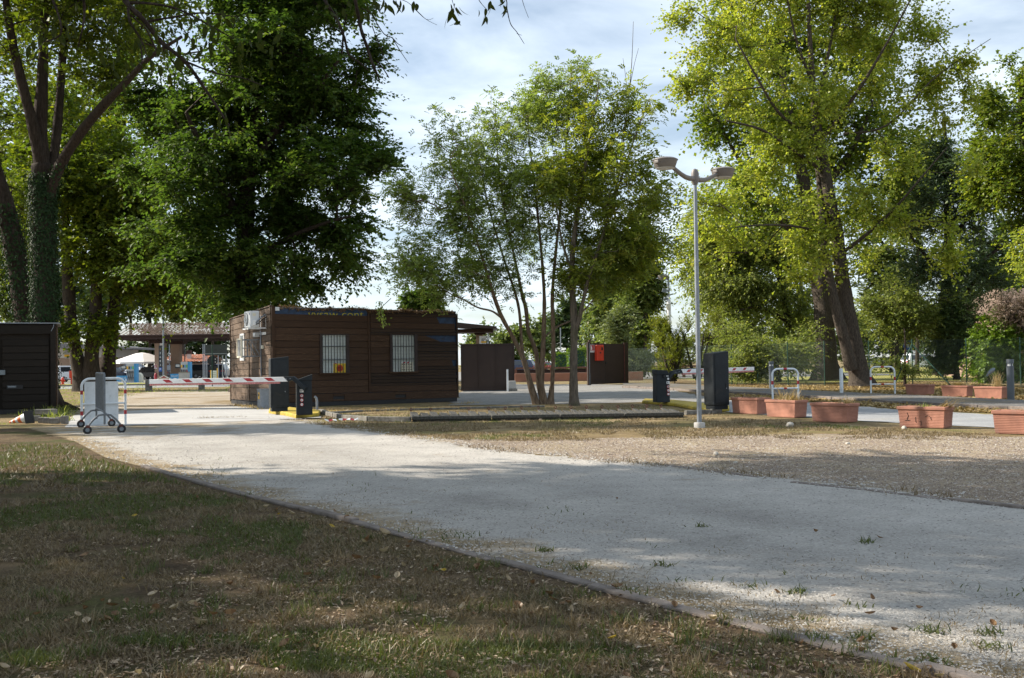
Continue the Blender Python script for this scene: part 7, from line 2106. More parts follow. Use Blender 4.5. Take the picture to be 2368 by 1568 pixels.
def banner(lab, x0, x1, yt, yb, Y, xt):
    a, c = A(x0, yb, Y), A(x1, yb, Y); h0, h1 = A(x0, yb, Y).z, A(x0, yt, Y).z; w = c.x - a.x
    t = thing('banner', lab, 'banner', ((a.x + c.x) / 2, Y, 0), 0, 'blue banners at the pumps')
    q = MB(); q.box((0, 0, (max(h0, .1) + h1) / 2), (w, .05, h1 - max(h0, .1))); q.build('panel', W_['banner'], t)
    q = MB()
    for s in (-1, 1): q.box((s * w * .42, .04, h1 / 2), (.06, .06, h1))
    q.build('leg', W_['galv'], t)
    text('Iperself', .20, (xt * w, -.03, h1 - .20), (math.pi / 2, 0, 0), W_['white_paint'], t)
    q = MB(); q.box((xt * w + .05, -.03, h1 - .48), (.26, .01, .16)); q.bar((xt * w - .08, -.03, h1 - .42), (xt * w + .0, -.03, h1 - .34), .01, .05, up=(0, 1, 0)); q.build('emblem', W_['white_paint'], t)
    if x0 < 300:
        q = MB(); q.prism([(w * .36, -.03, h1 - .28), (w * .46, -.03, h1 - .28), (w * .46, -.03, h1 - .48), (w * .41, -.03, h1 - .56), (w * .36, -.03, h1 - .48)], (0, -.01, 0)); q.build('shield', W_['white_paint'], t)
banner('blue banner fence left of the first pump', 267, 294, 869, 884, 95, .1)
banner('blue banner between the mast and the concrete block', 394, 413, 864.5, 880, 97, .0)
p = A(319, 884, 97)
t = thing('pump_shroud', 'rounded cream housing beside the first pump', 'housing', (p.x, 97, 0))
q = MB(); q.prism([(-.36, -.3, 0), (.42, -.3, 0), (.42, -.3, .55), (.34, -.3, .78), (.2, -.3, .88), (-.36, -.3, .90)], (0, .6, 0)); q.build('shell', W_['cream'], t, bevel=.03)
q = MB(); q.box((0, 0, .03), (.9, .7, .06)); q.build('plinth', W_['concrete'], t)
p = A(426, 880, 95)
t = thing('concrete_bin', 'square grey concrete block before the second pump', 'bin', (p.x, 95, 0))
q = MB(); q.box((0, 0, .45), (.84, .6, .86)); q.build('body', W_['concrete'], t, bevel=.02)
q = MB(); q.box((0, 0, .90), (.92, .68, .06)); q.build('lid', W_['old_concrete'], t)
q = MB(); q.box((.28, -.1, .99), (.10, .08, .12)); q.build('red_cup', W_['red_paint'], t)
# triangular red and white warning trestle
p = A(379, 893, 80)
t = thing('warning_trestle', 'red and white triangular warning trestle at the foot of the mast', 'trestle', (p.x, 80, 0))
q = MB()
q.prism([(-.52, 0, .42), (.52, 0, .42), (.0, 0, .70)], (0, .04, 0)); q.build('board', W_['red_paint'], t)
q = MB(); q.bar((-.54, -.01, .42), (0, -.01, .71), .05, .05, up=(0, 1, 0)); q.bar((.54, -.01, .42), (0, -.01, .71), .05, .05, up=(0, 1, 0)); q.bar((-.3, -.01, .50), (.3, -.01, .50), .05, .05, up=(0, 1, 0)); q.build('white_edge', W_['white_paint'], t)
for s in (-1, 1):
    q = MB(); q.bar((s * .36, 0, .42), (s * .30, 0, 0), .08, .06, up=(0, 1, 0)); q.build('leg', W_['red_paint'], t)
# sign backs
p = A(500, 880, 92)
t = thing('sign_board', 'large dark back of a sign board left of the cabin', 'sign', (p.x, 92, 0))
q = MB(); q.box((0, 0, (A(500, 797, 92).z + A(500, 822, 92).z) / 2), (PX(50, 92), .08, A(500, 797, 92).z - A(500, 822, 92).z)); q.build('panel', W_['dark_sign'], t)
for s in (-.5, .55):
    q = MB(); q.tube([(s, .08, 0), (s, .08, A(500, 800, 92).z)], .05, 8); q.build('post', W_['galv'], t)
q = MB(); q.box((0, -.05, A(500, 818, 92).z), (PX(50, 92), .03, .06)); q.build('rail', W_['galv'], t)
p = A(491, 905, 70)
t = thing('road_sign', 'round dark back of a traffic sign on a green pole', 'road sign', (p.x, 70, 0))
zc_ = A(491, 834, 70).z
q = MB(); q.tube([(0, 0, 0), (0, 0, A(491, 797, 70).z)], .035, 8); q.build('pole', W_['fence_green'], t)
q = MB(); q.lathe([(0, .015), (.34, .015), (.34, 0)], (0, .06, zc_), 20, R=Rx); q.build('disc', W_['dark_sign'], t)
q = MB(); q.box((0, .06, A(491, 851, 70).z), (.56, .02, .28)); q.build('plate', W_['dark_sign'], t)
q = MB()
for z in (.1, -.1): q.box((.20, .035, zc_ + z), (.05, .01, .08))
q.build('sticker', W_['white_paint'], t)
p = A(495, 890, 86)
t = thing('charging_box', 'white panel box between two yellow posts', 'box', (p.x, 86, 0))
for s in (-.27, .27):
    q = MB(); q.box((s, 0, .62), (.07, .07, 1.22)); q.build('yellow_post', W_['amber'], t)
q = MB(); q.box((0, 0, .55), (.46, .2, .95)); q.build('panel', W_['hoop_white'], t)
q = MB()
for k in range(5): q.box((0, -.105, .25 + .15 * k), (.34, .01, .05))
q.build('print', W_['pump'], t)
# red hydrant, red ticket box, parking sign, extinguisher
p = A(145, 887, 88)
t = thing('hydrant', 'short red fire hydrant on the verge by the white estate car', 'hydrant', (p.x, 88, 0))
q = MB(); q.lathe([(.16, 0), (.16, .06), (.10, .08), (.10, .36), (.15, .38), (.15, .43), (.11, .46), (.09, .58), (.03, .64), (0, .64)], n=14); q.build('barrel', W_['red_box'], t, smooth=True)
for s in (-1, 1):
    q = MB(); q.lathe([(0, .2), (.06, .2), (.06, .06), (.05, 0)], (0, 0, .33), 10, R=Matrix.Rotation(s * math.pi / 2, 3, 'Y')); q.build('outlet', W_['red_box'], t)
p = A(168, 888, 88)
t = thing('hose_cabinet', 'tall orange red box on a pedestal in front of the crooked linden', 'cabinet', (p.x, 88, 0))
q = MB(); q.box((0, 0, .85), (.46, .35, .62)); q.build('box', W_['red_box'], t, bevel=.02)
q = MB(); q.box((0, 0, .28), (.26, .22, .56)); q.build('pedestal', W_['red_box'], t)
q = MB(); q.box((0, -.18, .85), (.38, .01, .54)); q.build('door', W_['red_box'], t)
p = A(168, 886, 92)
t = thing('parking_sign', 'blue parking sign with a white panel left of the crooked linden', 'sign', (p.x, 92, 0))
z_ = A(168, 841, 92).z
q = MB(); q.tube([(0, .03, 0), (0, .03, z_ + .25)], .03, 8); q.build('pole', W_['galv'], t)
q = MB(); q.box((0, 0, z_), (.44, .03, .44)); q.build('panel', W_['blue_sign'], t)
text('P', .38, (0, -.02, z_), (math.pi / 2, 0, 0), W_['white_paint'], t)
q = MB(); q.box((0, 0, z_ - .36), (.40, .03, .24)); q.build('lower_panel', W_['canvas_shaded'], t)
for lab, x, yb, Y, s in (('red fire extinguisher standing at the foot of the brick pier', 360, 879, 111, 1.25), ('red fire extinguisher standing before the hedges', 1306, 857, 100, 1.0)):
    p = A(x, yb, Y)
    t = thing('fire_extinguisher', lab, 'extinguisher', (p.x, Y, 0))
    q = MB(); q.lathe([(.12 * s, 0), (.12 * s, .5 * s), (.08 * s, .58 * s), (.04 * s, .62 * s), (.04 * s, .68 * s)], n=12); q.build('cylinder', W_['red_paint'], t, smooth=True)
    q = MB(); q.bar((-.06 * s, 0, .70 * s), (.12 * s, 0, .74 * s), .04, .04); q.build('handle', W_['black'], t)
    q = MB(); q.tube([(.04 * s, -.08, .68 * s), (.14 * s, -.1, .6 * s), (.15 * s, -.1, .3 * s)], .02, 6); q.build('hose', W_['black'], t)
es2 = copy_tree(es, (A(359, 848, 111.5).x, 111.6, A(359, 848, 111.5).z), 0, 'small red fire sign on the brick pier above the extinguisher')
# bus stop style post by the hedge
p = A(1331, 860, 100)
t = thing('ticket_meter', 'slim meter post with a little roof before the taller hedge', 'meter', (p.x, 100, 0))
q = MB(); q.box((0, 0, .85), (.12, .12, 1.7)); q.build('post', W_['galv'], t)
q = MB(); q.box((-.2, 0, 1.72), (.8, .4, .08)); q.build('roof', W_['grey_steel'], t)
# ------------------------------------------------------------------ the near tree whose boughs hang into the top of the picture
yn = 7.6
nt_st = [[(-7.2, 3.2, 0, .30), (-7.1, 3.4, 2, .25), (-6.8, 3.8, 4, .21), (-6.2, 4.6, 6, .16), (-5.6, 5.4, 8.0, .10), (-5.2, 6.0, 10, .05)],
         [(-6.9, 3.7, 3.6, .14), (-5.4, 5.0, 4.9, .11), (-3.9, 6.3, 5.3, .085), (-2.2, 7.2, 5.0, .06), (-.4, 7.7, 4.8, .04), (1.0, 8.0, 4.6, .02)],
         [(-6.5, 4.2, 5.2, .10), (-4.6, 5.0, 6.5, .07), (-2.4, 5.4, 7.2, .05), (-.2, 5.4, 7.4, .03)]]
nbl = [((-6, 4.6, 8), (4.2, 4.2, 2.6)), ((-3.0, 5.0, 7.6), (3.4, 4.0, 2.0)), ((-.2, 6.2, 7.0), (2.6, 3.6, 1.5)), ((-4.8, 7.8, 6.8), (2.8, 2.8, 1.5)), ((-8.5, 5.5, 7.0), (3.0, 4.0, 2.6))]
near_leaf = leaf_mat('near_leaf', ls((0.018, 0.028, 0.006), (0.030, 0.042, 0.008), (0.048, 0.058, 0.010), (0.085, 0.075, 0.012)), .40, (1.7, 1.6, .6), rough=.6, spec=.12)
LF['near'] = near_leaf
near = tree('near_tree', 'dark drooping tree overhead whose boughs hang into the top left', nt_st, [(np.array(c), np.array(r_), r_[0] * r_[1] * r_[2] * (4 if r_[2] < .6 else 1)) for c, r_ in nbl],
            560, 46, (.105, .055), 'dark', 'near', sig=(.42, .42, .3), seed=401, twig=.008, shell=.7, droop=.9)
no = Vector(near.location)
def W(px, py, Y): return A(px, py, Y) - no
boughs = [
 ([(289, -60, 15), (289, 0, 13), (332, 46, 12), (371, 96, 11), (428, 143, 9), (478, 212, 7), (531, 292, 4)], 7.4),
 ([(300, 6, 7), (360, 10, 6), (420, 25, 5), (490, 62, 4), (540, 90, 2.5)], 7.2),
 ([(296, 20, 7), (300, 50, 6), (325, 90, 4), (340, 130, 2)], 7.3), ([(340, 50, 6), (400, 40, 5), (470, 30, 4), (550, 40, 2.5)], 7.6),
 ([(430, 143, 5), (500, 170, 4), (560, 180, 3), (610, 200, 2)], 7.3), ([(190, -30, 8), (195, 20, 7), (192, 60, 5), (180, 110, 3)], 7.1), ([(100, -40, 8), (130, 20, 6), (140, 80, 4), (90, 100, 2.5)], 7.0),
 ([(745, -40, 9), (751, 0, 8), (768, 28, 7.5), (783, 53, 7), (797, 92, 6), (806, 126, 5), (829, 143, 4), (852, 164, 3)], 7.9),
 ([(818, -40, 9), (821, 0, 8.5), (829, 40, 8), (836, 73, 8), (847, 105, 7), (859, 141, 6), (870, 168, 5), (877, 186, 3)], 7.7),
 ([(836, 20, 3), (856, 29, 2.6), (870, 52, 2.4), (888, 79, 2.4), (907, 88, 2), (918, 100, 1.8), (930, 108, 1.2)], 7.8), ([(907, 88, 2), (925, 118, 1.7), (944, 146, 1.0)], 7.8),
 ([(860, 60, 2.2), (875, 100, 2), (890, 135, 1.8), (903, 150, 1.0)], 7.7), ([(870, 140, 3), (885, 158, 3), (899, 180, 2.4)], 7.7), ([(840, -20, 2), (930, 0, 1.5), (960, 22, 1.2), (985, 45, 1.0), (1010, 58, .8)], 7.5), ([(955, 18, 1.0), (985, 45, 1), (1002, 42, .7)], 7.5),
 ([(1040, -30, 2), (1045, 0, 1.5), (1052, 20, 1.2), (1060, 36, 1)], 7.5), ([(1090, -30, 2), (1110, 5, 1.6), (1128, 25, 1)], 7.5), ([(1150, -30, 3), (1170, 0, 2.5), (1172, 20, 2.2), (1180, 55, 2), (1195, 75, 1.6), (1212, 102, 1)], 7.5), ([(1195, 78, 1.2), (1206, 82, .8)], 7.5), ([(1200, -30, 1.6), (1210, 10, 1.2), (1222, 42, .8)], 7.5),
]
for i, (pts, Y) in enumerate(boughs):
    q = MB()
    sp = smooth_path([(p[0], p[1], p[2], 0) for p in pts], 4)
    rs = random.Random(i)
    P = [W(a, b_, Y + .05 * math.sin(k * .7 + i)) for k, (a, b_, c, d) in enumerate(sp)]
    q.tube(P, [max(c, .6) * .5 * Y / F * (1 + .12 * math.sin(k * 2.1)) for k, (a, b_, c, d) in enumerate(sp)], 6)
    q.build('bough', BK['dark'], near, smooth=True)
# single hanging leaves sharing three meshes
def leaf_proto(L, Wd, curl, name='leaf'):
    q = MB(); n = 6
    for i in range(n):
        t0, t1 = i / n, (i + 1) / n
        wf = lambda t: Wd * .5 * math.sin(math.pi * min(1, t * .96 + .02) ** .8)
        z = lambda t: -curl * t * t
        a = [(-wf(t0), t0 * L, z(t0) + .12 * wf(t0)), (0, t0 * L, z(t0)), (wf(t0), t0 * L, z(t0) + .12 * wf(t0))]
        c = [(-wf(t1), t1 * L, z(t1) + .12 * wf(t1)), (0, t1 * L, z(t1)), (wf(t1), t1 * L, z(t1) + .12 * wf(t1))]
        q.face([a[0], a[1], c[1], c[0]]); q.face([a[1], a[2], c[2], c[1]])
    me_o = q.build(name, near_leaf)
    return me_o
protos = [leaf_proto(.088, .036, .015), leaf_proto(.075, .034, .03), leaf_proto(.098, .038, .05)]
meshes = [o.data for o in protos]
for o in protos: bpy.data.objects.remove(o)
rs = random.Random(9)
regions = [(130, 70, 80, 60, 26), (250, 60, 70, 60, 30), (360, 60, 60, 60, 26), (420, 130, 60, 50, 26), (480, 90, 70, 50, 30), (540, 60, 60, 60, 22), (430, 40, 60, 40, 22), (580, 170, 50, 50, 14), (600, 110, 50, 60, 16), (520, 280, 45, 40, 14), (250, 150, 70, 40, 14), (60, 120, 50, 60, 10), (320, 150, 50, 40, 12),
           (1052, 35, 22, 26, 9), (1040, 15, 14, 10, 4), (1122, 30, 15, 14, 6), (1155, 8, 26, 16, 12), (895, 5, 30, 12, 14), (850, 20, 40, 20, 14), (780, 20, 40, 20, 8), (940, 5, 24, 10, 6)]
lf = 0
for x, y, rx, ry, n in regions:
    for k in range(int(n * .84)):
        px, py = x + rs.gauss(0, rx * .55), y + rs.gauss(0, ry * .55)
        Y = rs.uniform(6.9, 8.2)
        o = bpy.data.objects.new('leaf', rs.choice(meshes))
        COL.objects.link(o); o.parent = near
        d = Vector((rs.gauss(0, .35), rs.gauss(0, .35), -1)).normalized()
        o.rotation_euler = (d.to_track_quat('Y', 'Z') @ Matrix.Rotation(rs.uniform(0, 6.28), 4, 'Y').to_quaternion()).to_euler()
        o.location = W(px, py, Y)
        s = rs.uniform(.7, 1.1); o.scale = (s, s, s); lf += 1

# ------------------------------------------------------------------ grass, stones and fallen leaves in the foreground
grass_dry = leaf_mat('grass_dry', ls((0.085, 0.062, 0.034), (0.175, 0.132, 0.074), (0.29, 0.23, 0.135)), .2, (1.3, 1.2, .8))
grass_green = leaf_mat('grass_green', ls((0.045, 0.062, 0.017), (0.080, 0.100, 0.026), (0.13, 0.142, 0.043)), .3, (1.4, 1.4, .7))
def blades(name, C, h, w, m, seed, lean=.5, label=None):
    rs = np.random.RandomState(seed); n = len(C)
    a = rs.rand(n) * 2 * math.pi
    S = np.stack([np.cos(a), np.sin(a), np.zeros(n)], axis=1) * (w * rs.uniform(.6, 1.3, n))[:, None]
    D = np.stack([rs.normal(0, lean, n), rs.normal(0, lean, n), np.ones(n)], axis=1); D = unit(D)
    D2 = D.copy(); D2[:, 2] *= .45; D2 = unit(D2 + rs.normal(0, .2, D.shape))
    H = (h * rs.uniform(.4, 1.3, n))[:, None]
    v = np.empty((n, 5, 3))
    v[:, 0] = C - S; v[:, 1] = C + S
    v[:, 2] = C + D * H * .55 - S * .7; v[:, 3] = C + D * H * .55 + S * .7
    v[:, 4] = C + D * H * .55 + D2 * H * .5
    k = np.arange(n)[:, None] * 5
    f = np.concatenate([k + [[0, 1, 3]], k + [[0, 3, 2]], k + [[2, 3, 4]]], axis=1).reshape(-1, 3)
    o = fast_mesh(name, v.reshape(-1, 3), f, m, None, np.repeat(rs.rand(n), 5))
    return tag(o, label, kind='stuff')
def dist_poly(x, y, pl):
    d = np.full(len(x), 1e9)
    for i in range(len(pl) - 1):
        a, b_ = pl[i], pl[i + 1]; e = b_ - a
        t = np.clip(((x - a[0]) * e[0] + (y - a[1]) * e[1]) / (e @ e), 0, 1)
        d = np.minimum(d, np.hypot(x - a[0] - t * e[0], y - a[1] - t * e[1]))
    return d
rs = np.random.RandomState(5)
def sample_view(n, pymin, pymax, pxmin=-40, pxmax=2420, power=1.0):
    """ground points spread over the part of the ground that the picture shows"""
    py = pymin + (pymax - pymin) * rs.rand(n) ** power
    px = rs.uniform(pxmin, pxmax, n)
    d0 = np.array(FWD)[None] + np.array(RIGHT)[None] * ((px - 1183.5) / F)[:, None] - np.array(UP)[None] * ((py - 784.0) / F)[:, None]
    t = -EYE.z / d0[:, 2]
    return d0[:, 0] * t, d0[:, 1] * t
x, y = sample_view(270000, 1030, 1640)
ins = pip(x, y, LAWN)
x, y = x[ins], y[ins]
g = vnoise(x, y, .9, 3) * .6 + vnoise(x, y, .3, 4) * .4
far_ = np.clip((y - 6) / 8, 0, 1) * (x < -1.5)
green = g + far_ * .22 - .05
bare = vnoise(x, y, .55, 8) * .5 + vnoise(x, y, .18, 9) * .5
u = rs.rand(len(x))
dk_ = dist_poly(x, y, np.array([(p.x, p.y) for p in NEAR])) > .16
sel = (green > .60) & (u < .8) & dk_
C = np.stack([x[sel], y[sel], np.full(sel.sum(), .004)], axis=1)
sz = np.clip(C[:, 1] / 7, .8, 1.8)
blades('green_grass', C, .042 * sz, .0030 * sz, grass_green, 1, .7, 'patches of short green grass on the shaded lawn')
sel = (green <= .60) & (bare > .38) & (u < .85) & dk_
C = np.stack([x[sel], y[sel], np.full(sel.sum(), .004)], axis=1)
sz = np.clip(C[:, 1] / 7, .8, 1.8)
blades('dry_grass', C, .044 * sz, .0028 * sz, grass_dry, 2, 1.1, 'thin dry grass on the shaded lawn')
# longer tufts
nt = 420
xx, yy = sample_view(1500, 1080, 1620)
k = pip(xx, yy, LAWN); xx, yy = xx[k][:nt], yy[k][:nt]
C = np.concatenate([np.stack([xx[i] + rs.normal(0, .035, 28), yy[i] + rs.normal(0, .035, 28), np.full(28, .004)], axis=1) for i in range(len(xx))])
h = len(C) // 28 // 2 * 28
blades('grass_tufts', C[:h], np.full(h, .075), np.full(h, .0024), grass_green, 3, .45, 'longer green tufts standing in the lawn')
blades('straw_tufts', C[h:], np.full(len(C) - h, .075), np.full(len(C) - h, .0024), grass_dry, 4, .6, 'longer straw coloured tufts in the lawn')
# sparse growth on the drive's near margin, on the island and round the planters
ROADP = [(p.x, p.y) for p in NEAR] + [(p.x, p.y) for p in reversed(FAR)]
xx, yy = sample_view(60000, 1000, 1640)
k = pip(xx, yy, ROADP)
xx, yy = xx[k], yy[k]
npoly = np.array([(p.x, p.y) for p in NEAR])
dd = dist_poly(xx, yy, npoly)
pr = np.exp(-dd / .75) * (vnoise(xx, yy, .35, 11) > .46)
k = rs.rand(len(xx)) < pr * .9
C = np.stack([xx[k], yy[k], np.full(k.sum(), .02)], axis=1)
mg = vnoise(C[:, 0], C[:, 1], .5, 12) > .72
blades('margin_grass', C[~mg], np.full((~mg).sum(), .03), np.full((~mg).sum(), .0025), grass_dry, 6, 1.0, 'dry growth creeping over the drive margin')
blades('margin_weeds', C[mg], np.full(mg.sum(), .045), np.full(mg.sum(), .004), grass_green, 7, .8, 'small green weeds on the drive margin')
ISL = [(p.x, p.y) for p in GX((745, 960), (1000, 950), (1260, 944), (1480, 938), (1640, 956), (1700, 964), (1900, 982), (2100, 996), (2420, 1012), (2420, 1022), (2000, 1016), (1600, 1016), (1250, 1022), (1060, 1020), (900, 1002), (760, 984))]
xx, yy = sample_view(95000, 936, 1036, 700, 2420)
k = pip(xx, yy, ISL); xx, yy = xx[k], yy[k]
gg = vnoise(xx, yy, 1.6, 21) * .6 + vnoise(xx, yy, .4, 22) * .4
k = (gg < .62) & (gg > .33)
C = np.stack([xx[k], yy[k], np.full(k.sum(), .004)], axis=1)
blades('island_grass', C, np.full(len(C), .048), np.full(len(C), .006), grass_dry, 8, .8, 'dry grass on the island and under the planters')
k = gg >= .66
C = np.stack([xx[k], yy[k], np.full(k.sum(), .004)], axis=1)
blades('island_weeds', C, np.full(len(C), .055), np.full(len(C), .005), grass_green, 9, .7, 'green grass in the island')
xx, yy = sample_view(60000, 880, 1060, -40, 640)
k = ~pip(xx, yy, ROADP)
gg = vnoise(xx, yy, 2.5, 31)
k = k & (gg > .5) & (yy > 24)
PADP = [(p.x, p.y) for p in GX((152, 990), (640, 972), (742, 967), (735, 955), (620, 944), (640, 906), (330, 908), (168, 962))]
k = k & ~pip(xx, yy, PADP)
C = np.stack([xx[k], yy[k], np.full(k.sum(), .0)], axis=1)
blades('far_grass', C, np.clip(C[:, 1] / 400, .04, .16), np.clip(C[:, 1] / 6000, .004, .012), LF['elm'], 10, .6, 'grass on the far verge at the left')
C = []
for cx_, cy_, n_, s_ in ((60, 975, 40, .05), (104, 962, 120, .10), (128, 962, 120, .10), (140, 974, 80, .08), (150, 955, 60, .1), (120, 977, 50, .06)):
    p = G(cx_, cy_); C.append(np.stack([p.x + rs.normal(0, s_ * 1.6, n_), p.y + rs.normal(0, s_, n_), np.full(n_, .0)], axis=1))
C = np.concatenate(C)
blades('heap_weeds', C, np.full(len(C), .30), np.full(len(C), .010), LF['elm'], 12, .5, 'green weeds growing through the block heap')
# yellowish litter below the cabin and dry weeds before it
C = []
for x0, y0, x1, y1, n_ in ((735, 955, 900, 950, 500), (900, 950, 1060, 944, 400), (540, 938, 610, 948, 500), (1060, 936, 1100, 932, 120)):
    p0, p1 = G(x0, y0), G(x1, y1); t_ = rs.rand(n_)
    C.append(np.stack([p0.x + (p1.x - p0.x) * t_ + rs.normal(0, .12, n_), p0.y + (p1.y - p0.y) * t_ + rs.normal(0, .15, n_), np.full(n_, .0)], axis=1))
C = np.concatenate(C)
blades('wall_weeds', C, np.full(len(C), .12), np.full(len(C), .006), straw, 13, .6, 'straw and weeds along the foot of the cabin')

# loose stones on the drive
def stones(name, C, s, m, seed, label):
    rs2 = np.random.RandomState(seed); n = len(C)
    base = np.array([(1, 0, .1), (0, 1, .1), (-1, 0, .1), (0, -1, .1), (0, 0, .75), (0, 0, -.4)])
    v = base[None] * (s * rs2.uniform(.5, 1.3, n))[:, None, None] * rs2.uniform(.6, 1.35, (n, 6, 1))
    a = rs2.rand(n) * 6.28; ca, sa = np.cos(a), np.sin(a)
    vx = v[..., 0] * ca[:, None] - v[..., 1] * sa[:, None] * .8; vy = v[..., 0] * sa[:, None] + v[..., 1] * ca[:, None] * .8
    v = np.stack([vx, vy, v[..., 2] * .8], axis=2) + C[:, None]
    k_ = np.arange(n)[:, None] * 6
    f = np.concatenate([k_ + [[0, 1, 4]], k_ + [[1, 2, 4]], k_ + [[2, 3, 4]], k_ + [[3, 0, 4]]], axis=1).reshape(-1, 3)
    return tag(fast_mesh(name, v.reshape(-1, 3), f, m, None, np.repeat(rs2.rand(n), 6)), label, kind='stuff')
stone_m = leaf_mat('stone_mix', ls((0.16, 0.15, 0.14), (0.34, 0.32, 0.295), (0.42, 0.40, 0.365), (0.52, 0.495, 0.455)), 0, rough=.9, spec=.1, mixr=1.0)
xx, yy = sample_view(130000, 1015, 1640)
k = pip(xx, yy, ROADP); xx, yy = xx[k], yy[k]
dn = dist_poly(xx, yy, npoly); df = dist_poly(xx, yy, np.array([(p.x, p.y) for p in FAR]))
pr = .10 + .65 * np.exp(-dn / .8) + .6 * np.exp(-df / .45)
pr *= .5 + vnoise(xx, yy, .5, 41)
k = rs.rand(len(xx)) < pr
C = np.stack([xx[k], yy[k], np.full(k.sum(), .016)], axis=1)
near_edge = np.exp(-dn[k] / .7) + .8 * np.exp(-df[k] / .4)
stones('gravel', C, np.clip(.0062 * C[:, 1] / 7, .005, .016) * (1 + .62 * np.clip(near_edge, 0, 1)), stone_m, 14, 'loose crushed stone along the drive edges')
stone_b = leaf_mat('stone_brown_mix', ls((0.10, 0.075, 0.065), (0.20, 0.155, 0.13), (0.29, 0.235, 0.20), (0.52, 0.49, 0.44)), 0, rough=.9, spec=.1, mixr=1.0)
xx, yy = sample_view(40000, 1010, 1180, 1050, 2420)
k = pip(xx, yy, BROWN); xx, yy = xx[k], yy[k]
C = np.stack([xx, yy, np.full(len(xx), .008)], axis=1)
stones('brown_stones', C, np.clip(.012 * C[:, 1] / 14, .008, .022), stone_b, 15, 'loose brown and white stones on the parking ground')

fpoly = np.array([(p.x, p.y) for p in FAR])
tq = rs.rand(3600); idx_ = np.clip((tq * (M_ - 1)).astype(int), 0, M_ - 1)
pe = fa[idx_]; off = rs.normal(.10, .26, (len(tq), 2))
keep = vnoise(pe[:, 0], pe[:, 1], 1.1, 71) > .30
C = np.stack([pe[keep, 0] + off[keep, 0] * .6, pe[keep, 1] + off[keep, 1], np.full(keep.sum(), .012)], axis=1)
stones('edge_stones', C, rs.uniform(.008, .018, len(C)), stone_m, 16, 'white stones strewn along the far edge of the drive')
tq = rs.rand(3000); idx_ = np.clip((tq * (M_ - 1)).astype(int), 0, M_ - 1)
pe = fa[idx_]; kk = vnoise(pe[:, 0], pe[:, 1], .8, 72) > .60
C = np.stack([pe[kk, 0] + rs.normal(0, .12, kk.sum()), pe[kk, 1] + rs.normal(.06, .12, kk.sum()), np.full(kk.sum(), .008)], axis=1)
blades('edge_straw', C, np.full(len(C), .075), np.full(len(C), .005), grass_dry, 17, .8, 'dry tufts along the far edge of the drive')
# small weeds rooted in the near half of the drive
C = []
for k_ in range(34):
    px_, py_ = rs.uniform(1000, 2340), rs.uniform(1180, 1540)
    p = G(px_, py_)
    if not pip(np.array([p.x]), np.array([p.y]), ROADP)[0]: continue
    dd_ = dist_poly(np.array([p.x]), np.array([p.y]), npoly)[0]
    if rs.rand() > math.exp(-dd_ / 1.3) * 1.3: continue
    n_ = rs.randint(14, 60)
    C.append(np.stack([p.x + rs.normal(0, .035, n_), p.y + rs.normal(0, .035, n_), np.full(n_, .012)], axis=1))
C = np.concatenate(C)
blades('drive_weeds', C, np.full(len(C), .05), np.full(len(C), .0045), grass_green, 18, .9, 'small weeds rooted in the gravel drive')
# fallen leaves: the larger ones are single things, the crumbs one mass
fall_m = leaf_mat('fallen_leaf', ls((0.09, 0.045, 0.022), (0.17, 0.095, 0.045), (0.27, 0.175, 0.09), (0.38, 0.28, 0.15)), .15, (1.2, 1.1, .8))
fall_y = leaf_mat('fallen_leaf_yellow', ls((0.34, 0.22, 0.02), (0.46, 0.34, 0.05)), .2)
def fallen_proto(L, Wd, curl, m):
    q = MB(); n = 5
    for i in range(n):
        t0, t1 = i / n, (i + 1) / n
        wf = lambda t: Wd * .5 * math.sin(math.pi * (t * .94 + .03)) ** .7
        z = lambda t, s: curl * (t - .5) ** 2 * 4 * L + abs(s) * 2.6 * curl * 1.4 + .004
        a = [(s * wf(t0), (t0 - .5) * L, z(t0, s * wf(t0))) for s in (-1, 0, 1)]; c = [(s * wf(t1), (t1 - .5) * L, z(t1, s * wf(t1))) for s in (-1, 0, 1)]
        q.face([a[0], a[1], c[1], c[0]]); q.face([a[1], a[2], c[2], c[1]])
    o = q.build('fallen_leaf', m); me = o.data; bpy.data.objects.remove(o); return me
fm = [fallen_proto(.075, .050, .12, fall_m), fallen_proto(.09, .055, .25, fall_m), fallen_proto(.065, .045, .35, fall_m), fallen_proto(.10, .05, .18, fall_m)]
fy = fallen_proto(.08, .055, .15, fall_y)
fall_p = leaf_mat('fallen_leaf_pale', ls((0.26, 0.19, 0.12), (0.40, 0.32, 0.22), (0.50, 0.43, 0.32)), .15)
fp_m = [fallen_proto(.075, .048, .2, fall_p), fallen_proto(.09, .05, .3, fall_p)]
rr2 = random.Random(17)
xx, yy = sample_view(3600, 1150, 1600, 0, 2360, .9)
kk = rs.rand(len(xx)) < (vnoise(xx, yy, .9, 61) ** 3 * 1.2 + .9 * np.exp(-dist_poly(xx, yy, npoly) / .25) * .5)
xx, yy = xx[kk], yy[kk]
kl = pip(xx, yy, LAWN)
nl_, nr_ = 0, 0
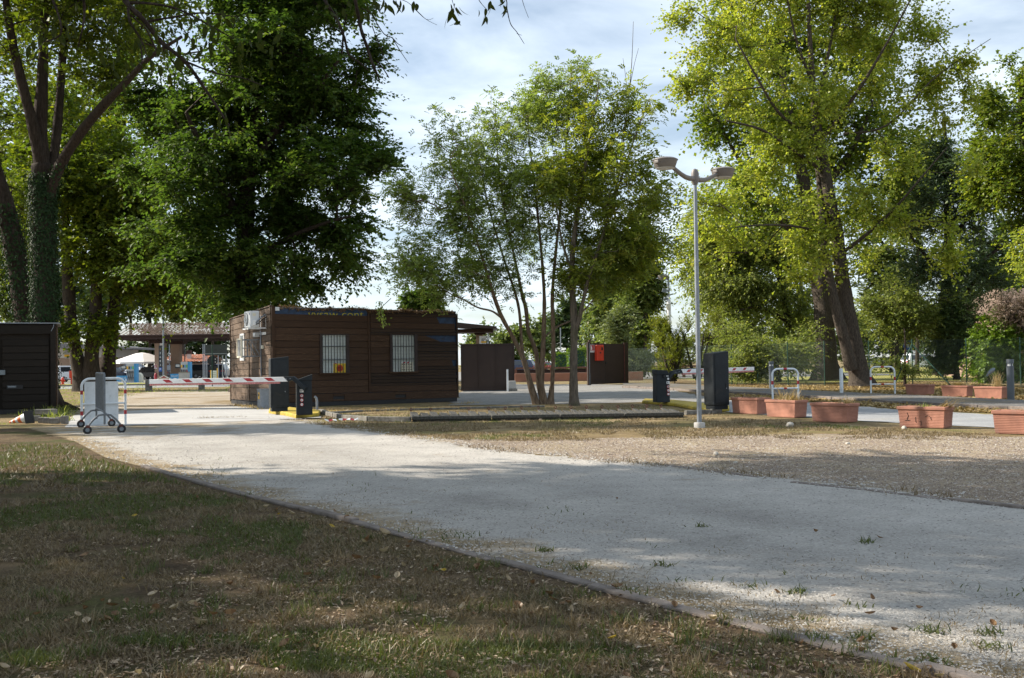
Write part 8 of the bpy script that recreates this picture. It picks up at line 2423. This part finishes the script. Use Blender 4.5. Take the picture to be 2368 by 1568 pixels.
for a, b_, on in zip(xx, yy, kl):
    if on and nl_ < 150:
        yel = rr2.random() < .05
        pale = (not yel) and rr2.random() < .45
        o = bpy.data.objects.new('fallen_leaf', fy if yel else rr2.choice(fp_m) if pale else rr2.choice(fm)); nl_ += 1
        if pale: tag(o, 'pale dry fallen leaf lying in the shaded grass', 'leaf', 'pale leaves on the lawn')
        else: tag(o, 'yellow fallen leaf lying in the shaded grass' if yel else 'curled brown fallen leaf lying in the shaded grass', 'leaf', 'yellow leaves on the lawn' if yel else 'brown leaves on the lawn')
    elif (not on) and nr_ < 16 and rr2.random() < .25:
        o = bpy.data.objects.new('fallen_leaf', rr2.choice(fm)); nr_ += 1
        tag(o, 'dry brown leaf lying on the pale gravel drive', 'leaf', 'leaves on the drive')
    else:
        continue
    COL.objects.link(o)
    o.location = (a, b_, .022 if on else .03)
    s = rr2.choice((.35, .45, .5, .6, .7, .9)) * rr2.uniform(.9, 1.1); o.scale = (s, s, s)
    o.rotation_euler = (rr2.gauss(0, .35), rr2.gauss(0, .35), rr2.uniform(0, 6.28))
xx, yy = sample_view(22000, 1060, 1640)
k = pip(xx, yy, LAWN) & (vnoise(xx, yy, .8, 51) > .40); xx, yy = xx[k], yy[k]; n = len(xx)
C = np.stack([xx, yy, rs.uniform(.006, .02, n)], axis=1)
D = np.stack([rs.normal(0, 1, n), rs.normal(0, 1, n), rs.normal(0, .15, n)], axis=1)
tag(leaf_mesh('leaf_crumbs', C, D, np.stack([rs.normal(0, .3, n), rs.normal(0, .3, n), np.ones(n)], axis=1), rs.uniform(.012, .045, n), rs.uniform(.006, .02, n), leaf_mat('crumbs', ls((0.07, 0.04, 0.025), (0.17, 0.11, 0.065), (0.32, 0.24, 0.16), (0.46, 0.39, 0.29)), .1), None, rs.rand(n)), 'brown leaf crumbs and bark scattered over the lawn', kind='stuff')
xx, yy = sample_view(30000, 884, 958, 1440, 2420)
k = yy < 52; xx, yy = xx[k], yy[k]; n = len(xx)
C = np.stack([xx, yy, rs.uniform(.006, .03, n) + .0], axis=1)
D = np.stack([rs.normal(0, 1, n), rs.normal(0, 1, n), rs.normal(0, .2, n)], axis=1)
LITP = [(p.x, p.y) for p in GX((1440, 889), (1620, 880), (1850, 880), (2200, 886), (2500, 900), (2500, 940), (2367, 930), (2100, 915), (1850, 906), (1600, 893))]
VERP = [(p.x, p.y) for p in GX((1660, 926), (1900, 931), (2100, 948), (2367, 959), (2367, 951), (2050, 931), (1850, 920), (1640, 908))]
k = pip(xx, yy, LITP) | pip(xx, yy, VERP)
tag(leaf_mesh('poplar_litter', C[k], D[k], np.stack([rs.normal(0, .3, n), rs.normal(0, .3, n), np.ones(n)], axis=1)[k], rs.uniform(.07, .13, n)[k], rs.uniform(.05, .10, n)[k], leaf_mat('poplar_litter', ls((0.16, 0.10, 0.04), (0.30, 0.21, 0.08), (0.42, 0.32, 0.14)), .1), None, rs.rand(n)[k]), 'fallen poplar leaves along the dark path', kind='stuff')
dg = bpy.context.evaluated_depsgraph_get()
for o in [o for o in SC.objects if o.type == 'FONT']:
    me = bpy.data.meshes.new_from_object(o.evaluated_get(dg))
    k = bpy.data.objects.new('lettering_shape', me); COL.objects.link(k)
    k.parent = o.parent; k.location = o.location; k.rotation_euler = o.rotation_euler; k.scale = o.scale
    nm = o.name; bpy.data.objects.remove(o); k.name = nm
tri = sum(len(o.data.polygons) for o in SC.objects if o.type == 'MESH')
print('FACES', tri, 'OBJECTS', len(SC.objects), 'HANGING', lf)
